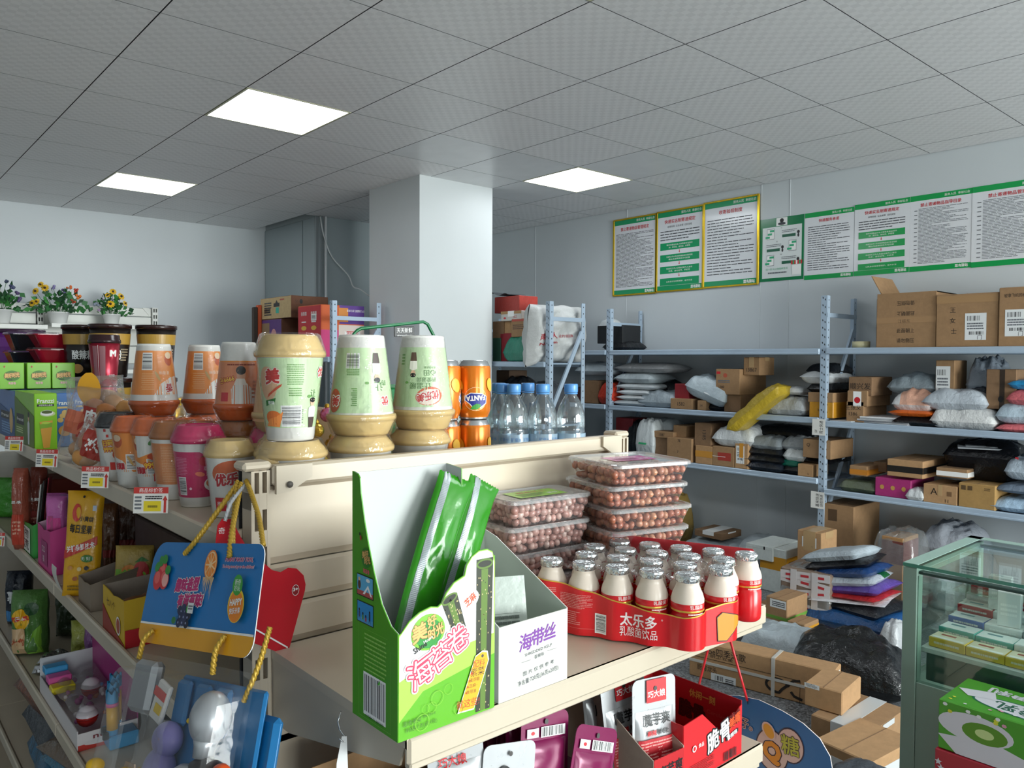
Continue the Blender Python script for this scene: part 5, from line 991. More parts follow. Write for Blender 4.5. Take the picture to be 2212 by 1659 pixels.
b.grid(lambda u, v: (-.03+.06*u, -.002*math.sin(PI*u), .125*v), 8, 12, mat('#b9c2ba', .35, 0, 'film', fb=.3)); b.grid(lambda u, v: (.03-.06*u, .006*math.sin(PI*u)*math.sin(PI*v), .125*v), 8, 12, mat('#b9c2ba', .35, 0, 'film', fb=.3)); P = Print(b, plane((0, -.0025, .06), (1, 0, 0), (0, 0, 1)), .0003); P.lines(-.02, -.02, .02, .02, 6, ink('#59635c'), 3); P.rect(-.021, .021, .021, .0214, ink('#59635c')); b.build('wrapper', r)

# ------------------------------------------------------------------ sugared beans in clear boxes
TRAY = mat('#ffffff', .06, 0, 'clear', hz=.05, r0=.03, r1=.45, fb=.05, blend=.2); LIDM = mat('#fbfdff', .12, 0, 'clear', hz=.26, r0=.05, r1=.6, fb=.05, haze='#f2f3f3')
def rring(w, d, r_, z, n=5):
    pts = []
    for cx, cy_, a0 in ((w/2-r_, d/2-r_, 0), (-w/2+r_, d/2-r_, PI/2), (-w/2+r_, -d/2+r_, PI), (w/2-r_, -d/2+r_, 1.5*PI)):
        for k in range(n+1): a = a0+PI/2*k/n; pts.append((cx+r_*math.cos(a), cy_+r_*math.sin(a), z))
    return pts
def loft(b, rings, m, cap0=False, cap1=False):
    n = len(rings[0]); vs = [p for q in rings for p in q]; fs = [(j*n+i, j*n+(i+1) % n, (j+1)*n+(i+1) % n, (j+1)*n+i) for j in range(len(rings)-1) for i in range(n)]
    if cap0: fs.append(tuple(range(n))[::-1])
    if cap1: fs.append(tuple(range((len(rings)-1)*n, len(rings)*n)))
    b.add(vs, fs, m)
def bean_mesh(w, d, h, cols, seed):
    q = random.Random(seed); b = MB(); s = .0125; nx, ny, nzz = int(w/s), int(d/s), max(2, int(h/(s*.82)))
    for k in range(nzz):
        t = (k+.5)/nzz; ww, dd = w*(.86+.14*t), d*(.82+.18*t)
        for i in range(nx):
            for j in range(ny):
                if 1 < i < nx-2 and 1 < j < ny-2 and k < nzz-1: continue
                p = ((i+.5)/nx*ww-ww/2+q.uniform(-.0025, .0025), (j+.5)/ny*dd-dd/2+q.uniform(-.0025, .0025), .004+k*h/nzz*.95+.004+q.uniform(-.002, .002)); p = (max(-ww/2+.005, min(ww/2-.005, p[0])), max(-dd/2+.005, min(dd/2-.005, p[1])), p[2])
                b.ball(p, q.uniform(.0062, .0078), mat(q.choice(cols), .3, 0, 'bean'), 7, 5, (1.15, .9, .92), Euler((q.uniform(0, 6), q.uniform(0, 6), q.uniform(0, 6))).to_matrix().to_4x4())
    return b.mesh('beans')
BR = ('#b8745c', '#ae6a50', '#c07f66', '#a66048', '#c98d6c'); BP = ('#bc9086', '#b2847a', '#c6a196', '#a8786e', '#cdb0a6')
def bean_box(w, d, h, cols, seed):
    r = thing('bean_box', '', 'food box'); b = MB(); loft(b, [rring(w*.84, d*.80, .012, .001), rring(w*.86, d*.82, .014, .003), rring(w*.985, d*.98, .016, h-.006)], TRAY, True); b.build('tray', r)
    b = MB(); loft(b, [rring(w*.99, d*.99, .016, h-.0095), rring(w*1.0, d*1.0, .016, h-.009), rring(w*1.0, d*1.0, .016, h-.004), rring(w*.97, d*.97, .016, h-.0025), rring(w*.92, d*.90, .016, h-.0025), rring(w*.90, d*.87, .016, h-.0045), rring(w*.88, d*.85, .016, h-.0045)], LIDM, False, True); b.build('lid', r)
    o = bpy.data.objects.new('beans', bean_mesh(w*.955, d*.93, h-.012, cols, seed)); COL.objects.link(o); o.parent = r; o['kind'] = 'stuff'; return r
def bean_label(r, h, col, w, t):
    b = MB(); P = Print(b, plane((0, 0, h-.0038), (1, 0, 0), (0, 1, 0)), .0002); P.rect(-w/2, -.026, w/2, .026, mat(col, .25)); P.text(t, 0, .012, .012, ink('#a5402c') if col[1] == '8' else WHT, w*.6); P.lines(-w*.4, -.02, w*.15, .004, 5, ink('#4a5a2a') if col[1] == '8' else ink('#7d2c58'), 3); P.text('蜜豆', w*.3, -.008, .010, WHT); b.build('label', r)
A = bean_box(.165, .152, .041, BR, 1); B2 = bean_box(.172, .102, .046, BP, 2)
ORDN = ('bottom one', 'second from the bottom', 'third from the bottom', 'fourth from the bottom', 'fifth from the bottom', 'topmost')
for k in range(6):
    loc = (.628+.004*(k % 2), -1.806+.003*((k*2) % 3), ZS+.0005+k*.0366); ro = -.27+.03*((k % 3)-1); lb = 'clear box of reddish brown beans, %s of its stack of six' % ORDN[k]
    if k == 0: o = A; o.location = loc; o.rotation_euler = (0, 0, ro); tag(o, lb, None, 'bean boxes, reddish stack')
    else: o = dup(A, loc, ro, lb, 'bean boxes, reddish stack')
    if k == 5: bean_label(o, .041, '#d467a8', .085, '香酥花生')
for k in range(4):
    loc = (.462+.003*(k % 2), -1.745, ZS+.0005+k*.0425); ro = -.10+.02*((k % 2)); lb = 'clear box of sugared pinkish beans, %s of its stack of four' % ('bottom', 'second lowest', 'third lowest', 'top')[k]
    if k == 0: o = B2; o.location = loc; o.rotation_euler = (0, 0, ro); tag(o, lb, None, 'bean boxes, pinkish stack')
    else: o = dup(B2, loc, ro, lb, 'bean boxes, pinkish stack')
    if k == 3: bean_label(o, .046, '#8cc63e', .10, '糖霜花生')

# ------------------------------------------------------------------ shrink wrapped pack of twenty yogurt drinks
r = thing('yogurt_drink_pack', 'shrink wrapped pack of small red yogurt drinks with foil lids overhanging the shelf edge', 'drink pack', (0, 0, ZS), 0)
MILK = mat('#e2d3c4', .3); RDL = mat('#cf1f26', .22); FOIL = mat('#d4d8da', .22, .9, 'foil', fs=90)
prof = [(.0185, .0), (.0215, .003), (.0225, .010), (.0225, .044), (.0205, .047), (.0205, .050), (.0225, .054), (.0225, .0635)]
up = [(.0225, .0635), (.0225, .067), (.0205, .074), (.0165, .083), (.0150, .087), (.0158, .0895), (.0158, .091), (.0150, .092)]
cap = [(.0160, .0905), (.0172, .0915), (.0170, .0985), (.0160, .1000), (.0148, .1003), (.0140, .0990), (.0, .0988)]
b = MB(); b.lathe(up, 24, MILK, cap=False); b.lathe(prof, 24, RDL, cap=True); b.lathe([(.02262, .0525), (.02275, .053), (.02275, .0545), (.02262, .055)], 24, mat('#d8b04a', .3, .5), cap=False)
P = Print(b, cone(.0226, .0, .0226, .06, -PI/2), .0002); P.text('乳酸菌', 0, .060, .005, ink('#f3dcd8'), .02); P.lines(-.012, .049, .012, .052, 1, ink('#f0d5d0'), 2)
bm_ = b.mesh('bottle'); b = MB(); b.lathe(cap, 24, FOIL, cap=False); cm_ = b.mesh('foil_lid')
O = [(.379, -1.874), (.443, -1.883), (.489, -1.857), (.544, -1.861)]; RV = Vector((.0213, -.0445)); CEN = []
for i, o in enumerate(O):
    for k in range(5): CEN.append((i, k, o[0]+RV.x*k, o[1]+RV.y*k))
for i, k, x, y in CEN:
    o = bpy.data.objects.new('bottle', bm_); COL.objects.link(o); o.parent = r; o.location = (x, y, .0005); o.rotation_euler = (0, 0, -.35); c = bpy.data.objects.new('foil_lid', cm_); COL.objects.link(c); c.parent = o
# printed sleeve hugging the outer row
def arcpath(cs, rad, a_from, a_to):
    pts = []; n = len(cs)
    for i, (x, y) in enumerate(cs):
        lo, hi = (a_from, a_to) if n == 1 else (a_from if i == 0 else None, a_to if i == n-1 else None); yield i, x, y
out = math.atan2(-RV.x, RV.y)          # outward normal of the first row (towards the camera)
nrm = Vector((-.902, -.431)); tn = RV.normalized()
path = []
cs = [Vector((O[0][0]+RV.x*k, O[0][1]+RV.y*k)) for k in range(5)]; RR = .0236
na = math.atan2(nrm.y, nrm.x)
for t in range(7): a = na-1.2+1.2*t/6-.0; path.append(cs[0]+Vector((math.cos(na-1.15*(1-t/6)), math.sin(na-1.15*(1-t/6))))*RR)
for k in range(4):
    m_ = (cs[k]+cs[k+1])/2+nrm*(RR*.74)
    for t in range(1, 8):
        u = t/8; p = cs[k].lerp(cs[k+1], u)+nrm*RR; dip = math.sin(PI*u)**2*RR*.22; path.append(p-nrm*dip)
    path.append(cs[k+1]+nrm*RR)
for t in range(1, 13): a = na+PI*.56*t/12; path.append(cs[4]+Vector((math.cos(a), math.sin(a)))*RR)
# then along the near end of the rows
ends = [Vector((O[i][0]+RV.x*4, O[i][1]+RV.y*4)) for i in range(4)]; nn = Vector((.43, -.90))
for i in range(1, 2):
    for t in range(1, 6): p = path[-1].lerp(ends[i]+Vector((math.cos(na+1.0), math.sin(na+1.0)))*RR, .35); path.append(p)
    for t in range(0, 13): a = na+1.0+1.5*t/12; path.append(ends[i]+Vector((math.cos(a), math.sin(a)))*RR)
S = [0]
for i in range(1, len(path)): S.append(S[-1]+(path[i]-path[i-1]).length)
TOT = S[-1]
def at(s):
    s = min(max(s, 0), TOT-1e-6); i = 0
    while S[i+1] < s: i += 1
    t = (s-S[i])/(S[i+1]-S[i]); p = path[i].lerp(path[i+1], t); d = (path[i+1]-path[i]).normalized(); return p, Vector((d.y, -d.x))
SF = S[6+8*4+0]     # end of the straight front
def slv(u, v, l):
    p, n = at(u); 
    if n.dot(p-Vector((.46, -1.93))) < 0: n = -n
    return Vector((p.x+n.x*l, p.y+n.y*l, v))
slv.strip = .004
def topz(u):
    t = min(1, max(0, u/(SF*.98))); q = .0755-.030*(t*t*(3-2*t)); 
    if u > SF: q = min(.056, q+(u-SF)*.14)
    return q
b = MB(); NS = 150
b.grid(lambda u, v: slv(u*TOT, .002+v*(topz(u*TOT)-.002), 0), NS, 6, RDL)
b.grid(lambda u, v: slv(u*TOT, topz(u*TOT)-.0002+v*.0017, .0002), NS, 1, mat('#d8b04a', .3, .4)); b.build('sleeve', r)
b = MB(); P = Print(b, slv, .0003); PK_ = ink('#f3e6e4'); PKD = ink('#e08a86')
P.text('太乐多', SF*.72, .033, .0165, PK_, .052, 'c', .025); P.text('乳酸菌饮品', SF*.72, .0165, .0125, PK_, .054, 'c', .0); P.text('®', SF*.865, .038, .003, PK_)
P.bars(SF*.445, .010, SF*.515, .034, False, 4, 24); P.lines(SF*.02, .028, SF*.185, .066, 15, PKD, 3, .45, .4); P.lines(SF*.21, .040, SF*.43, .060, 9, PKD, 4, .45, .3); P.lines(SF*.21, .016, SF*.35, .036, 7, PKD, 5, .4, .2); P.rect(SF*.2, .012, SF*.44, .0123, PKD); P.rect(SF*.2, .0395, SF*.36, .0398, PKD); P.lines(SF*.03, .012, SF*.18, .026, 4, PKD, 6, .4, .3)
cu = S[-1]-.035; 
P.poly([(cu-.028, .006), (cu-.012, .004), (cu+.006, .020), (cu+.022, .026), (cu+.018, .034), (cu+.004, .040), (cu-.02, .046), (cu-.030, .040)], BLK); P.poly([(cu-.027, .0075), (cu-.012, .0055), (cu+.0055, .0212), (cu+.0205, .0268), (cu+.0170, .033), (cu+.0035, .039), (cu-.02, .0448), (cu-.029, .039)], ink('#e08a1e'))
b.build('sleeve_print', r)
# back card of the sleeve with a plastic handle on the far side
bc = [Vector((O[3][0]+RV.x*k, O[3][1]+RV.y*k)) for k in (-.4, 4.2)]; o1, o2 = bc[0]+Vector((.9, .43))*.027, bc[1]+Vector((.9, .43))*.027
b = MB(); d = (o2-o1); b.prism([(0, 0), (d.length, 0), (d.length, .094), (d.length-.004, .100), (.0, .103)], (o1.x, o1.y, .001), (d.x, d.y, 0), (0, 0, 1), .0012, mat('#c9343c', .3)); P = Print(b, plane((o2.x-.002, o2.y-.0015, 0), (d.x, d.y, 0), (0, 0, 1)), .0003)
P.ell(-.012, .064, .007, .010, WHT, 14, .4); P.ell(-.016, .036, .004, .005, ink('#e08a1e'), 12); P.text('.01', -.02, .008, .004, ink('#d8b04a')); b.build('back_card', r)
b = MB(); c = Vector((o2.x-.030, o2.y-.012, .078)); b.tube([c+Vector((.010*math.cos(a), -.004*math.cos(a), .017*math.sin(a))) for a in [2*PI*i/20 for i in range(20)]], .0022, 6, mat('#dccfc6', .35), True); b.build('handle', r)
# clear film drawn over the lids
FILM = mat('#ffffff', .08, 0, 'clear', hz=.03, r0=.02, r1=.55, fb=.9, fs=45)
def filmf(u, v):
    i = v*3; a = int(min(2, math.floor(i))); t = i-a; p0 = Vector(O[a]).lerp(Vector(O[a+1]), t)+RV*(u*4.3-.15); dmin = min((p0-Vector((x, y))).length for _, _, x, y in CEN); return Vector((p0.x, p0.y, .1012-min(.016, max(0, dmin-.014)*1.3)+.0012*nz(u*22, v*16, 3)))
b = MB(); b.grid(filmf, 60, 44, FILM); b.build('shrink_film', r)

# ------------------------------------------------------------------ milk tea cups and drinks on the top deck
CUPW = mat('#e4e2dc', .25); SHR = mat('#ffffff', .06, 0, 'clear', hz=.02, r0=.02, r1=.5, fb=.8, fs=40)
CAMP = Vector((-.413, -2.689))
PNT = {}
def person(P, u, v, s, shirt='#e9e6e2', low='#4a3a36'):     # a small printed figure, head up
    P.ell(u, v+s*.40, s*.10, s*.13, ink('#e3b79a'), 14); P.ell(u, v+s*.47, s*.115, s*.085, BLK, 14)
    P.poly([(u-s*.16, v+s*.22), (u-s*.05, v+s*.28), (u+s*.05, v+s*.28), (u+s*.16, v+s*.22), (u+s*.15, v-s*.08), (u-s*.15, v-s*.08)], ink(shirt)); P.poly([(u-s*.14, v-s*.08), (u+s*.14, v-s*.08), (u+s*.10, v-s*.42), (u-s*.10, v-s*.42)], ink(low))
def dec_green(P, k):        # pale green cup: k picks which side of the print is turned out
    g, g2, rd = ink('#4d7a3a'), ink('#6a9a50'), ink('#c8322c')
    P.rect(-.125, .020, .125, .118, mat('#c6dfb0', .28), 72)
    for o in (-.078, .075, .0):
        if k == 0:
            if o: continue
            P.lines(-.004, .080, .018, .110, 10, g2, 2, .45, .3); P.lines(-.002, .064, .016, .077, 4, g2, 4, .5, .2); P.bars(-.012, .024, .015, .050, False, 6, 22); P.text('6 921774', .018, .036, .003, BLK, .02, 'c', 0, PI/2)
            P.ell(-.032, .082, .015, .024, mat('#e4b48c', .3), 24); P.text2('美', -.024, .092, .019, rd, ink('#f3e2d6'), None, 'c', .04, .1, .15, .05); P.poly([(-.034, .062), (-.012, .078), (-.010, .082), (-.016, .079), (-.032, .067)], ink('#d5542e')); P.poly([(-.038, .05), (-.022, .056), (-.020, .062), (-.038, .058)], ink('#2d6a2e')); P.text('原味', -.028, .055, .005, WHT)
            P.ell(-.026, .034, .014, .010, ink('#c9692f'), 20); P.poly([(-.04, .022), (-.016, .021), (-.010, .043), (-.02, .036), (-.034, .032)], ink('#d98240')); P.ell(.027, .064, .003, .0022, g2); P.text('让', .034, .068, .010, g); person(P, .034, .038, .044); P.text2('优', .046, .098, .012, rd, WHT, None, 'c', .03)
        else:
            if o == .0 and k == 1: P.bars(.004, .030, .024, .050, False, 6, 20); P.lines(.003, .051, .024, .062, 4, g2, 4); P.text2('优', -.036, .100, .012, rd, WHT, None, 'c', .03); P.text('让', -.026, .078, .013, g); P.text('的', -.036, .073, .008, g); person(P, -.024, .047, .046); P.ell(-.008, .073, .003, .002, g2); P.lines(.006, .08, .014, .108, 9, g2, 5); P.ell(.042, .1, .012, .018, ink('#d9603a'), 20); P.text2('美', .040, .1, .014, rd, WHT, None, 'c', .03)
            if o == .0 and k == 2:
                P.ell(-.010, .1, .021, .015, ink('#d9603a'), 26, .2); P.ell(-.009, .1015, .018, .0125, mat('#f0dccc', .3), 26, .2); P.text2('优乐美', -.008, .1, .013, rd, WHT, .034, 'c', .03, .2, .15, .04); P.text('让温暖', .004, .083, .010, g, .034, 'c', .0); P.text('的爱滋润', -.006, .073, .007, g, .03); P.text('心田', -.012, .062, .009, g, .02); P.text('优乐美奶茶', -.012, .053, .0035, g); person(P, .016, .046, .042, '#e6e2d6', '#5a4438'); P.lines(.034, .03, .042, .05, 4, g2, 2); P.ell(.026, .078, .003, .002, g2)
def dec_orange(P, k):
    o1 = mat('#ee8f35', .3); rd = ink('#b8262e')
    if k == 1:
        P.rect(-.11, .012, .11, .088, o1, 64); P.poly([(-.05, .056), (-.03, .058), (-.012, .068), (.0, .088), (-.05, .088)], CUPW); P.bars(.004, .018, .022, .044, False, 5, 18); P.ell(-.030, .026, .010, .012, ink('#c5541e'), 16); P.ell(-.030, .020, .008, .006, ink('#efd2b0'), 14); P.text2('香', -.026, .076, .013, rd, CUPW, None, 'c', .03); P.ell(-.006, .056, .0025, .010, ink('#c9a05a'), 10, .5); P.lines(.0, .05, .022, .08, 8, ink('#f6b878'), 7, .4, .3); P.text('麦香味', -.018, .05, .006, ink('#f6d8b8')); return
    P.rect(-.11, .030, .11, .104, o1, 64); P.poly([(-.045, .028), (.0, .028), (-.02, .05), (-.045, .058)], CUPW) if k != 3 else None
    if k == 3:
        P.rect(-.11, .032, .11, .100, mat('#e08a5c', .3), 64); P.poly([(-.022, .100), (.010, .100), (.012, .075), (.004, .062), (-.012, .066), (-.024, .08)], CUPW); P.ell(-.003, .052, .007, .010, ink('#d9a284'), 14); P.ell(-.003, .045, .008, .007, BLK, 14); P.poly([(-.012, .068), (.008, .068), (.004, .058), (-.008, .058)], ink('#e6ddd2')); P.rect(.016, .080, .028, .094, RED); P.text2('9999元', .020, .06, .009, ink('#f0c23a'), rd, .026, 'c', .03, .2); P.lines(-.03, .034, .02, .038, 1, ink('#8a3a24'), 1); P.lines(-.034, .06, -.018, .09, 5, ink('#c06a40'), 3)
        return
    P.bars(-.004, .068, .014, .094, True, 5, 18) if k == 1 else P.bars(-.012, .036, .012, .060, False, 5, 18)
    P.ell(-.028, .084, .010, .012, ink('#c5541e'), 16); P.ell(-.028, .089, .008, .006, ink('#efd2b0'), 14); P.text2('香飘飘', -.026, .04, .011, rd, CUPW, .02, 'c', .03, PI/2 if k == 1 else 0); P.ell(-.006, .05, .0025, .01, ink('#c9a05a'), 10, .5); P.lines(-.002, .04, .016, .062, 6, ink('#f0b070'), 7, .4, .3)
    if k == 2: P.poly([(-.03, .062), (.03, .062), (.03, .104), (-.03, .104)], CUPW); P.ell(-.004, .088, .007, .004, ink('#4d8a3a'), 12, .7); P.poly([(-.03, .06), (.03, .06), (.03, .1), (.004, .074)], o1); P.text2('9999元', .0, .05, .011, ink('#f0c23a'), rd, .034, 'c', .04, .1); P.ell(.0, .064, .012, .006, ink('#b8441c'), 12); P.rect(-.002, .022, .006, .036, RED)
def dec_pink(P, k):
    pk = mat('#cf2c66', .28); P.rect(-.11, .016, .11, .086, pk, 64); P.poly([(.0, .087), (.05, .087), (.05, .062), (.028, .068), (.012, .078)], CUPW); P.rect(-.05, .086, .05, .089, CUPW, 24)
    P.bars(-.034, .022, -.020, .046, False, 4, 18); P.lines(-.036, .05, -.016, .078, 12, ink('#e58aa8'), 3, .4, .3); P.text2('香', .022, .079, .014, ink('#b8203c'), CUPW, None, 'c', .03); P.ell(.007, .072, .0065, .0075, ink('#c8283c'), 14); P.poly([(.003, .078), (.011, .078), (.007, .081)], ink('#3e7a34')); P.text('草莓味', .017, .060, .0065, ink('#f3c9d6'), .02); P.text('奶茶', .018, .052, .0065, ink('#f3c9d6')); P.ell(.002, .052, .007, .0035, ink('#e0785c'), 14, -.2); P.ell(.024, .036, .016, .011, CUPW, 20); P.ell(.024, .038, .013, .008, ink('#c9754c'), 20); P.ell(-.012, .03, .002, .002, ink('#f3c9d6'))
def dec_white(P, k):
    rd = ink('#c5362c'); P.text2('扫码赢', -.012, .072, .010, ink('#f0c23a'), rd, .03, 'c', .04, .12); P.text2('9999元', -.010, .060, .010, ink('#f0c23a'), rd, .03, 'c', .04, .08); person(P, .018, .044, .058, '#e6e6e8', '#d9d4d2'); P.rect(-.014, .022, -.004, .036, rd); P.ell(-.004, .05, .005, .007, ink('#c2542c'))
    for u, v in ((-.022, .092), (-.010, .096), (-.004, .088), (-.018, .082)): P.rect(u, v, u+.004, v+.005, rd)
    P.poly([(-.03, .098), (-.028, .1), (.0, .118), (.002, .118)], ink('#5a4a44')); P.rect(-.002, .108, .018, .112, ink('#7a2e28'))
def dec_tan(P, k):
    P.ell(-.006, .074, .026, .020, ink('#d8683a'), 24, .2); P.text2('优乐美', -.004, .064, .018, ink('#c3242c'), CUPW, .046, 'c', .04, .1, .1, .06); P.ell(.024, .078, .010, .008, ink('#e8c23c')); P.rect(-.03, .012, -.012, .034, ink('#b8242c')); P.text('原味', -.02, .024, .006, WHT); P.ell(.012, .03, .016, .014, ink('#d99a5c'), 18)
def dec_brown(P, k): P.rect(-.11, .026, .11, .092, mat('#dc8a52', .3), 64); P.lines(-.02, .03, .012, .088, 22, ink('#e8b488'), 6, .4, .2)
def dec_redl(P, k): P.rect(-.11, .03, .11, .105, mat('#c9472c', .3), 64); P.ell(0, .085, .02, .012, ink('#e0a04a'), 20); P.text2('优乐美', 0, .05, .014, WHT, ink('#b0242c'), .04, 'c', .03); P.ell(.0, .066, .024, .010, ink('#a8302a'), 20); P.text('巧克力', 0, .066, .008, WHT)
def dec_tanc(P, k): P.rect(-.11, .03, .11, .110, mat('#dfae78', .3), 64); P.lines(.0, .05, .02, .1, 20, ink('#b07a48'), 6, .4, .2); P.text2('优', -.02, .1, .014, ink('#c3242c'), WHT, None, 'c', .03); P.ell(-.01, .036, .004, .004, BLK)
LIDC = {'tan': '#d6b77c', 'orange': '#d9682c', 'pink': '#cc2460', 'black': '#222326', 'brown': '#a8642c', 'ochre': '#c45a20'}
def cup(label, x, y, z, H, r_, lid, dec, k=0, inv=False, turn=0., tilt=0., grp='milk tea cups on the top deck', full=True):
    rb = r_*.66; rt = r_*.93; a = math.atan2(CAMP.y-y, CAMP.x-x)+turn; a0 = -a if inv else a; f = H/.125
    r = thing('milk_tea_cup', label, 'cup', (x, y, z+(H if inv else 0)), ((PI+tilt) if inv else tilt, 0, 0), grp)
    b = MB(); zb = H-.026*f; b.lathe([(rb*.92, .002), (rb*.96, 0), (rb, .002), (rb+(rt-rb)*.5, zb*.5), (rt, zb), (rt, zb+.004)], 40, CUPW); b.build('body', r)
    L = mat(LIDC[lid], .2); b = MB(); R = r_
    b.lathe([(R*.93, zb-.001), (R*1.0, zb+.0), (R*1.02, zb+.004), (R*1.0, zb+.008), (R*.955, zb+.009), (R*.94, zb+.012), (R*.80, H-.004), (R*.77, H-.001), (R*.74, H), (R*.70, H), (R*.68, H-.005), (0, H-.005)], 40, L, cap=False); b.build('lid', r)
    if dec:
        b = MB(); P = Print(b, (lambda fn: lambda u, v, l: fn(u, v*(1 if dec is dec_green else f), l))(cone(rb, 0, rt, zb, a0)), .0002, r_*.1); dec(P, k); b.build('print', r)
    if full:
        b = MB(); b.lathe([(R*1.025, zb+.002), (R*1.03, zb+.006), (R*.86, H+.0005), (R*.78, H+.003)], 40, SHR, cap=False); b.lathe([(rb*1.01+.0006, .004), (rt+.0012, zb-.002), (R*1.025, zb+.002)], 40, SHR, cap=False); b.build('shrink_film', r)
    return r
# lower row just behind the end panel, lids showing above the rail
cup('lower beige lidded cup under the big upright green cup', .0895, -1.630, ZD, .114, .051, 'tan', None)
cup('lower beige lidded cup under the middle upturned green cup', .2085, -1.622, ZD, .114, .051, 'tan', None)
cup('lower beige lidded cup under the last upturned green cup before the cans', .341, -1.590, ZD, .114, .052, 'tan', None)
cup('pale green milk tea cup standing upright on another, beside the slotted post', .0885, -1.630, 1.3842, .151, .0495, 'tan', dec_green, 0)
cup('pale green cup turned upside down between the upright green cup and the lettered one', .211, -1.620, 1.3842, .154, .053, 'tan', dec_green, 1, True)
cup('pale green cup turned upside down with round red logo, next to the cans', .347, -1.590, 1.3842, .157, .054, 'tan', dec_green, 2, True)
# second file behind them
cup('beige cup turned upside down half hidden behind the upright green cup', .135, -1.500, 1.3845, .150, .046, 'tan', dec_tanc, 0, True, .2)
cup('lower beige lidded cup behind the upright green cup', .135, -1.500, ZD, .114, .047, 'tan', None)
cup('pink cup turned upside down seen between two green cups', .190, -1.400, 1.3845, .150, .045, 'pink', dec_pink, 0, True, .6)
cup('lower beige lidded cup under the upturned pink cup', .190, -1.400, ZD, .114, .046, 'tan', None)
cup('red orange cup turned upside down between the two upturned green cups', .285, -1.510, 1.3845, .150, .044, 'tan', dec_redl, 0, True)
cup('lower beige lidded cup under the red orange upturned cup', .285, -1.510, ZD, .114, .046, 'tan', None)
# cups along the long shelf edge
cup('beige lidded cup with red lettering behind the gold cord', .030, -1.552, ZD, .112, .036, 'tan', dec_tan, 0, False, .25)
cup('beige lidded cup with yellow print beside the slotted post', .062, -1.636, ZD, .104, .027, 'tan', dec_tan, 0, False, -.4)
cup('bright pink strawberry milk tea cup at the shelf edge', .024, -1.440, ZD, .127, .0405, 'pink', dec_pink, 0)
cup('brown lidded cup squeezed behind the pink cup', .016, -1.352, ZD, .127, .0385, 'brown', dec_brown, 0)
cup('orange lidded cup with leaf and prize print in the orange pair', .010, -1.270, ZD, .127, .0385, 'orange', dec_orange, 2)
cup('orange lidded cup with barcode beside the black lidded cup', -.002, -1.190, ZD, .127, .0385, 'orange', dec_orange, 0)
cup('white cup with black lid and small printed figure at the shelf edge', -.001, -1.082, ZD, .128, .0395, 'black', dec_white, 0)
cup('orange milk tea cup upside down above the orange pair, nearest the bread bags', .060, -1.100, 1.3915, .137, .045, 'ochre', dec_orange, 1, True)
cup('orange milk tea cup upside down in the middle of the upturned orange three', .158, -1.095, 1.3915, .137, .044, 'ochre', dec_orange, 1, True)
cup('orange cup upside down with printed figure, closest to the upright green cup', .108, -1.395, 1.3985, .130, .041, 'ochre', dec_orange, 3, True)
for k, (x, y, l, lb) in enumerate(((.060, -1.12, 'orange', 'orange lid under the first upturned orange cup'), (.158, -1.10, 'orange', 'orange lid under the middle upturned orange cup'), (.108, -1.395, 'brown', 'brown lid under the upturned cup with printed figure'), (.085, -1.30, 'brown', 'brown lidded cup behind the orange pair'), (.125, -1.49, 'pink', 'pink lid low behind the beige cups'), (.095, -1.21, 'orange', 'orange lidded cup in the second file behind the orange pair'), (.055, -1.545+.02, 'tan', 'beige lid low between pink cup and end panel'))):
    if k == 6: continue
    cup('lower cup with '+lb if 'lidded' not in lb else lb, x, y, ZD, .120 if k != 2 else .127, .038, l, None)
# fruit drink cans, stacked upside down
CANO = mat('#df7a1c', .22, .35); CANA = mat('#c9ccce', .25, .9); FB = ink('#28328c'); FGN = ink('#3c9a3a')
def can(label, x, y, z, turn):
    a = math.atan2(CAMP.y-y, CAMP.x-x)+turn; r = thing('drink_can', label, 'can', (x, y, z+.115), (PI, 0, 0), 'upside down orange drink cans'); b = MB()
    b.lathe([(.0235, .004), (.0255, 0), (.0270, .002), (.0315, .011, CANO), (.0331, .016, CANO), (.0331, .098, CANO), (.031, .105, CANO), (.0278, .1115), (.0285, .1135), (.0278, .115), (.0262, .115), (.0255, .1115), (0, .111)], 40, CANA); b.build('can', r)
    b = MB(); P = Print(b, cone(.0332, 0, .0332, .115, -a), .0003)
    for u in (-.066, .0, .070, .13):
        P.ell(u, .075, .023, .023, ink('#f0c9a0'), 24); P.ell(u, .075, .0222, .0222, CANO, 24)
        P.poly([(u-.023, .070), (u-.012, .064), (u+.010, .063), (u+.021, .069), (u+.022, .078), (u+.012, .085), (u+.006, .092), (u-.010, .092), (u-.022, .084)], WHT); P.poly([(u-.0215, .0706), (u-.0115, .0652), (u+.0095, .0642), (u+.0195, .0697), (u+.0205, .0774), (u+.011, .084), (u+.005, .0905), (u-.0092, .0905), (u-.0205, .083)], FB)
        P.text('FANTA', u, .0735, .0115, WHT, .037, 'c', .04, .06); P.poly([(u-.010, .086), (u-.002, .084), (u+.006, .088), (u+.010, .095), (u-.002, .0955), (u-.008, .092)], FGN)
        P.ell(u-.034, .048, .010, .014, ink('#e8b02a'), 16, .4); P.ell(u-.034, .048, .0085, .0122, ink('#f0b840'), 14, .4)
    b.build('print', r)
for k, (x, y, t, lb) in enumerate(((.546, -1.478, .12, 'at the bottles'), (.478, -1.470, -.25, 'beside the upturned green cup'), (.50, -1.40, .5, 'in the row behind'))):
    can('lower upside down orange drink can '+lb, x, y, ZD, t+.1); can('upper upside down orange drink can '+lb, x, y, ZD+.1155, t)
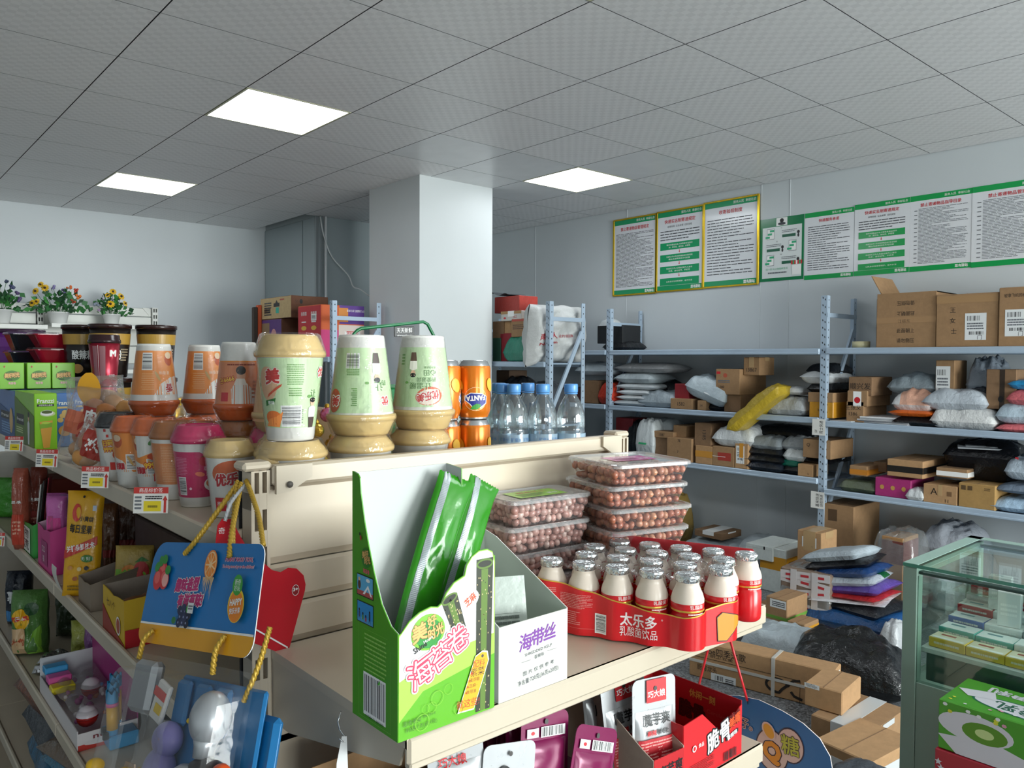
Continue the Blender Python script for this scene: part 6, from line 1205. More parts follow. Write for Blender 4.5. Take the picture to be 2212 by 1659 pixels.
# water bottles
BW = mat('#f4fafc', .02, 0, 'clear', hz=.05, r0=.06, r1=.75, fb=.12, blend=.35); CAPB = mat('#5a97d6', .3); LBL = mat('#dcecf6', .1, 0, 'clear', hz=.55, haze='#b7d2e6', r1=.3, fb=.1)
bp = [(.012, .001), (.026, .0), (.031, .004), (.033, .012), (.033, .070), (.0315, .074), (.0315, .078), (.033, .082), (.0325, .098), (.0310, .112), (.0265, .128), (.0200, .140), (.0145, .149), (.0132, .153), (.0132, .162)]
def ribs(b, c, m):
    n = 48; vs = []
    for r0, z in c:
        for i in range(n): a = 2*PI*i/n; rr = r0*(1+(.022*math.cos(12*a) if .010 < z < .070 or .084 < z < .110 else 0)); vs.append((rr*math.cos(a), rr*math.sin(a), z))
    fs = [(j*n+i, j*n+(i+1) % n, (j+1)*n+(i+1) % n, (j+1)*n+i) for j in range(len(c)-1) for i in range(n)]+[tuple(range(n))[::-1], tuple(range((len(c)-1)*n, len(c)*n))]; b.add(vs, fs, m, True)
W0 = thing('water_bottle', 'clear water bottle with blue cap, first from the cans', 'bottle', (.774-.01, -1.305, ZD+.0005), 0, 'blue capped water bottles'); 
W0.location = (.742, -1.335, ZD+.0005)
b = MB(); ribs(b, bp, BW); b.build('bottle', W0); b = MB(); b.lathe([(.0150, .158), (.0158, .160), (.0158, .174), (.0150, .177), (.0, .1772)], 32, CAPB, cap=False); b.lathe([(.0146, .154), (.0152, .154), (.0152, .157), (.0146, .157), (.0146, .154)], 32, CAPB, cap=False); b.build('cap', W0)
b = MB(); b.lathe([(.0340, .014), (.0340, .066)], 40, LBL, cap=False); P = Print(b, cone(.0341, 0, .0341, .07, -2.1), .0003); 
for u in (-.03, .0, .03): P.poly([(u-.016, .016), (u-.008, .034), (u-.002, .028), (u+.006, .044), (u+.016, .016)], ink('#9dbcd8')); P.text('矿泉水', u, .054, .008, ink('#4a78b0'), .024)
b.build('label', W0)
for k, (x, y, lb) in enumerate(((.790, -1.372, 'second from the cans, in front'), (.815, -1.290, 'second from the cans, in the row behind'), (.848, -1.405, 'third from the cans, in front'), (.875, -1.325, 'third from the cans, in the row behind'), (.908, -1.435, 'standing apart at the end of the row'))):
    o = dup(W0, (x-.045, y-.0, ZD+.0005), .4*k, 'clear water bottle with blue cap, '+lb)

# ------------------------------------------------------------------ boxes, bowls and bags at the far part of the top deck
FRZ = 'biscuit boxes at the far end of the top deck'
def pack_box(B, label, col, left=None, right=None, name='biscuit_box', cat='box', grp=FRZ, top=None):
    x0, x1, y0, y1, z0, z1 = B; w, d, h = x1-x0, y1-y0, z1-z0; r = thing(name, label, cat, ((x0+x1)/2, (y0+y1)/2, z0), 0, grp); b = MB(); b.box((0, 0, h/2), (w, d, h), mat(col, .35), .0015); b.build('carton', r); b = MB()
    if left: left(Print(b, plane((-w/2-.0004, 0, h/2), (0, -1, 0), (0, 0, 1)), .0003), d, h)
    if right: right(Print(b, plane((0, -d/2-.0004, h/2), (1, 0, 0), (0, 0, 1)), .0003), w, h)
    if b.v: b.build('print', r)
    return r
BLU, LBL_, LIM, LIM2 = '#3f6fb5', ink('#7ea6d6'), '#8bc926', ink('#5e7d2a')
def fr_right_g(P, w, h): P.text('Franzzi', 0, h*.37, h*.085, WHT, w*.74, 'c', .02); P.rect(-w*.38, h*.27, w*.36, h*.31, BLK); P.text('抹茶味夹心曲奇', 0, h*.29, h*.028, WHT, w*.6); P.ell(w*.08, h*.14, w*.34, h*.05, ink('#c9d79a')); P.ell(w*.05, h*.155, w*.28, h*.05, WHT); P.ell(w*.05, h*.17, w*.24, h*.03, ink('#4a5a22')); P.poly([(-w*.28, h*.0), (w*.3, h*.02), (w*.16, -h*.46), (-w*.12, -h*.47)], ink('#d9a03c')); P.poly([(-w*.26, -h*.04), (w*.28, -h*.02), (w*.26, -h*.1), (-w*.24, -h*.12)], ink('#7fae2e')); P.ell(0, -h*.02, w*.2, h*.02, ink('#b5d04a'))
def fr_left_g(P, w, h): P.poly([(-w*.5, -h*.5), (w*.5, -h*.5), (w*.5, h*.1), (-w*.2, h*.3), (-w*.5, h*.4)], LIM2); P.rect(-w*.4, -h*.12, w*.0, h*.08, BLK); P.text('Franzzi', -w*.2, -h*.02, h*.07, WHT, w*.34, 'c', .02); person(P, w*.24, -h*.18, h*.6, '#d5d7dc', '#d5d7dc'); P.lines(-w*.4, -h*.28, -w*.05, -h*.16, 3, ink('#c9d79a'), 3)
def fr_right_b(P, w, h): P.text('Franzzi', 0, h*.32, h*.085, WHT, w*.78, 'c', .02); P.rect(-w*.34, h*.215, w*.36, h*.25, ink('#d9b878')); [P.ell(u*w, v*h, w*.14, h*.045, ink('#d8b070'), 14) for u, v in ((-.1, .08), (.12, .03), (.0, .14), (.22, .1), (-.2, .0))]; P.ell(0, -h*.2, w*.3, h*.1, ink('#c98d48'))
def fr_left_b(P, w, h): P.poly([(-w*.5, -h*.5), (w*.5, -h*.5), (w*.5, 0), (-w*.5, h*.2)], ink('#2f568e')); P.rect(-w*.35, -h*.1, w*.2, h*.06, BLK); P.text('Franzzi', -w*.08, -h*.02, h*.07, WHT, w*.45, 'c', .02); P.lines(-w*.3, -h*.4, w*.3, -h*.15, 5, LBL_, 4); P.ell(w*.3, -h*.1, w*.1, h*.25, ink('#d8b070'))
G1 = (-0.030,0.008,-0.451,-0.187,1.264,1.399)
gx, gy, gz = G1[0], G1[2], ZD; bw, bd, bh = .050, G1[3]-G1[2], .142
pack_box((gx, gx+bw, gy, gy+bd, ZD+.0005, ZD+bh), 'lime green biscuit box with a glass of tea at the shelf edge', LIM, fr_left_g, fr_right_g)
for i, (x, y, lb) in enumerate(((gx+.052, gy+.05, 'first blue biscuit box to the side of the lime green one'), (gx+.104, gy+.09, 'second blue biscuit box to the side of the lime green one'), (gx, gy+bd+.004, 'blue biscuit box directly behind the lime green one at the shelf edge'), (gx, gy+2*bd+.008, 'second blue biscuit box behind the lime green one at the shelf edge'), (gx, gy+3*bd+.012, 'third blue biscuit box behind the lime green one, at the picture edge'), (gx+.052, gy+.05+bd, 'blue biscuit box in the inner file under the green snack boxes'), (gx+.104, gy+.09+bd, 'blue biscuit box in the innermost file under the green snack boxes'), (gx+.052, gy+.05+2*bd, 'far blue biscuit box in the inner file'), (gx+.104, gy+.09+2*bd, 'far blue biscuit box in the innermost file'))):
    pack_box((x, x+bw, y, y+bd-.002, ZD+.0005, ZD+bh-.002), lb, BLU, fr_left_b, fr_right_b)
for k, (xa, xb, lb) in enumerate(((-14, 30, 'lime snack box lying at the picture edge on the blue boxes'), (33, 85, 'middle lime snack box on top of the blue biscuit boxes'), (88, 140, 'lime snack box on the blue biscuit boxes nearest the red trays'))):
    a, c = (-0.052,-0.100,1.453), None
    X0 = (-.053, .0135, .076)[k]
    def sb(P, w, h): P.ell(0, h*.0, w*.33, h*.2, ink('#3f7a22'), 20); P.text2('美好时光', 0, h*.02, h*.17, GOLDI, ink('#6a3d1c'), w*.6, 'c', .04, .1, .1, .05); P.text('海苔卷', 0, -h*.28, h*.085, ink('#e8b0b0'), w*.3, 'c', .03); P.text('Shine', -w*.1, -h*.14, h*.07, BLK, w*.2, 'c', .02); P.ell(-w*.3, h*.35, w*.03, h*.04, ink('#b02a2a'))
    pack_box((X0, X0+.060, -.10, -.02, ZD+bh+.0005, ZD+bh+.075), lb, '#79bb22', None, sb, 'snack_box', 'box', 'lime green snack boxes on the blue ones')
# trays, bowls and tubs
def tray(x, y, z, w, d, h, col, label, grp):
    r = thing('food_tray', label, 'food tray', (x, y, z), 0, grp); m = mat(col, .18); b = MB()
    loft(b, [rring(w*.66, d*.7, .012, .001), rring(w*.68, d*.72, .014, .002), rring(w*.93, d*.93, .016, h-.004), rring(w, d, .018, h-.003), rring(w, d, .018, h), rring(w*.92, d*.92, .016, h), rring(w*.9, d*.9, .016, h-.006)], m, True, True); b.build('tray', r)
    b = MB(); loft(b, [rring(w*1.01, d*1.01, .018, h+.0005), rring(w*.96, d*.96, .018, h+.006)], TRAY, False, True); b.build('lid', r)
for k in range(3): tray(.165, .26, ZD+.0005+.160+k*.050, .17, .15, .048, '#a01428', 'shiny red food tray, %s of the stack of three beside the noodle tubs' % ('lowest', 'middle', 'topmost')[k], 'red food trays')
b = MB(); b.box((0, 0, .079), (.12, .11, .158), mat('#8c1423', .4), .003); single(b, 'snack_box', 'dark red carton under the stack of red food trays', 'box', (.165, .26, ZD+.0005), 0)
for k in range(2): tray(.115, .44, ZD+.0005+.19+k*.062, .15, .15, .060, '#202226', 'shiny black food tray, %s of two beside the purple noodle bowl' % ('lower', 'upper')[k], 'black food trays')
b = MB(); b.box((0, 0, .094), (.10, .12, .188), mat('#2b2c30', .4), .003); single(b, 'snack_box', 'black carton under the black food trays', 'box', (.115, .44, ZD+.0005), 0)
def tub(x, y, z, r0, r1, h, label, body, band, lid, txt, grp, tc=WHT, name='noodle_tub', cat='tub'):
    r = thing(name, label, cat, (x, y, z), 0, grp); b = MB(); b.lathe([(r0*.9, 0), (r0, .003), (r1, h-.012)], 36, mat(body, .25)); b.build('tub', r); b = MB(); b.lathe([(r1*1.0, h-.014), (r1*1.05, h-.013), (r1*1.05, h-.002), (r1*1.0, h), (r1*.9, h), (r1*.88, h-.004), (0, h-.004)], 36, mat(lid, .2), cap=False); b.build('lid', r)
    b = MB(); a = math.atan2(CAMP.y-y, CAMP.x-x); P = Print(b, cone(r0, .003, r1, h-.012, a), .0004); P.rect(-r1*2.2, h*.62, r1*2.2, h*.82, mat(band, .3), 40); P.text(txt, 0, h*.42, h*.16, tc, r1*1.1, 'c', .02); P.lines(r1*.5, h*.3, r1*1.0, h*.55, 5, ink('#9a8a70'), 3); P.ell(-r1*.3, h*.16, r1*.3, h*.09, ink('#b98a4a')); b.build('print', r)
SN = 'dark noodle tubs'
for k, (x, y, lb) in enumerate(((.395, .0, 'at the end'), (.262, .02, 'in the middle behind the red cups'), (.215, .16, 'farthest, beside the red trays'))):
    for q in range(2 if k else 2):
        tub(x, y, ZD+.0005+.17*q, .048, .060, .168, '%s black and gold noodle tub %s' % (('lower', 'upper')[q], lb), '#1d1614', '#b08a3a', '#2a1512', '酸辣粉', SN)
for q in range(2):
    r = thing('drink_cup', ('lower', 'upper')[q]+' metallic red cup with dark lid in front of the noodle tubs', 'cup', (.188, -.215, ZD+.0005+.150*q+(.148 if q == 0 else 0)), (PI, 0, 0) if q == 0 else 0, 'metallic red cups'); b = MB(); b.lathe([(.030, 0), (.0315, .003), (.041, .125)], 36, mat('#a8293c', .25, .5)); b.build('body', r); b = MB(); b.lathe([(.0405, .123), (.0435, .124), (.0435, .132), (.041, .134), (.040, .146), (.038, .148), (0, .147)], 36, mat('#2a1216', .2), cap=False); b.build('lid', r); b = MB(); a = math.atan2(CAMP.y+.2, CAMP.x-.19); P = Print(b, cone(.0315, .003, .041, .125, a if q else -a), .0004); P.text2('M', .022, .095, .02, WHT, ink('#c94a58'), None, 'c', .06); P.rect(-.030, .03, -.018, .115, ink('#8a5a60'), 3); P.rect(-.012, .03, .002, .115, ink('#8a5a60'), 3); P.rect(-.016, .01, -.0145, .118, ink('#d8c0c0')); P.text('好喝', .02, .03, .008, WHT); b.build('print', r)
for q in range(2):
    tub(.115, .64, ZD+.0005+.168*q, .062, .078, .165, ('lower', 'upper')[q]+' purple noodle bowl tub behind the black food trays', '#7a2e93', '#8a3ba2', '#3c1d3c', '100', 'big noodle bowls', ink('#e8d23a'), 'noodle_bowl', 'tub'); tub(.005, .78, ZD+.0005+.160*q, .062, .078, .158, ('lower', 'upper')[q]+' orange noodle bowl tub at the picture edge', '#d8622a', '#d23b2a', '#8a2a1c', '100', 'big noodle bowls', ink('#e8e03a'), 'noodle_bowl', 'tub')
# gold cans, small bottle, foil bags between the cups and the tubs
for k, (x, y) in enumerate(((.178, -.83), (.235, -.80))):
    r = thing('gold_can', ('gold can seen between the first two upturned orange cups', 'second gold can behind the upturned orange cups')[k], 'can', (x, y, ZD+.0005), 0, 'gold cans'); b = MB(); b.lathe([(.028, 0), (.030, .003), (.030, .135), (.028, .14), (.0, .139)], 32, mat('#b98d1e', .25, .7)); b.build('can', r); b = MB(); P = Print(b, cone(.0301, 0, .0301, .14, -1.9), .0004); P.rect(-.02, .06, .0, .105, ink('#7f96b0'), 4); P.rect(-.05, .0, .05, .05, mat('#2c2a28', .4), 24); b.build('print', r)
r = thing('small_bottle', 'small milky bottle with green cap behind the first upturned orange cup', 'bottle', (.075, -.72, ZD+.0005), 0); b = MB(); b.lathe([(.022, 0), (.024, .004), (.024, .085), (.022, .1), (.011, .122), (.010, .135)], 28, mat('#d9d6cc', .25)); b.build('bottle', r); b = MB(); b.lathe([(.0115, .132), (.0115, .146), (.0, .147)], 20, mat('#2e9a52', .35), cap=False); b.build('cap', r)
# bread bags
def softbag(name, label, cat, loc, w, d, h, rot, film_, inner=None, seed=1, grp=None, prn=None, p=3.5, wr=.8):
    r = thing(name, label, cat, loc, rot, grp); b = MB()
    def f(u, v, s):   # standing bag, front faces -Y
        x, z = u*2-1, v; pin = max(0, 1-abs(z*2-1)**(p+1))**.6; e = pin*max(0, 1-abs(x)**p)**.5; n = nz(x*2, z*4, seed)+.5*nz(x*5, z*8, seed+1); cr = (1-abs(nz(x*3+z*2, z*5-x, seed+2))*2)
        return (x*w/2*(1+.07*nz(z*3, x, seed+4)+.04*(1-pin)), s*d/2*e*(1+wr*.28*n)+s*wr*.10*d*cr*e, z*h)
    b.grid(lambda u, v: f(u, v, -1), 20, 26, film_); b.grid(lambda u, v: f(1-u, v, 1), 20, 26, film_); b.build('wrapper', r)
    if inner: b = MB(); inner(b); b.build('contents', r)
    if prn:
        b = MB(); P = Print(b, lambda u, v, l: Vector(f(min(1, max(0, u/w+.5)), min(1, max(0, v/h)), -1))+Vector((0, -.002-l, 0)), .0005, w*.07); prn(P); b.build('print', r)
    return r
CLR = mat('#ffffff', .08, 0, 'clear', hz=.10, r0=.04, r1=.55, fb=.9, fs=35)
def bread(b):
    q = random.Random(4)
    for k in range(7): b.ball((q.uniform(-.035, .035), q.uniform(-.01, .01), .025+.018*k+q.uniform(-.006, .006)), .024, mat(('#c98f4f', '#e2c48c', '#b8743c')[k % 3], .6, 0, 'card'), 10, 7, (1.2, .8, .8), Euler((q.random(), q.random(), q.random()*3)).to_matrix().to_4x4())
def breadp(P, w=.12, h=.2):
    for dx, dy, hh in ((-.03, .085, .05), (.03, .07, .06)): P.rect(dx-.022, dy-hh/2, dx+.022, dy+hh/2, ink('#c4684a'), 4, 4)
    P.rect(-.018, .055, .030, .125, ink('#a83426'), 5, 6); P.text('肉', .006, .105, .026, WHT, None, 'c', .04); P.text('松', .004, .074, .026, WHT, None, 'c', .04)
softbag('bread_bag', 'clear bag of meat floss bread with dark red label leaning at the shelf edge', 'bread', ((0.000,-0.744,1.267)[0]+.02, -.76, ZD+.0005), .135, .075, .165, (-.05, .22, -.75), CLR, bread, 51, 'bread bags', breadp)
softbag('bread_bag', 'second bread bag slumped against the black lidded cup', 'bread', (-.012, -.935, ZD+.0005), .09, .06, .105, (-.1, .3, -.8), CLR, bread, 52, 'bread bags', lambda P: (P.rect(-.02, .03, .025, .085, ink('#a83426'), 5, 5), P.text('松', .004, .058, .026, WHT, None, 'c', .04)))
r = softbag('bread_bag', 'clear bread bag topped by a bright yellow paper tag', 'bread', (.055, -.72, ZD+.0005), .12, .07, .19, (.05, -.05, -.5), CLR, bread, 53, 'bread bags')
b = MB(); b.grid(lambda u, v: ((u-.5)*.042*math.sin(PI*min(1, max(.02, v*.96+.02)))**.5*1.15, -.036-.008*math.sin(PI*v), .125+.075*v), 8, 10, mat('#e3a41a', .5)); b.build('paper_tag', r)
softbag('snack_bag', 'silvery clear snack bag low between the tubs and the lime boxes', 'bag', (.17, -.42, ZD+.0005), .16, .05, .085, (.3, 0, -.3), mat('#c9cccf', .2, .3, 'film', fb=1.), None, 54, 'silvery snack bags'); softbag('snack_bag', 'silvery clear snack bag between two upturned orange cups', 'bag', (.15, -.93, ZD+.0005), .10, .05, .13, (.1, 0, -.3), CLR, None, 55, 'silvery snack bags')
# green wire basket handle with black name plate
r = thing('shopping_basket', 'shopping basket with green wire handle and black name plate behind the green cups', 'basket', (.66, -1.02, ZD+.0005), 0)
b = MB(); loft(b, [rring(.20, .16, .02, .002), rring(.20, .16, .02, .006), rring(.25, .20, .02, .16), rring(.26, .21, .02, .165), rring(.245, .195, .02, .165), rring(.195, .155, .02, .008)], mat('#1d7a44', .35), True, True); b.build('basket', r)
HA, HB, HC_, HD = (0.540,-1.020,1.562), (0.554,-1.020,1.573), (0.748,-1.020,1.599), (0.783,-1.020,1.552); O_ = Vector((.66, -1.02, ZD+.0005)); pts = [Vector(HA)-O_-Vector((0, 0, .16)), Vector(HA)-O_, Vector(HB)-O_-Vector((.004, 0, .002)), Vector(HB)-O_+Vector((.006, 0, .003)), Vector(HC_)-O_-Vector((.006, 0, 0)), Vector(HC_)-O_+Vector((.008, 0, -.006)), Vector(HD)-O_, Vector(HD)-O_+Vector((.02, 0, -.18))]
b = MB(); b.tube(pts, .0042, 8, mat('#0f6a3c', .35)); b.build('handle', r)
b = MB(); NP = (0.684,-1.020,1.572); c = Vector(NP)-O_; b.box(c, (.060, .003, .026), mat('#1a1b1c', .35), .001, 0, Matrix.Rotation(-.03, 4, 'Y')); P = Print(b, plane(c+Vector((0, -.0016, 0)), (1, 0, .03), (0, 0, 1)), .0003); P.text('天天新鲜', 0, .003, .012, WHT, .046, 'c', .01); P.text('alwaysfresh', 0, -.0095, .004, WHT, .044); b.build('name_plate', r)
q = random.Random(2)
for k in range(5):
    b = MB(); b.ball((0, 0, .016), .016, mat(('#c9a23a', '#d8749a', '#c9a23a', '#b88a2c', '#d8b04a')[k], .25, .7, 'foil', fs=40), 12, 8); b.ball((0, 0, .034), .006, mat('#c9a23a', .25, .7, 'foil', fs=40), 8, 6)
    single(b, 'foil_sweet', 'foil wrapped sweet glinting in the gap behind the upright green cup, %s' % ('gold and highest', 'pink', 'gold and lowest', 'dark gold', 'pale gold')[k], 'sweet', (.36+.03*(k % 2), -1.16-.01*k, ZD+.0005+.032*(4-k)), 0, 'foil sweets')
b = MB(); b.box((0, 0, .06), (.1, .08, .12), mat('#8a6a3c', .5), .003); single(b, 'snack_box', 'brown snack carton behind the foil sweets', 'box', (.40, -1.06, ZD+.0005), 0)

# ------------------------------------------------------------------ goods on the lower long shelves
ZB = Z2+.0005; LG = 'snack bags on the second long shelf'
def stand(S, name, label, cat, col, d, rot, seed, prn=None, grp=LG, dx=.0, fb=.6, rough=.3, wr=.8, p=5.):
    return softbag(name, label, cat, (S[0]+dx, S[1], S[2]), S[3], d, S[4], rot, mat(col, rough, 0, 'film', fb=fb), None, seed, grp, prn, p, wr)
def pouch(top, tx, w, h): return lambda P: (P.rect(-w*.42, h*.08, w*.42, h*.45, ink(top), 6, 4), P.text(tx, 0, h*.6, w*.2, WHT, w*.7, 'c', .02), P.lines(-w*.3, h*.2, w*.3, h*.38, 4, ink('#d9a58d'), 3))
S = (-0.049,-0.256,0.986,0.037,0.220)
stand(S, 'snack_bag', 'brown snack bag with folded top at the far end of the second shelf', 'bag', '#9c4f3c', .04, (0, 0, -.7), 61, pouch('#b8402c', '坚果', S[3], S[4]), dx=.02); S = (-0.011,-0.220,0.986,0.043,0.215)
stand(S, 'snack_bag', 'dark brown snack bag next to the open green box', 'bag', '#6e3328', .04, (0, 0, -.7), 62, pouch('#8a2c24', '坚果', S[3], S[4]), dx=.03)
def openbox(B, label, col, inner='#a99c8c', front=None, cut=.6, right=None, name='display_carton', tall=1.):
    x0, x1, y0, y1, z0, z1 = B; w, d, h = x1-x0, y1-y0, z1-z0; r = thing(name, label, 'display box', ((x0+x1)/2, (y0+y1)/2, z0), 0, 'open display cartons on the long shelves'); m, mi = mat(col, .45), mat(inner, .8, 0, 'card'); t = .0015
    def panel(n, poly, o, U, V, ms): b = MB(); b.prism(poly, o, U, V, t, ms); return b.build(n, r)
    panel('front_panel', [(-d/2, 0), (d/2, 0), (d/2, h), (d*.2, h*.98), (0, h*.93), (-d*.2, h*.98), (-d/2, h)], (-w/2, 0, 0), (0, -1, 0), (0, 0, 1), m)
    for s, hh in ((-1, 1), (1, tall)): panel('side_panel', [(-w/2, 0), (w/2, 0), (w/2, h*tall), (-w/2, h)], (0, s*d/2*-1 if False else s*(d/2-t), 0), (1, 0, 0), (0, 0, 1), m if s < 0 else mi)
    panel('back_panel', [(-d/2, 0), (d/2, 0), (d/2, h*tall), (-d/2, h*tall)], (w/2-t, 0, 0), (0, -1, 0), (0, 0, 1), mi); b = MB(); b.box((0, 0, .0015), (w-.002, d-.002, .003), mi); b.build('bottom_panel', r); b = MB()
    b.box((0, 0, h*.55), (w-.006, d-.006, .002), mi); b.build('inner_tray', r); b = MB()
    if front: front(Print(b, plane((-w/2-t, 0, h/2), (0, -1, 0), (0, 0, 1)), .0003), d, h)
    if right: right(Print(b, plane((0, -d/2-.0008, h/2), (1, 0, 0), (0, 0, 1)), .0003), w, h)
    if b.v: b.build('print', r)
    return r
GBX = (-0.025,-0.014,-0.384,-0.192,0.961,1.073)
openbox((GBX[0], GBX[0]+.06, GBX[2], GBX[3], ZB, ZB+.085), 'open bright green carton with black characters at the second shelf edge', '#2f9a3c', '#d5d8d2', lambda P, w, h: (P.rect(-w*.3, -h*.42, w*.35, h*.35, ink('#e6e8e0')), P.text('万物', 0, h*.15, h*.28, BLK, w*.5, 'c', .02), P.text('真荒', 0, -h*.2, h*.28, BLK, w*.5, 'c', .02)), tall=1.3)
b = MB(); b.box((0, 0, .07), (.004, .05, .14), mat('#2b2724', .3), .001); b.box((-.006, -.012, .065), (.003, .03, .13), mat('#d9d9d6', .4), .001); b.box((.006, .014, .075), (.003, .035, .14), mat('#a52a3c', .35), .001)
single(b, 'snack_bag', 'thin black white and red sachets standing in the open green carton', 'bag', (GBX[0]+.035, (GBX[2]+GBX[3])/2, ZB+.05), (0, .1, -.4), LG)
PBX = (-0.025,0.011,-0.595,-0.452,0.978,1.119)
openbox((PBX[0], PBX[0]+.085, PBX[2], PBX[3], ZB, ZB+.105), 'hot pink display carton holding pink wafer packs', '#c93a86', '#d9b0c6', lambda P, w, h: (P.rect(-w*.2, -h*.35, w*.3, h*.2, ink('#a33470')), P.text('口口', 0, 0, h*.14, WHT), P.text('福', 0, -h*.22, h*.14, WHT)), tall=1.2)
for k, (dx, dy) in enumerate(((.02, -.018), (.052, .0), (.03, .035))):
    softbag('wafer_pack', ('pink wafer pack with folded top, front one in the pink carton', 'mauve wafer pack standing in the middle of the pink carton', 'pink wafer pack at the far side of the pink carton')[k], 'snack pack', (PBX[0]+dx+.005, (PBX[2]+PBX[3])/2+dy, ZB+.06), .045, .03, .12, (0, 0, -.6), mat(('#c86ab0', '#a86aa8', '#b85aa0')[k], .28, 0, 'film', fb=.6), None, 70+k, 'wafer packs in the pink carton', (lambda P: (P.rect(-.016, .012, .016, .07, ink('#cf3f8c'), 4, 4), P.rect(-.014, .03, -.002, .075, ink('#b04a7c'), 2, 4))), 6, .4)
S = (-0.022,-0.813,0.986,0.072,0.227)
NW, NH = S[3], S[4]
def nut(P, w=NW, h=NH): P.ell(-w*.16, h*.80, w*.12, h*.085, ink('#c8382c'), 18); P.ell(-w*.12, h*.80, w*.07, h*.055, ink('#d8a21e'), 14); P.text('小黄袋', w*.12, h*.74, h*.045, BLK, w*.4, 'c', .02, -.1); P.text('每日坚果', -w*.02, h*.645, h*.075, BLK, w*.62, 'c', .02, -.1); P.poly([(-w*.46, h*.36), (w*.44, h*.50), (w*.44, h*.58), (-w*.46, h*.44)], ink('#c23a2e')); P.text('关键保鲜技术', .0, h*.475, h*.055, WHT, w*.78, 'c', .02, .2); P.ell(w*.2, h*.37, w*.17, h*.035, ink('#3f7a34'), 16); P.text('无添加', w*.2, h*.37, h*.03, WHT); [P.ell(w*u, h*v, w*.07, h*.02, ink(c), 12, .5) for u, v, c in ((-.25, .28, '#c98a3c'), (.0, .27, '#e0c890'), (.2, .28, '#33363f'), (-.1, .18, '#a35a2e'), (.12, .2, '#a34a34'), (.22, .16, '#2e2a30'))]; P.lines(-w*.3, h*.06, w*.2, h*.12, 2, ink('#8a6a1a'), 2); P.ell(0, h*.95, w*.035, h*.012, BLK, 10); P.rect(w*.28, h*.82, w*.38, h*.87, ink('#b9c9e0'))
stand(S, 'nut_pouch', 'tall yellow daily nut pouch with red band leaning at the second shelf edge', 'bag', '#d9a21c', .03, (-.06, .05, -.55), 64, nut, fb=.25, wr=.5, dx=.012)
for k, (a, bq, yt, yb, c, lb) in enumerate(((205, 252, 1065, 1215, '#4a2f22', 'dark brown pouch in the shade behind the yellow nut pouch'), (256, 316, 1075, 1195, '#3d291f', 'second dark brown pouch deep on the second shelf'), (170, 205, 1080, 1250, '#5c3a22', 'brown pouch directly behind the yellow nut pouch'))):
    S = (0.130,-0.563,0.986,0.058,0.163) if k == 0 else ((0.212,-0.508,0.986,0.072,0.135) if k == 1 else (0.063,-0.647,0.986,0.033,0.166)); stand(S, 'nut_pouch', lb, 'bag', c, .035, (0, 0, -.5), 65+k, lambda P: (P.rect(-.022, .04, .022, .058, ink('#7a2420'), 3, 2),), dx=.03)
# open grey-brown carton with sweets bags and yellow carton
S = (0.064,-0.929,0.986,0.076,0.118)
def gum(P, w=S[3], h=S[4]): P.rect(-w*.45, h*.04, w*.45, h*.6, ink('#7fb53a'), 6, 4); P.ell(-w*.1, h*.52, w*.22, h*.16, ink('#e08a3c'), 18); P.ell(w*.2, h*.56, w*.2, h*.18, ink('#c43a3c'), 18); P.poly([(w*.02, h*.72), (w*.4, h*.74), (w*.2, h*.82)], ink('#3a7a34')); P.ell(-w*.2, h*.26, w*.22, h*.16, ink('#2f7ac4'), 18); P.text2('熊博士', -w*.15, h*.2, h*.10, WHT, BLK, w*.42, 'c', .03); P.ell(w*.22, h*.3, w*.12, h*.12, ink('#a9d04a'), 14)
stand(S, 'gummy_bag', 'gold topped fruit gummy bag in the open carton behind the blue hanging card', 'bag', '#b59a4c', .03, (-.1, .05, -.45), 68, gum, dx=.0, wr=.4); S2_ = (0.105,-0.877,0.986,0.061,0.117)
stand(S2_, 'gummy_bag', 'second gold gummy bag standing behind the first', 'bag', '#a08a48', .03, (-.05, 0, -.4), 69, None, dx=.04)
B1 = (-0.020,0.027,-0.946,-0.878,0.997,1.055)
openbox((B1[0], .12, B1[2], B1[3]+.03, ZB, ZB+.055), 'open brown carton with torn edge before the gummy bags', '#8d7f70', '#93857a', tall=1.6)
b = MB(); b.grid(lambda u, v: (-.002-.014*math.sin(PI*v*.6), -.024+.048*u, .058*v), 6, 8, mat('#d5d3cc', .6)); single(b, 'paper_card', 'small white bent card at the second shelf edge under the yellow nut pouch', 'card', (-.030, (-0.030,-0.741,0.973)[1], Z2+.001))
B2_ = (-0.025,0.022,-1.207,-1.042,0.983,1.089)
openbox((B2_[0], .11, B2_[2], B2_[2]+.14, ZB, ZB+.085), 'yellow open carton with red corner behind the blue hanging card', '#d8b12a', '#a3968a', lambda P, w, h: (P.poly([(-w*.5, -h*.5), (w*.5, -h*.5), (w*.5, -h*.42), (w*.1, -h*.3), (-w*.5, h*.1)], ink('#9a3a2c')), P.text('七八个', -w*.1, h*.22, h*.16, ink('#6a4a1a'), w*.4), P.ell(w*.25, -h*.12, w*.1, h*.2, WHT, 16), P.ell(w*.25, -h*.12, w*.08, h*.16, ink('#b5563a'), 16)), right=lambda P, w, h: (P.rect(-w*.5, -h*.5, w*.1, -h*.12, RED), P.ell(-w*.1, .0, w*.06, h*.12, ink('#b03a34'))), tall=1.1)
for k in range(3): b = MB(); b.ball((0, 0, .014), .022, mat('#8a5a3a', .4, 0, 'card'), 12, 8, (1.4, .7, .55)); single(b, 'nut_cake', ('brown nut cake in the yellow carton near its front edge', 'brown nut cake in the middle of the yellow carton', 'brown nut cake at the back of the yellow carton')[k], 'snack', (.01+.035*k, B2_[2]+.06+.02*(k % 2), ZB+.048), .5*k, 'nut cakes in the yellow carton')
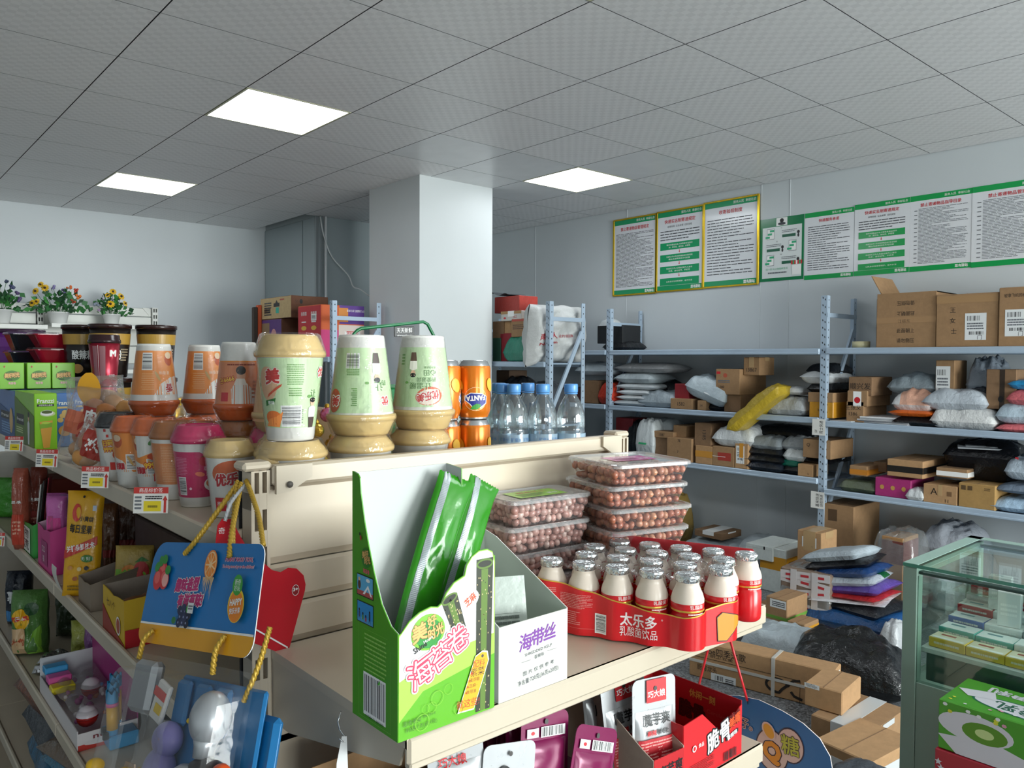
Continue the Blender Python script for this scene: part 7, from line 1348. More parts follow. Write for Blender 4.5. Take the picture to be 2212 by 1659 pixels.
softbag('snack_bag', 'long green snack bag hanging at the far end of the second shelf', 'bag', ((0.000,0.275,0.961)[0]+.01, (0.000,0.275,0.961)[1], ZB), .12, .05, .13, (0, 0, -.8), mat('#3f8a2c', .25, 0, 'film', fb=.8), None, 80, LG)
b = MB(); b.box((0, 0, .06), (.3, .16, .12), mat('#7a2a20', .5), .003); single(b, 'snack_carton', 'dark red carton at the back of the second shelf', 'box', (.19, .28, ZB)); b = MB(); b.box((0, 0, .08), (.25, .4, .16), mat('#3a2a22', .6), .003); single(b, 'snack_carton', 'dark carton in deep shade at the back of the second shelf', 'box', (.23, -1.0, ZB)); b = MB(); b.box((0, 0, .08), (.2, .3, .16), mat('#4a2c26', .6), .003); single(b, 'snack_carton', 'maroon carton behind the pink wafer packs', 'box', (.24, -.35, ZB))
# third shelf: chip bags, foil, toys
ZC = Z3+.0005; LC = 'chip bags on the third long shelf'
S = (0.001,0.172,0.661,0.071,0.170); stand(S, 'chip_bag', 'black and blue chip bag at the picture edge on the third shelf', 'bag', '#1d2430', .06, (0, 0, -.6), 91, lambda P, w=S[3], h=S[4]: (P.text('薯条', 0, h*.55, h*.2, ink('#d5d9dc'), w*.6, 'c', .04), P.rect(-w*.4, h*.1, w*.0, h*.3, ink('#3a7ab0'), 4, 3)), LC, dx=.03)
S = (-0.011,-0.136,0.661,0.089,0.183); stand(S, 'chip_bag', 'green chip bag with round yellow and red emblem', 'bag', '#4f7a3c', .07, (0, 0, -.55), 92, lambda P, w=S[3], h=S[4]: (P.rect(-w*.44, h*.05, w*.0, h*.45, ink('#c9a880'), 6, 4), P.ell(-w*.12, h*.6, w*.26, h*.16, ink('#e0b020'), 18), P.poly([(-w*.38, h*.56), (w*.14, h*.58), (w*.14, h*.66), (-w*.38, h*.64)], ink('#c8342c')), P.text('乐事', -w*.12, h*.61, h*.07, WHT, w*.3, 'c', .03), P.poly([(0, h*.05), (w*.44, h*.05), (w*.44, h*.5), (w*.2, h*.4)], ink('#7aae3a')), P.text('大包', -w*.22, h*.25, h*.09, ink('#b8502c'), None, 'c', .03), P.ell(w*.2, h*.76, w*.2, h*.1, ink('#1f4a24'), 16)), LC, dx=.02)
S = (0.089,-0.053,0.661,0.102,0.159); stand(S, 'chip_bag', 'dark green chip bag in the shade behind the round emblem bag', 'bag', '#2c3a26', .07, (0, 0, -.5), 93, None, LC, dx=.05); S = (0.169,-0.069,0.661,0.070,0.141); stand(S, 'chip_bag', 'black chip bag deep on the third shelf', 'bag', '#1f2226', .06, (0, 0, -.5), 94, None, LC, dx=.06)
S = (0.014,-0.288,0.661,0.090,0.069)
b = MB(); pillow(b, S[3]*1.3, .07, .035, mat('#b9bcc0', .18, .85, 'foil', fs=70), 95, 22, 16, zb=.3, wr=1.4); single(b, 'foil_bundle', 'crumpled silver foil wrapped bundle at the third shelf edge', 'snack pack', (S[0]+.02, S[1], ZC), -.4)
TB = (-0.025,0.041,-0.844,-0.453,0.665,0.782)
r = thing('toy_sweet_box', 'pink and white box of toy sweets with a red ball in front', 'box', (TB[0]+.06, (TB[2]+TB[3])/2, ZC), 0); w, d, h = .12, TB[3]-TB[2], .062; wm = mat('#d8d3d4', .45)
for n, c, dm, mm in (('front_panel', (-w/2, 0, h*.35), (.002, d, h*.7), wm), ('side_panel', (0, -d/2, h*.3), (w, .002, h*.6), wm), ('side_panel', (0, d/2, h*.7), (w, .002, h*1.4), mat('#c9ccd0', .6)), ('back_panel', (w/2, 0, h), (.002, d, h*2), mat('#a82c7c', .4)), ('bottom_panel', (0, 0, .001), (w, d, .002), wm)): b = MB(); b.box(c, dm, mm); b.build(n, r)
b = MB(); P = Print(b, plane((0, -d/2-.0014, h*.3), (1, 0, 0), (0, 0, 1)), .0003); P.rect(-w*.5, -h*.3, w*.5, -h*.1, ink('#c2352c')); P.ell(-w*.1, -h*.1, w*.3, h*.08, ink('#d8d3d4'), 16); P.text('nemo', w*.0, h*.12, h*.2, ink('#7a2c34'), w*.5, 'c', .04); b.build('print', r)
for k, c in enumerate(('#3fa0d8', '#d85aa0', '#e0cc28')):
    b = MB(); b.box((-w*.28+.0, d*(.40-.10*k), h*1.1-.012*k), (w*.42, d*.09, .016), mat(c, .4), .002); b.build('toy_sweet', r)
for k, (x, y) in enumerate(((-.2, -.30), (.18, .12))):
    b = MB(); b.ball((w*x, d*y, h*.62), .022, mat('#b52622', .25), 18, 12); b.lathe([(.0222, h*.62-.001), (.0226, h*.62-.001), (.0226, h*.62+.001), (.0222, h*.62+.001)], 24, mat('#8e1c1a', .4), (w*x, d*y, 0), cap=False); b.build('toy_ball', r); b = MB(); b.lathe([(.0225, h*.62+.004), (.0205, h*.62+.012), (.013, h*.62+.021), (0, h*.62+.0245)], 20, mat('#d8cfd6', .3), (w*x, d*y, 0), cap=False); b.build('ball_cap', r)
q = random.Random(9); b = MB()
for k in range(40): b.ball((q.uniform(-w*.35, w*.45), q.uniform(-d*.35, d*.42), h*q.uniform(.35, .75)), q.uniform(.004, .009), mat(q.choice(('#b06aa0', '#3f90d0', '#d8d3d8', '#c9702c', '#a32c80')), .25), 7, 5)
tag(b.build('loose_sweets', r), kind='stuff')
b = MB(); b.grid(lambda u, v: ((u-.5)*w*.9, (v-.5)*d*.8, h*(.85+.25*nz(u*4, v*4, 3))), 18, 18, CLR); b.build('clear_wrap', r)
# toy torches
TT = (0.036,-0.855,0.661,0.047,0.159); TY = mat('#d8a21e', .4); TBl = mat('#2f8fc4', .4); TP = mat('#d85a94', .4)
r = thing('toy_stand', 'blue toy stand with three yellow tubes topped with blue crowns', 'toy', (TT[0], TT[1], ZC), 0); b = MB(); b.box((.02, 0, .016), (.06, .07, .03), TBl, .003); b.build('base', r)
for k, (dx, dy, dz) in enumerate(((-.0, -.018, 0), (.008, .004, .010), (.018, .024, .018))):
    b = MB(); b.lathe([(.0105, .03), (.0115, .034), (.0115, .042)], 24, TBl, (dx, dy, 0), cap=False); b.lathe([(.0115, .042), (.0115, .092+dz)], 24, TY, (dx, dy, 0)); b.build('tube', r); b = MB(); b.lathe([(.0125, .092+dz), (.0125, .100+dz)], 24, TP, (dx, dy, 0)); b.build('collar', r)
    b = MB(); n = 24; rr = .0122; vs = []; zt = lambda i: .124+dz+.004*math.cos(5*2*PI*i/n)
    for ro, zf in ((rr, lambda i: .100+dz), (rr, zt), (rr*.72, zt), (rr*.72, lambda i: .112+dz)): vs += [(dx+ro*math.cos(2*PI*i/n), dy+ro*math.sin(2*PI*i/n), zf(i)) for i in range(n)]
    b.add(vs, [(j*n+i, j*n+(i+1) % n, (j+1)*n+(i+1) % n, (j+1)*n+i) for j in range(3) for i in range(n)]+[tuple(range(3*n, 4*n))], TBl, True); b.build('crown', r)
for k in range(2): b = MB(); b.box((-.016+.004*k, -.028+.028*k, .034), (.012, .009, .016), mat('#1a1a1c', .4), .002); b.build('clip', r)
softbag('toy_bag', 'yellow green toy in clear bag hanging deep over the third shelf', 'toy', (0.107,-0.347,0.661,0.055,0.126)[:2]+(ZC,), .08, .05, .13, (0, 0, -.5), mat('#8f9440', .3, 0, 'film', fb=.8), None, 97, 'toy bags'); softbag('toy_bag', 'purple pink toy bag beside the yellow green one', 'toy', (0.118,-0.398,0.661,0.050,0.112)[:2]+(ZC,), .06, .05, .13, (0, 0, -.5), mat('#7a4a80', .3, 0, 'film', fb=.8), None, 98, 'toy bags')
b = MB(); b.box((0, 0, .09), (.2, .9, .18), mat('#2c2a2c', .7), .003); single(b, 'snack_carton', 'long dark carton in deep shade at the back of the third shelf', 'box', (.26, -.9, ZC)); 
# fourth shelf: blue foil packs
ZDD = Z4+.0005; zz = ZDD
for k, (c, lb) in enumerate((('#9aa0a4', 'pale printed pack lowest in the pile on the fourth shelf'), ('#2a5f80', 'blue foil pack with gold edge in the fourth shelf pile'), ('#2f6a8c', 'shiny blue foil pack in the middle of the fourth shelf pile'), ('#3f7a98', 'light blue foil pack high in the fourth shelf pile'), ('#6a5a4c', 'brown and blue pack on top of the fourth shelf pile'))):
    b = MB(); pillow(b, .38, .24, .06, mat(c, .2, .35 if 0 < k < 4 else 0, 'film', fb=.9), 110+k, zb=.4, wr=.9); single(b, 'snack_pack', lb, 'snack pack', (.10, -.72+.03*(k % 2), zz), .1*(k-2), 'packs on the fourth long shelf'); zz += .047
zz = ZDD
for k, (c, lb) in enumerate((('#c4c8ca', 'white printed pack lying at the near end of the fourth shelf'), ('#8a8f94', 'grey pack under shadow at the near end of the fourth shelf'), ('#a9a39a', 'beige pack at the near end of the fourth shelf'))):
    b = MB(); pillow(b, .34, .22, .07, mat(c, .3, 0, 'film', fb=.7), 120+k, zb=.4, wr=.7); single(b, 'snack_pack', lb, 'snack pack', (.09, -1.12-.02*k, zz), .1*(k-1), 'packs on the fourth long shelf'); zz += .055
for k, (c, lb) in enumerate((('#2a5f80', 'far blue foil pack on the fourth shelf'), ('#3a3f46', 'far dark pack on the fourth shelf'), ('#7a4a34', 'far brown pack on the fourth shelf'))):
    b = MB(); pillow(b, .3, .24, .12, mat(c, .25, 0, 'film', fb=.9), 130+k, zb=.4, wr=.9); single(b, 'snack_pack', lb, 'snack pack', (.10, -.30, ZDD+.09*k), .1*(k-1), 'packs on the fourth long shelf')

# ------------------------------------------------------------------ hanging gift packs at the slotted post
GOLDC = mat('#c9a23a', .35, .3)
def cord(pts, r_, n=26, label=None, m=GOLDC, parent=None, name='cord', o=Vector((0, 0, 0))):
    P_ = [Vector(p)-o for p in pts]; out = []
    for i in range(len(P_)-1):
        p = [P_[max(0, i-1)], P_[i], P_[i+1], P_[min(len(P_)-1, i+2)]]; k = max(2, int((p[2]-p[1]).length/.0008))
        for t in range(k): u = t/k; out.append(.5*((2*p[1])+(-p[0]+p[2])*u+(2*p[0]-5*p[1]+4*p[2]-p[3])*u*u+(-p[0]+3*p[1]-3*p[2]+p[3])*u**3))
    out.append(P_[-1]); L = sum((out[i+1]-out[i]).length for i in range(len(out)-1)); tw = L/.0105
    b = MB(); b.tube(out, r_, 18, m, rf=lambda t, w: r_*(.66+.46*abs(math.cos(1.5*(w+2*PI*tw*t*.67))))); return b.build(name, parent)
TLc, TRc, BLc, BRc = Vector((-.072, -1.540, 1.238)), Vector((-.032, -1.820, 1.285)), Vector((-.106, -1.577, 1.121)), Vector((-.065, -1.857, 1.168))
OC = (TLc+TRc)/2
r = thing('toy_gift_pack', 'clear toy gift pack hanging by gold cords under a blue and yellow fruit printed card', 'toy pack', OC)
U = ((TRc-TLc)+(BRc-BLc))/2; V = ((TLc-BLc)+(TRc-BRc))/2; O0 = (TLc+TRc+BLc+BRc)/4-U/2-V/2; CW, CH = U.length, V.length; n_ = U.cross(V).normalized()
def cf(u, v, l): return O0-OC+U*(u/CW)+V*(v/CH)+n_*l
BLUEC = mat('#1673b8', .35); rc = .022; poly = []
for cx, cy_, a0, rr in ((CW-rc*.7, CH-rc*.7, 0, rc*.7), (rc*1.6, CH-rc*1.2, PI/2, rc*1.4), (rc*.7, rc*.7, PI, rc*.7), (CW-rc, rc, 1.5*PI, rc)): poly += [(cx+rr*math.cos(a0+PI/2*k/6), cy_+rr*math.sin(a0+PI/2*k/6)) for k in range(7)]
from mathutils.geometry import tessellate_polygon
b = MB(); b.prism(poly, O0-OC, U, V, .0012, BLUEC, WHT); b.build('header_card', r)
b = MB(); P = Print(b, lambda u, v, l: cf(u, v, l+.0007), .0003); W_, H_ = CW, CH; YC = mat('#e5a21c', .35); MAG = ink('#c22a72')
lowp = [p for p in poly if p[1] < H_*.5]; P.poly([(0.0005, H_*.185), (.0005, rc*.7)]+[p for p in poly if p[1] <= rc*1.01]+[(W_-.0005, rc), (W_-.0005, H_*.185)], YC); P.rect(.001, H_*.185, W_-.001, H_*.205, WHT)
P.text2('趣味造型', W_*.40, H_*.60, H_*.12, MAG, WHT, W_*.21, 'c', .05, .06, .2, .05); P.text2('有滋有味!', W_*.45, H_*.45, H_*.12, MAG, WHT, W_*.22, 'c', .05, .06, .2, .05)
P.text2('FUNNY FOOD TOYS,', W_*.82, H_*.855, H_*.045, MAG, WHT, W_*.22, 'c', .03, 0, .2, .05); P.text2('To bring more joy to the children!', W_*.82, H_*.79, H_*.035, MAG, WHT, W_*.25, 'c', .02, 0, .2, .05)
for (u, v, a, bb) in ((.155, .72, .045, .11), (.12, .64, .045, .11), (.185, .64, .045, .10)): P.ell(W_*u, H_*v, W_*a, H_*bb, ink('#cf2f36'), 20); P.ell(W_*(u-.008), H_*(v+.02), W_*a*.6, H_*bb*.6, ink('#e0605c'), 16)
P.ell(W_*.195, H_*.635, W_*.03, H_*.07, ink('#eba9a0'), 14)
for u, v, a in ((.13, .83, .4), (.165, .85, 1.3), (.10, .77, 2.2), (.21, .74, 1.6)): P.ell(W_*u, H_*v, W_*.022, H_*.06, ink('#2f8a34'), 12, a)
P.ell(W_*.60, H_*.80, W_*.052, H_*.145, ink('#e8801e'), 26, -.1); P.ell(W_*.60, H_*.80, W_*.046, H_*.13, ink('#f6cf9a'), 26, -.1)
for k in range(9): a = 2*PI*k/9; P.poly([(W_*.60+.003*math.cos(a), H_*.80+.003*math.sin(a)), (W_*(.60+.042*math.cos(a-.28)), H_*(.80+.118*math.sin(a-.28))), (W_*(.60+.042*math.cos(a+.28)), H_*(.80+.118*math.sin(a+.28)))], ink('#ee8a26'))
for k in range(9): u = .555+.011*k; P.poly([(W_*u, H_*.68), (W_*(u+.008), H_*.68), (W_*(u+.002-.004*(k % 3)), H_*(.60-.05*(k % 4)))], ink('#e8c084'))
q = random.Random(4)
for k in range(9): P.ell(W_*(.40+.035*(k % 3)+.014*((k//3) % 2)), H_*(.23+.06*(k//3)+.02*(k % 2)), W_*.022, H_*.045, ink(('#232a4a', '#2c3358', '#1c2038')[k % 3]), 14); P.ell(W_*(.395+.035*(k % 3)+.01*(k//3)), H_*(.235+.055*(k//3)), W_*.006, H_*.012, ink('#8a93b8'), 8)
P.ell(W_*.475, H_*.38, W_*.016, H_*.05, ink('#3a9a3c'), 12, -.4); P.ell(W_*.36, H_*.25, W_*.02, H_*.035, ink('#2f7a3c'), 12)
P.rect(W_*.47, H_*.33, W_*.52, H_*.43, ink('#dfe0e2')); P.lines(W_*.475, H_*.36, W_*.515, H_*.41, 2, LGREY, 2)
P.ell(W_*.865, H_*.44, W_*.062, H_*.155, ink('#e8c81e'), 24, .1); P.ell(W_*.865, H_*.43, W_*.056, H_*.14, ink('#e9851c'), 24, .1); P.ell(W_*.86, H_*.62, W_*.038, H_*.095, ink('#3aa03a'), 20, .1); P.text('新奇', W_*.86, H_*.645, H_*.05, WHT, W_*.045); P.text('好玩', W_*.86, H_*.59, H_*.05, WHT, W_*.045); P.text('HAPPY', W_*.865, H_*.47, H_*.07, WHT, W_*.09, 'c', .03, .1); P.text('快乐分享', W_*.865, H_*.39, H_*.05, WHT, W_*.08, 'c', .02, .1)
b.build('card_print', r)
HK = Vector((0.004,-1.644,1.336))
Uh = U.normalized(); nh = U.cross(V).normalized(); Vh = nh.cross(Uh); FRM = Matrix((Uh, Vh, nh)).transposed().to_4x4(); FRM.translation = O0-OC
def G(u, v, n): return OC+FRM @ Vector((u, v, n))
def arc(a, c, sag): return [a, a.lerp(c, .33)+sag*.7, a.lerp(c, .66)+sag, c]
SG = Vector((-.006, -.004, -.006))
cord(arc(HK+Vector((-.012, -.03, -.002)), G(CW*.31, CH*.90, .004), SG*1.6), .0033, parent=r, o=OC)
cord(arc(HK+Vector((-.008, -.034, .0)), G(CW*.71, CH*.87, .004), SG*.6), .0033, parent=r, o=OC)
cord(arc(HK+Vector((-.010, -.026, .002)), G(CW*.66, CH*.98, -.006), SG*.4), .0030, parent=r, o=OC)
cord(arc(HK+Vector((-.002, -.036, .003)), G(CW*.90, CH*.99, -.006), SG*-.6), .0030, parent=r, o=OC)
cord([G(CW*.16, CH*.13, .003), G(CW*.13, CH*.03, .009), G(CW*.09, -.020, .005)], .0033, parent=r, o=OC); cord([G(CW*.79, CH*.17, .003), G(CW*.77, CH*.03, .008), G(CW*.76, -.022, .005)], .0033, parent=r, o=OC)
cord([G(CW*1.02, CH*.28, -.012), G(CW*1.0, -.004, -.010), G(CW*.97, -.045, -.004)], .0030, parent=r, o=OC)
# clear shell with toys, hanging in the plane of the card
BLS = mat('#ffffff', .06, 0, 'clear', hz=.05, r0=.02, r1=.16, fb=.25, fs=20); BT = mat('#1a6fa8', .3)
def fm(): return MB(FRM.copy())
def bx(u0, u1, v0, v1, n0, n1, m, nm, bev=.006): b = fm(); b.box(((u0+u1)/2, (v0+v1)/2, (n0+n1)/2), (u1-u0, v1-v0, n1-n0), m, bev); return b.build(nm, r)
b = fm(); loft(b, [[(p[0]+CW/2, p[1]-.145, p[2]) for p in rring(w_, h_, rr, z_)] for w_, h_, rr, z_ in ((CW*1.04, .262, .012, -.004), (CW*1.04, .262, .012, -.0035), (CW*.96, .235, .014, -.0035), (CW*.93, .228, .018, .026), (CW*.90, .222, .018, .030))], BLS, False, True); b.build('clear_shell', r)
bx(CW*.45, CW*1.10, -.28, -.03, -.012, -.006, BT, 'blue_backing', .003); bx(CW*.80, CW*1.16, -.30, -.055, -.026, -.014, BT, 'blue_backing', .006)
for k, u0 in enumerate((.52, .68, .84)): bx(CW*u0-.016, CW*u0+.016, -.085, -.035, -.006, .002, BT, 'blue_backing', .004)
SIL = mat('#b9bcc0', .3, .6); ORG = mat('#e0541c', .35); DKB = mat('#2a1f1c', .4); FU, FV, FN = CW*.86, -.075, .014
b = fm(); b.ball((FU, FV+.010, FN), .023, SIL, 22, 16, (1.0, 1.25, .95)); b.M = FRM @ Matrix.Translation((FU, FV-.030, FN)) @ Matrix.Rotation(-PI/2, 4, 'X'); b.lathe([(.011, 0), (.012, .012), (.015, .022)], 18, SIL); b.build('toy_head', r)
for s_ in (-1, 1): b = fm(); b.ball((FU-.004+s_*.008, FV+.006, FN+.017), .0055, mat('#d8b41c', .3), 12, 8, (1, .55, .5)); b.build('toy_eye', r)
b = fm(); b.ball((FU+.006, FV-.062, FN-.002), .032, DKB, 20, 14, (1.1, 1.1, .7)); b.build('toy_body', r)
b = fm(); b.ball((FU-.012, FV-.060, FN+.010), .026, SIL, 20, 14, (1., .9, .65)); b.build('toy_chest_plate', r)
b = fm(); b.M = FRM @ Matrix.Translation((FU-.018, FV-.052, FN+.027)); b.lathe([(.0, .001), (.006, .001)], 20, mat('#c9a81e', .3), cap=False); b.lathe([(.006, 0), (.0095, 0), (.0095, .003), (.006, .003), (.006, 0)], 24, mat('#2f8f9a', .3), cap=False); b.build('toy_badge', r)
for du, dv, rr, m in ((.042, -.046, .016, ORG), (.040, -.068, .012, mat('#2a2c30', .4)), (.036, -.090, .017, ORG)): b = fm(); b.ball((FU+du, FV+dv, FN), rr, m, 16, 12, (.9, 1.1, .8)); b.build('toy_arm', r)
LAV = mat('#8f86c8', .35); b = fm(); b.ball((CW*.52, -.10, .008), .022, LAV, 18, 12, (1.1, .9, .7)); b.ball((CW*.50, -.135, .008), .024, mat('#9a90cf', .35), 18, 12, (1.1, 1.1, .7)); b.build('lavender_toy', r)
b = fm(); b.grid(lambda u, v: (CW*.51+(u-.5)*.07, -.175+v*.10, .028+.008*nz(u*4, v*4, 2)), 14, 14, CLR); b.build('inner_bag', r)
b = fm(); b.box((CW*.24, -.050, .008), (.055, .062, .018), mat('#a9aaac', .25, .7), .006); b.build('chrome_toy', r); b = fm(); T_ = Matrix.Rotation(-.25, 4, 'Z'); b.box((CW*.43, -.062, .012), (.032, .045, .006), mat('#d0cdc8', .4), .002, 0, T_); b.build('toy_packet', r); b = fm(); b.box((CW*.43, -.053, .0156), (.030, .010, .001), mat('#c4463c', .4), 0, 0, T_); b.box((CW*.435, -.070, .0156), (.016, .010, .001), mat('#d8b41c', .4), 0, 0, T_); b.build('toy_packet', r)
YT_ = mat('#e0b018', .4); b = fm(); b.ball((CW*.02, -.170, .022), .013, YT_, 14, 10); b.ball((CW*.02, -.150, .022), .011, YT_, 14, 10, (1, .8, 1)); b.box((CW*-.04, -.165, .022), (.022, .007, .01), YT_, .002, 0, Matrix.Rotation(-.4, 4, 'Z')); b.build('yellow_toy', r)
b = fm(); b.ball((CW*.26, -.150, .012), .011, YT_, 12, 8, (1.6, .8, 1)); b.box((CW*.34, -.143, .012), (.018, .006, .006), YT_, .002, 0, Matrix.Rotation(.5, 4, 'Z')); b.build('yellow_toy', r)
b = fm(); b.prism([(CW*.0, -.27), (CW*.36, -.27), (CW*.36, -.20), (CW*.24, -.14), (CW*.16, -.14), (CW*.0, -.24)], (0, 0, .002), (1, 0, 0), (0, 1, 0), .002, mat('#b59a82', .7, 0, 'card')); b.build('inner_card', r)
# red card behind
RA, RB = Vector((-0.057,-1.735,1.302)), Vector((.092, -1.80, 0)); ro = Vector((-.02, -1.715, 0)); ud = Vector((.80, -.60, 0)).normalized(); rp = [(470, 1135), (480, 1120), (500, 1122), (520, 1160), (545, 1200), (566, 1212), (588, 1232), (606, 1236), (622, 1226), (640, 1228), (655, 1242), (660, 1262), (658, 1275), (624, 1405), (612, 1412), (595, 1406), (420, 1330), (440, 1240)]
RPT = [(-0.045,-1.703,1.289), (-0.039,-1.703,1.297), (-0.027,-1.703,1.295), (-0.015,-1.703,1.270), (0.000,-1.703,1.244), (0.013,-1.703,1.234), (0.027,-1.703,1.220), (0.039,-1.703,1.215), (0.050,-1.703,1.219), (0.062,-1.703,1.216), (0.072,-1.703,1.205), (0.075,-1.703,1.192), (0.074,-1.703,1.184), (0.050,-1.703,1.106), (0.042,-1.703,1.104), (0.031,-1.703,1.110), (-0.025,-1.703,1.144), (-0.054,-1.703,1.217)]
r = thing('red_toy_card', 'glossy red wavy edged card hanging behind the blue card at the slotted post', 'hang card', (RPT[0][0], -1.703, RPT[0][2]), 0); O2 = Vector(r.location); pl = [(p[0]-O2.x, p[2]-O2.z) for p in RPT]
b = MB(); b.prism(pl, (0, 0, 0), (1, 0, 0), (0, 0, 1), .0012, mat('#c01f2c', .25)); b.build('card', r); b = MB(); P = Print(b, plane((0, -.0008, 0), (1, 0, 0), (0, 0, 1)), .0003)
c3 = Vector((0.060,-1.703,1.187))-O2; P.ell(c3.x, c3.z, .0052, .0075, WHT, 20); P.ell(c3.x, c3.z, .0047, .0068, ink('#8e1822'), 20); P.text('3+', c3.x, c3.z+.0015, .0055, WHT, .0068, 'c', .04)
a_, b_ = Vector((0.002,-1.703,1.146))-O2, Vector((0.048,-1.703,1.110))-O2; P.poly([(a_.x, a_.z), (b_.x, b_.z), (b_.x+.0005, b_.z+.002), (a_.x+.0005, a_.z+.002)], WHT); P.text('奇', Vector((-0.041,-1.703,1.282)-O2 if False else Vector((-0.040,-1.703,1.282))-O2).x, (Vector((-0.040,-1.703,1.282))-O2).z, .008, WHT)
b.build('print', r)
cord([HK+Vector((.006, -.03, .004)), Vector((-0.027,-1.703,1.317)), Vector((-0.036,-1.705,1.294))], .0022, m=mat('#b9bcc0', .3), parent=r, o=O2)

# ------------------------------------------------------------------ lower end shelf
ZL = .8855
def tagsack(w, h, t, label, loc, rot, prn, m, grp, hole=True, name='snack_sachet'):
    r = thing(name, label, 'sachet', loc, rot, grp); rr = w*.13; poly = [(-w/2, 0), (w/2, 0)]
    for cx, a0 in ((w/2-rr, 0), (-w/2+rr, PI/2)): poly += [(cx+rr*math.cos(a0+PI/2*k/5), h-rr+rr*math.sin(a0+PI/2*k/5)) for k in range(6)]
    b = MB(); b.prism(poly, (0, 0, 0), (1, 0, 0), (0, 0, 1), .0012, m); b.build('seal', r)
    def f(u, v, s): x, z = u*2-1, v*2-1; e = max(0, (1-abs(x)**4)*(1-abs(z)**4))**.5; return (x*w*.44, s*(.0009+t/2*e*(1+.25*nz(x*2, z*3, w*90))), h*.04+v*h*.66)
    b = MB(); b.grid(lambda u, v: f(u, v, -1), 16, 16, m); b.grid(lambda u, v: f(1-u, v, 1), 16, 16, m); b.build('pouch', r)
    b = MB(); P = Print(b, lambda u, v, l: Vector((u, (f(min(1, max(0, u/(w*.88)+.5)), (v-h*.04)/(h*.66), -1)[1] if h*.04 < v < h*.7 else -.0009)-.0016-l, v)), .0003, w*.09); prn(P, w, h)
    if hole: P.ell(0, h*.9, w*.038, w*.042, ink('#3c3a38'), 14)
    b.build('print', r); return r
SILV = mat('#b9bbbd', .28, .3)
def mo(P, w, h): P.rect(-w*.20, h*.77, w*.26, h*.985, ink('#c9242c'), 3, 3); P.text('巧大娘', w*.03, h*.845, w*.12, WHT, w*.4, 'c', .02); P.text('魔芋爽', -w*.0, h*.62, w*.19, BLK, w*.60, 'c', .02); P.text('麻辣', -w*.14, h*.50, w*.09, ink('#c9242c'), None, 'c', .03); P.text('素毛肚', w*.12, h*.50, w*.085, BLK, w*.26, 'c', .02); P.rect(-w*.42, h*.04, w*.42, h*.45, ink('#b5202a'), 8, 6); P.lines(-w*.38, h*.12, w*.38, h*.43, 11, ink('#e09a94'), 3, .45, .3)
def squid(P, w, h): P.text('巧大娘', -w*.08, h*.73, w*.15, ink('#c9242c'), w*.5, 'c', .02); P.bars(w*.08, h*.84, w*.42, h*.94, True, 3, 14, False); P.ell(w*.0, h*.52, w*.26, h*.09, ink('#d9d9d4'), 18); P.text('巧鱿鱼', 0, h*.52, w*.14, BLK, w*.4, 'c', .03); P.poly([(-w*.42, h*.3), (-w*.22, h*.34), (-w*.26, h*.56), (-w*.34, h*.54)], ink('#cf8a62')); P.rect(-w*.4, h*.05, w*.4, h*.3, ink('#c9a24a'), 5, 3)
def girl(P, w, h): P.ell(-w*.1, h*.70, w*.13, h*.09, BLK, 16); P.ell(-w*.1, h*.67, w*.095, h*.065, ink('#d9a080'), 16); P.poly([(-w*.34, h*.4), (.12*w, h*.4), (w*.06, h*.58), (-w*.26, h*.58)], ink('#c4302c')); P.text('巧大娘', w*.24, h*.56, w*.13, ink('#c9242c'), w*.34, 'c', .02); P.rect(-w*.42, h*.05, w*.42, h*.34, ink('#c9a24a'), 5, 3)
def mag(P, w, h): P.bars(-w*.08, h*.74, w*.38, h*.84, True, 7, 20); P.rect(-w*.40, h*.74, -w*.16, h*.84, ink('#d8cfd4')); P.ell(-w*.28, h*.79, w*.04, h*.02, RED)
MAGM = mat('#7a1a4c', .25, .1)
# konjac sachets in a torn topped red carton
KX0, KX1 = (0.438,-2.018,0.947)[0], (0.529,-2.018,0.941)[0]-.023; Kb = -1.80; KXB = Vector((0.438,-1.891,1.016))
r = thing('konjac_display_box', 'red fronted display box with grey torn sides holding silver and red sachets', 'display box', (0, 0, ZL), 0); RDC = mat('#b9262c', .35); GRYC = mat('#a9988a', .7, 0, 'card'); zf = (0.438,-2.018,0.947)[2]-ZL; zf2 = (0.528,-2.018,0.944)[2]-ZL; zb_ = KXB.z-ZL; yb_ = KXB.y
for xx in (KX0, KX1): b = MB(); b.prism([(-2.018, 0), (-2.018, zf), (-2.0, zf+.008), (yb_, zb_), (yb_+.06, zb_+.004), (yb_+.06, 0)], (xx, 0, 0), (0, 1, 0), (0, 0, 1), .0014, GRYC); b.build('side_panel', r)
n = 20; fp = [(0, 0), (KX1-KX0, 0)]+[((KX1-KX0)*(1-k/n), zf2+(zf-zf2)*k/n+.0008*(k % 2)) for k in range(n+1)]
b = MB(); b.prism(fp, (KX0, -2.018, 0), (1, 0, 0), (0, 0, 1), .0014, RDC); b.build('front_panel', r); b = MB(); b.box(((KX0+KX1)/2, (yb_+.06-2.018)/2, .001), (KX1-KX0, yb_+.06+2.018, .002), GRYC); b.build('bottom_panel', r); b = MB(); b.box(((KX0+KX1)/2, yb_+.06, zb_/2), (KX1-KX0, .0014, zb_), GRYC); b.build('back_panel', r)
b = MB(); P = Print(b, plane((KX0, -2.0188, 0), (1, 0, 0), (0, 0, 1)), .0003); P.text('魔芋爽', (KX1-KX0)*.55, zf*.62, .018, BLK, (KX1-KX0)*.8, 'c', .02); b.build('print', r)
SW = .080
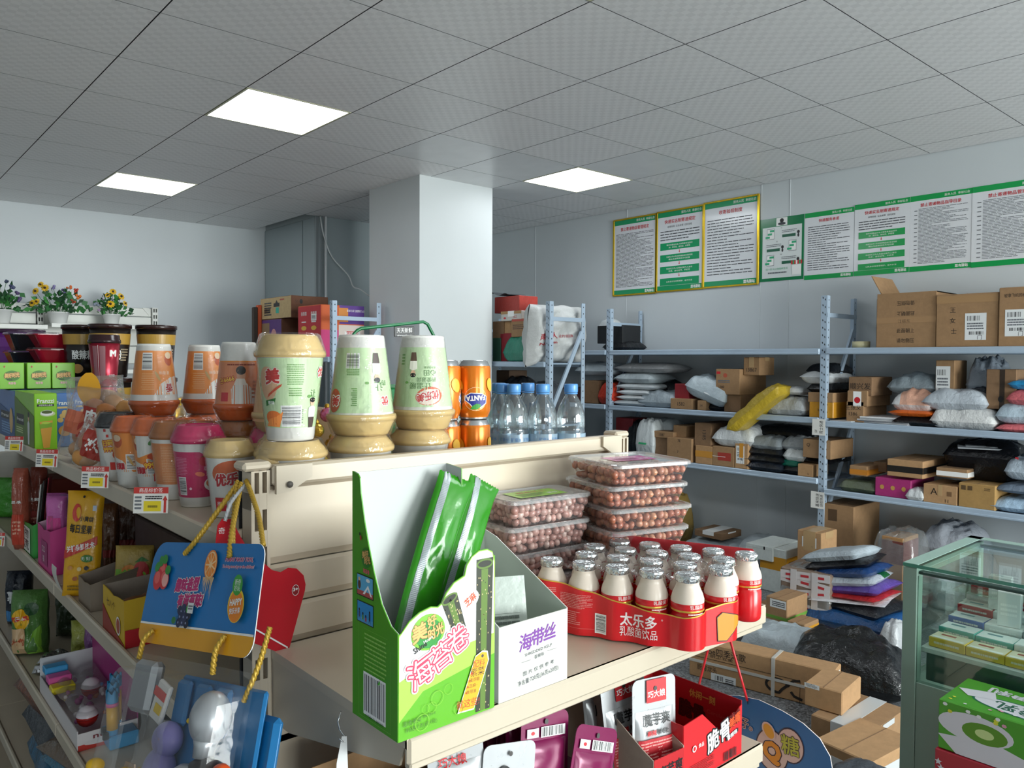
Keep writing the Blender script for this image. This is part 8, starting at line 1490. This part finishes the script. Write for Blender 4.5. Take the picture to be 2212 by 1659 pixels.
tagsack(SW, .152, .012, 'front silver and red konjac sachet standing in the torn red display box', ((KX0+KX1)/2+.006, -1.988, ZL+.004), (-.06, .03, -.20), mo, SILV, 'konjac sachets'); tagsack(SW, .152, .012, 'silver and red konjac sachet second from the front, tilted left', ((KX0+KX1)/2-.004, -1.955, ZL+.004), (-.06, -.10, -.20), mo, SILV, 'konjac sachets'); tagsack(SW, .152, .012, 'silver and red konjac sachet at the back of the torn red display box', ((KX0+KX1)/2-.006, -1.915, ZL+.004), (-.05, -.08, -.2), mo, SILV, 'konjac sachets'); tagsack(SW, .152, .012, 'farthest konjac sachet showing only its silver top', ((KX0+KX1)/2+.002, -1.880, ZL+.004), (-.05, .04, -.2), mo, SILV, 'konjac sachets')
# crunchy bone carton
RX0, RX1 = (0.508,-2.016,0.939)[0], (0.658,-2.016,0.912)[0]; zt0, zt1 = (0.504,-2.016,0.974)[2]-ZL, (0.655,-2.016,0.963)[2]-ZL; RBk = Vector((0.604,-1.891,0.993)); RDB = mat('#cf2a30', .3)
r = thing('crunchy_snack_carton', 'open bright red snack carton with white lettering at the corner of the lower end shelf', 'display box', (0, 0, ZL), 0); w = RX1-RX0; yb2 = -1.84; zrb = zt1+.006
fp = [(0, 0), (w, 0), (w, zt1), (w*.96, zt1-.002), (w*.86, zt1-.012), (w*.83, zt1-.006), (w*.80, zt1-.014), (w*.6, zt1-.024), (w*.3, zt0+.004), (0, zt0)]
b = MB(); b.prism(fp, (RX0, -2.016, 0), (1, 0, 0), (0, 0, 1), .0014, RDB); b.build('front_panel', r); b = MB(); b.box((RX1, (yb2-2.016)/2, zrb/2), (.0014, yb2+2.016, zrb), mat('#a81f28', .35)); b.build('side_panel', r); b = MB(); b.prism([(-2.016, 0), (-2.016, zt0), (yb2, zrb), (yb2, 0)], (RX0, 0, 0), (0, 1, 0), (0, 0, 1), .0014, RDB); b.build('side_panel', r); b = MB(); b.box(((RX0+RX1)/2, yb2, zrb/2), (w, .0014, zrb), RDB); b.build('back_panel', r); b = MB(); b.box(((RX0+RX1)/2, (yb2-2.016)/2, .001), (w, yb2+2.016, .002), RDB); b.build('bottom_panel', r)
b = MB(); P = Print(b, plane((RX0, -2.0170, 0), (1, 0, 0), (0, 0, 1)), .0003); P.text2('脆骨', w*.58, zt1*.62, .028, WHT, BLK, w*.40, 'c', .02, .22, .1, .06); P.text2('美嘴', w*.86, zt1*.76, .016, ink('#e0501e'), ink('#6a1a14'), w*.2, 'c', .02, .22, .1, .04); P.text('休闲一刻', w*.85, zt1*.90, .006, ink('#5a1a18'), w*.2, 'c', .02, .2); P.poly([(w*.70, zt1*.42), (w*.92, zt1*.50), (w*.92, zt1*.58), (w*.70, zt1*.50)], BLK); P.text('香辣味', w*.81, zt1*.50, .007, WHT, w*.18, 'c', .02, .2)
P.ell(w*.16, zt1*.62, .005, .005, WHT, 16); P.ell(w*.16, zt1*.62, .0032, .0032, RDB, 16); P.text('食品', w*.27, zt1*.635, .006, WHT); P.lines(w*.1, zt1*.1, w*.5, zt1*.32, 7, ink('#9a2024'), 3, .4, .3); P.bars(w*.66, zt1*.05, w*.9, zt1*.22, True, 8, 16, False); b.build('print', r)
b = MB(); P = Print(b, plane((RX1-.0009, -1.928, 0), (0, -1, 0), (0, 0, 1)), .0003); P.text('休闲一刻', .015, zrb*.78, .012, ink('#c9984a'), .05, 'c', .03); P.text2('脆骨', -.005, zrb*.42, .026, ink('#3a1416'), ink('#1e0a0c'), .05, 'c', .02, 0, 0, .04); P.text('Cartilage', .045, zrb*.55, .008, ink('#b8544a'), .04); b.build('inner_print', r)
# left half: carton with silver and purple sachets
r = thing('open_carton', 'brown open carton with red edge at the near end of the lower end shelf', 'carton', (0, 0, ZL), 0); x0, x1, y0, y1, hh = .035, .205, -2.015, -1.80, .052
for n, c, dm in (('front_panel', ((x0+x1)/2+.02, y0, hh*.4), (x1-x0-.04, .0016, hh*.8)), ('side_panel', (x1, (y0+y1)/2, hh*.8), (.0016, y1-y0, hh*1.6)), ('side_panel', (x0, (y0+y1)/2, hh/2), (.0016, y1-y0, hh)), ('back_panel', ((x0+x1)/2, y1, hh), (x1-x0, .0016, hh*2)), ('bottom_panel', ((x0+x1)/2, (y0+y1)/2, .001), (x1-x0, y1-y0, .002))): b = MB(); b.box(c, dm, CARD); b.build(n, r)
b = MB(); b.box((.120, -1.90, .034), (.16, .19, .054), CARDD); b.build('inner_tray', r); b = MB(); b.prism([(0, 0), (.085, -.01), (.075, .052), (.012, .058)], (.030, -2.010, .030), (1, -.15, 0), (0, -.25, 1), .0016, CARD); b.build('flap', r); b = MB(); b.box((.030, -2.0, .03), (.002, .03, .06), mat('#b02a2a', .4)); b.build('red_edge', r)
tagsack(.070, .125, .012, 'silver squid sachet with red characters in the near carton', (.128, -1.985, ZL+.062), (-.10, -.03, -.25), squid, SILV, 'silver squid sachets'); tagsack(.072, .118, .012, 'silver sachet with a small printed woman in a red top', (.180, -2.000, ZL+.040), (-.08, .12, -.2), girl, SILV, 'silver squid sachets'); tagsack(.070, .128, .010, 'plain silver sachet at the back of the near carton', (.150, -1.945, ZL+.062), (-.10, .02, -.25), lambda P, w, h: None, SILV, 'silver squid sachets', False)
for k, (x, y, z, t) in enumerate(((.268, -1.975, .046, .16), (.274, -1.945, .056, .10), (.280, -1.915, .064, .18), (.286, -1.885, .068, .10), (.318, -2.000, .020, .38), (.292, -1.855, .072, .05))):
    tagsack(.082, .112, .012, ('dark purple sachet with barcode, frontmost in the purple row', 'dark purple sachet second in the purple row', 'dark purple sachet third in the purple row', 'dark purple sachet fourth in the purple row', 'dark purple sachet fallen to the right at the foot of the grey card side', 'last dark purple sachet at the back of the purple row')[k], (x, y, ZL+max(0, z)), (-.15, t, -.05), mag, MAGM, 'dark purple sachets')
r = thing('purple_display_box', 'low dark display box holding the purple sachets', 'display box', (.300, -1.915, ZL), 0); b = MB(); b.box((0, 0, .022), (.17, .20, .044), mat('#3a1a2c', .5), .002); b.build('carton', r)
# gold foil sweets, white box and carton behind the konjac box
b = MB(); b.box((0, 0, .055), (.05, .02, .11), mat('#d9d6d0', .45), .001); single(b, 'snack_box', 'white box edge between the silver sachets and the red carton', 'box', (.425, -1.79, ZL), -.1); b = MB(); b.box((0, 0, .06), (.16, .03, .12), CARD2, .002); single(b, 'snack_box', 'brown carton behind the red snack carton', 'box', (.58, -1.712, ZL), 0)
b = MB(); pillow(b, .07, .05, .05, mat('#c9962a', .2, .8, 'foil', fs=60), 140, zb=.4, wr=1.2); b.ball((-.02, .005, .03), .010, mat('#2aa58a', .3), 12, 8); single(b, 'foil_sweet', 'gold foil packet with green button above the red carton', 'sweet', (.435, -1.745, ZL+.085), .4); b = MB(); b.box((0, 0, .042), (.09, .05, .084), CARDD, .002); single(b, 'snack_box', 'small carton carrying the gold foil packet', 'box', (.435, -1.745, ZL), 0)
# wire hook with white tag, and brown carton at the near corner
r = thing('wire_hook', 'chrome wire hook with a blank white tag under the near corner of the end shelf', 'hook', (0.018,-1.905,1.100), 0); b = MB(); pts = [(0, 0, .002), (-.003, -.004, .001), (-.006, -.004, -.006), (-.004, -.004, -.016), (.002, -.006, -.026), (.003, -.006, -.032), (-.001, -.006, -.030), (-.005, -.005, -.026)]; b.tube([tuple(Vector(p)) for p in pts], .0009, 8, mat('#c9ccce', .2, .9)); b.build('wire', r)
b = MB(); b.prism([(-.002, 0), (.0035, -.001), (.006, -.075), (-.010, -.075), (-.008, -.03)], (.0, -.006, -.024), (1, -.3, 0), (0, 0, 1), .0006, mat('#e3e4e3', .5)); b.build('tag', r)
b = MB(); b.lathe([(.0, .0), (.075, .0), (.078, .01), (.078, .15), (.072, .16), (.0, .16)], 36, mat('#8a6a4c', .6, 0, 'card')); single(b, 'paper_drum', 'brown paper drum on the lower long shelf beside the near slotted post', 'drum', (.070, -1.60, Z3+.001), 0)
# blue candy card hanging at the right end
QP = [(0.800,-1.921,0.905), (0.800,-1.961,0.911), (0.800,-2.005,0.907), (0.800,-2.043,0.899), (0.800,-2.073,0.884), (0.800,-2.091,0.861), (0.800,-2.096,0.836), (0.800,-2.097,0.768), (0.800,-1.890,0.675), (0.800,-1.867,0.889)]
r = thing('candy_gift_card', 'blue rounded candy gift card hanging by red cords beside the lower end shelf', 'hang card', (.80, QP[0][1], QP[0][2]), 0); O3 = Vector(r.location); pl = [(-(p[1]-O3.y), p[2]-O3.z) for p in QP]
b = MB(); b.prism(pl, (0, 0, 0), (0, -1, 0), (0, 0, 1), .002, mat('#2a66a0', .3), mat('#d8cfc8', .5)); b.build('card', r); b = MB(); P = Print(b, plane((-.0012, 0, 0), (0, -1, 0), (0, 0, 1)), .0004)
def Q(p): v = Vector(p)-O3; return (-v.y, v.z)
qc = Q((0.800,-1.988,0.832)); tc = Q((0.800,-2.022,0.853)); PK2 = ink('#d9b5ab'); PB = ink('#3a2438')
for (c, rr, mm) in ((qc, .031, PB), (tc, .025, PB), (qc, .029, PK2), (tc, .023, PK2)): P.ell(c[0], c[1], rr, rr*1.2, mm, 24)
P.text2('Q', qc[0], qc[1], .036, ink('#e08a24'), PB, None, 'c', .06, 0, 0, .04); P.text2('糖', tc[0], tc[1], .030, ink('#b5b03a'), PB, None, 'c', .015, .1, 0, .025)
lf = Q((0.800,-1.982,0.864)); P.ell(lf[0], lf[1], .012, .016, PK2, 16, .6); P.ell(lf[0], lf[1], .009, .013, ink('#e09a2c'), 16, .6); z1 = Q((0.800,-1.937,0.861)); P.text('仔。', z1[0], z1[1], .018, PK2, None, 'c', .05); P.text('仔。', z1[0], z1[1], .018, PB, None, 'c', .01)
rd = Q((0.800,-1.937,0.821)); P.ell(rd[0], rd[1], .02, .012, ink('#a8283a'), 18, -.5); lp = Q((0.800,-1.941,0.902)); P.ell(lp[0], lp[1], .0012, .006, BLK, 10); b.build('print', r)
REDC = mat('#c8242e', .4)
for a, c in (((0.775,-1.879,1.008), (0.800,-1.831,0.878)), ((0.775,-1.915,1.018), (0.797,-1.940,0.903))): b = MB(); p, q_ = Vector(a)-O3, Vector(c)-O3; b.tube([p, p.lerp(q_, .33), p.lerp(q_, .66), q_], .0022, 8, REDC); b.build('cord', r)
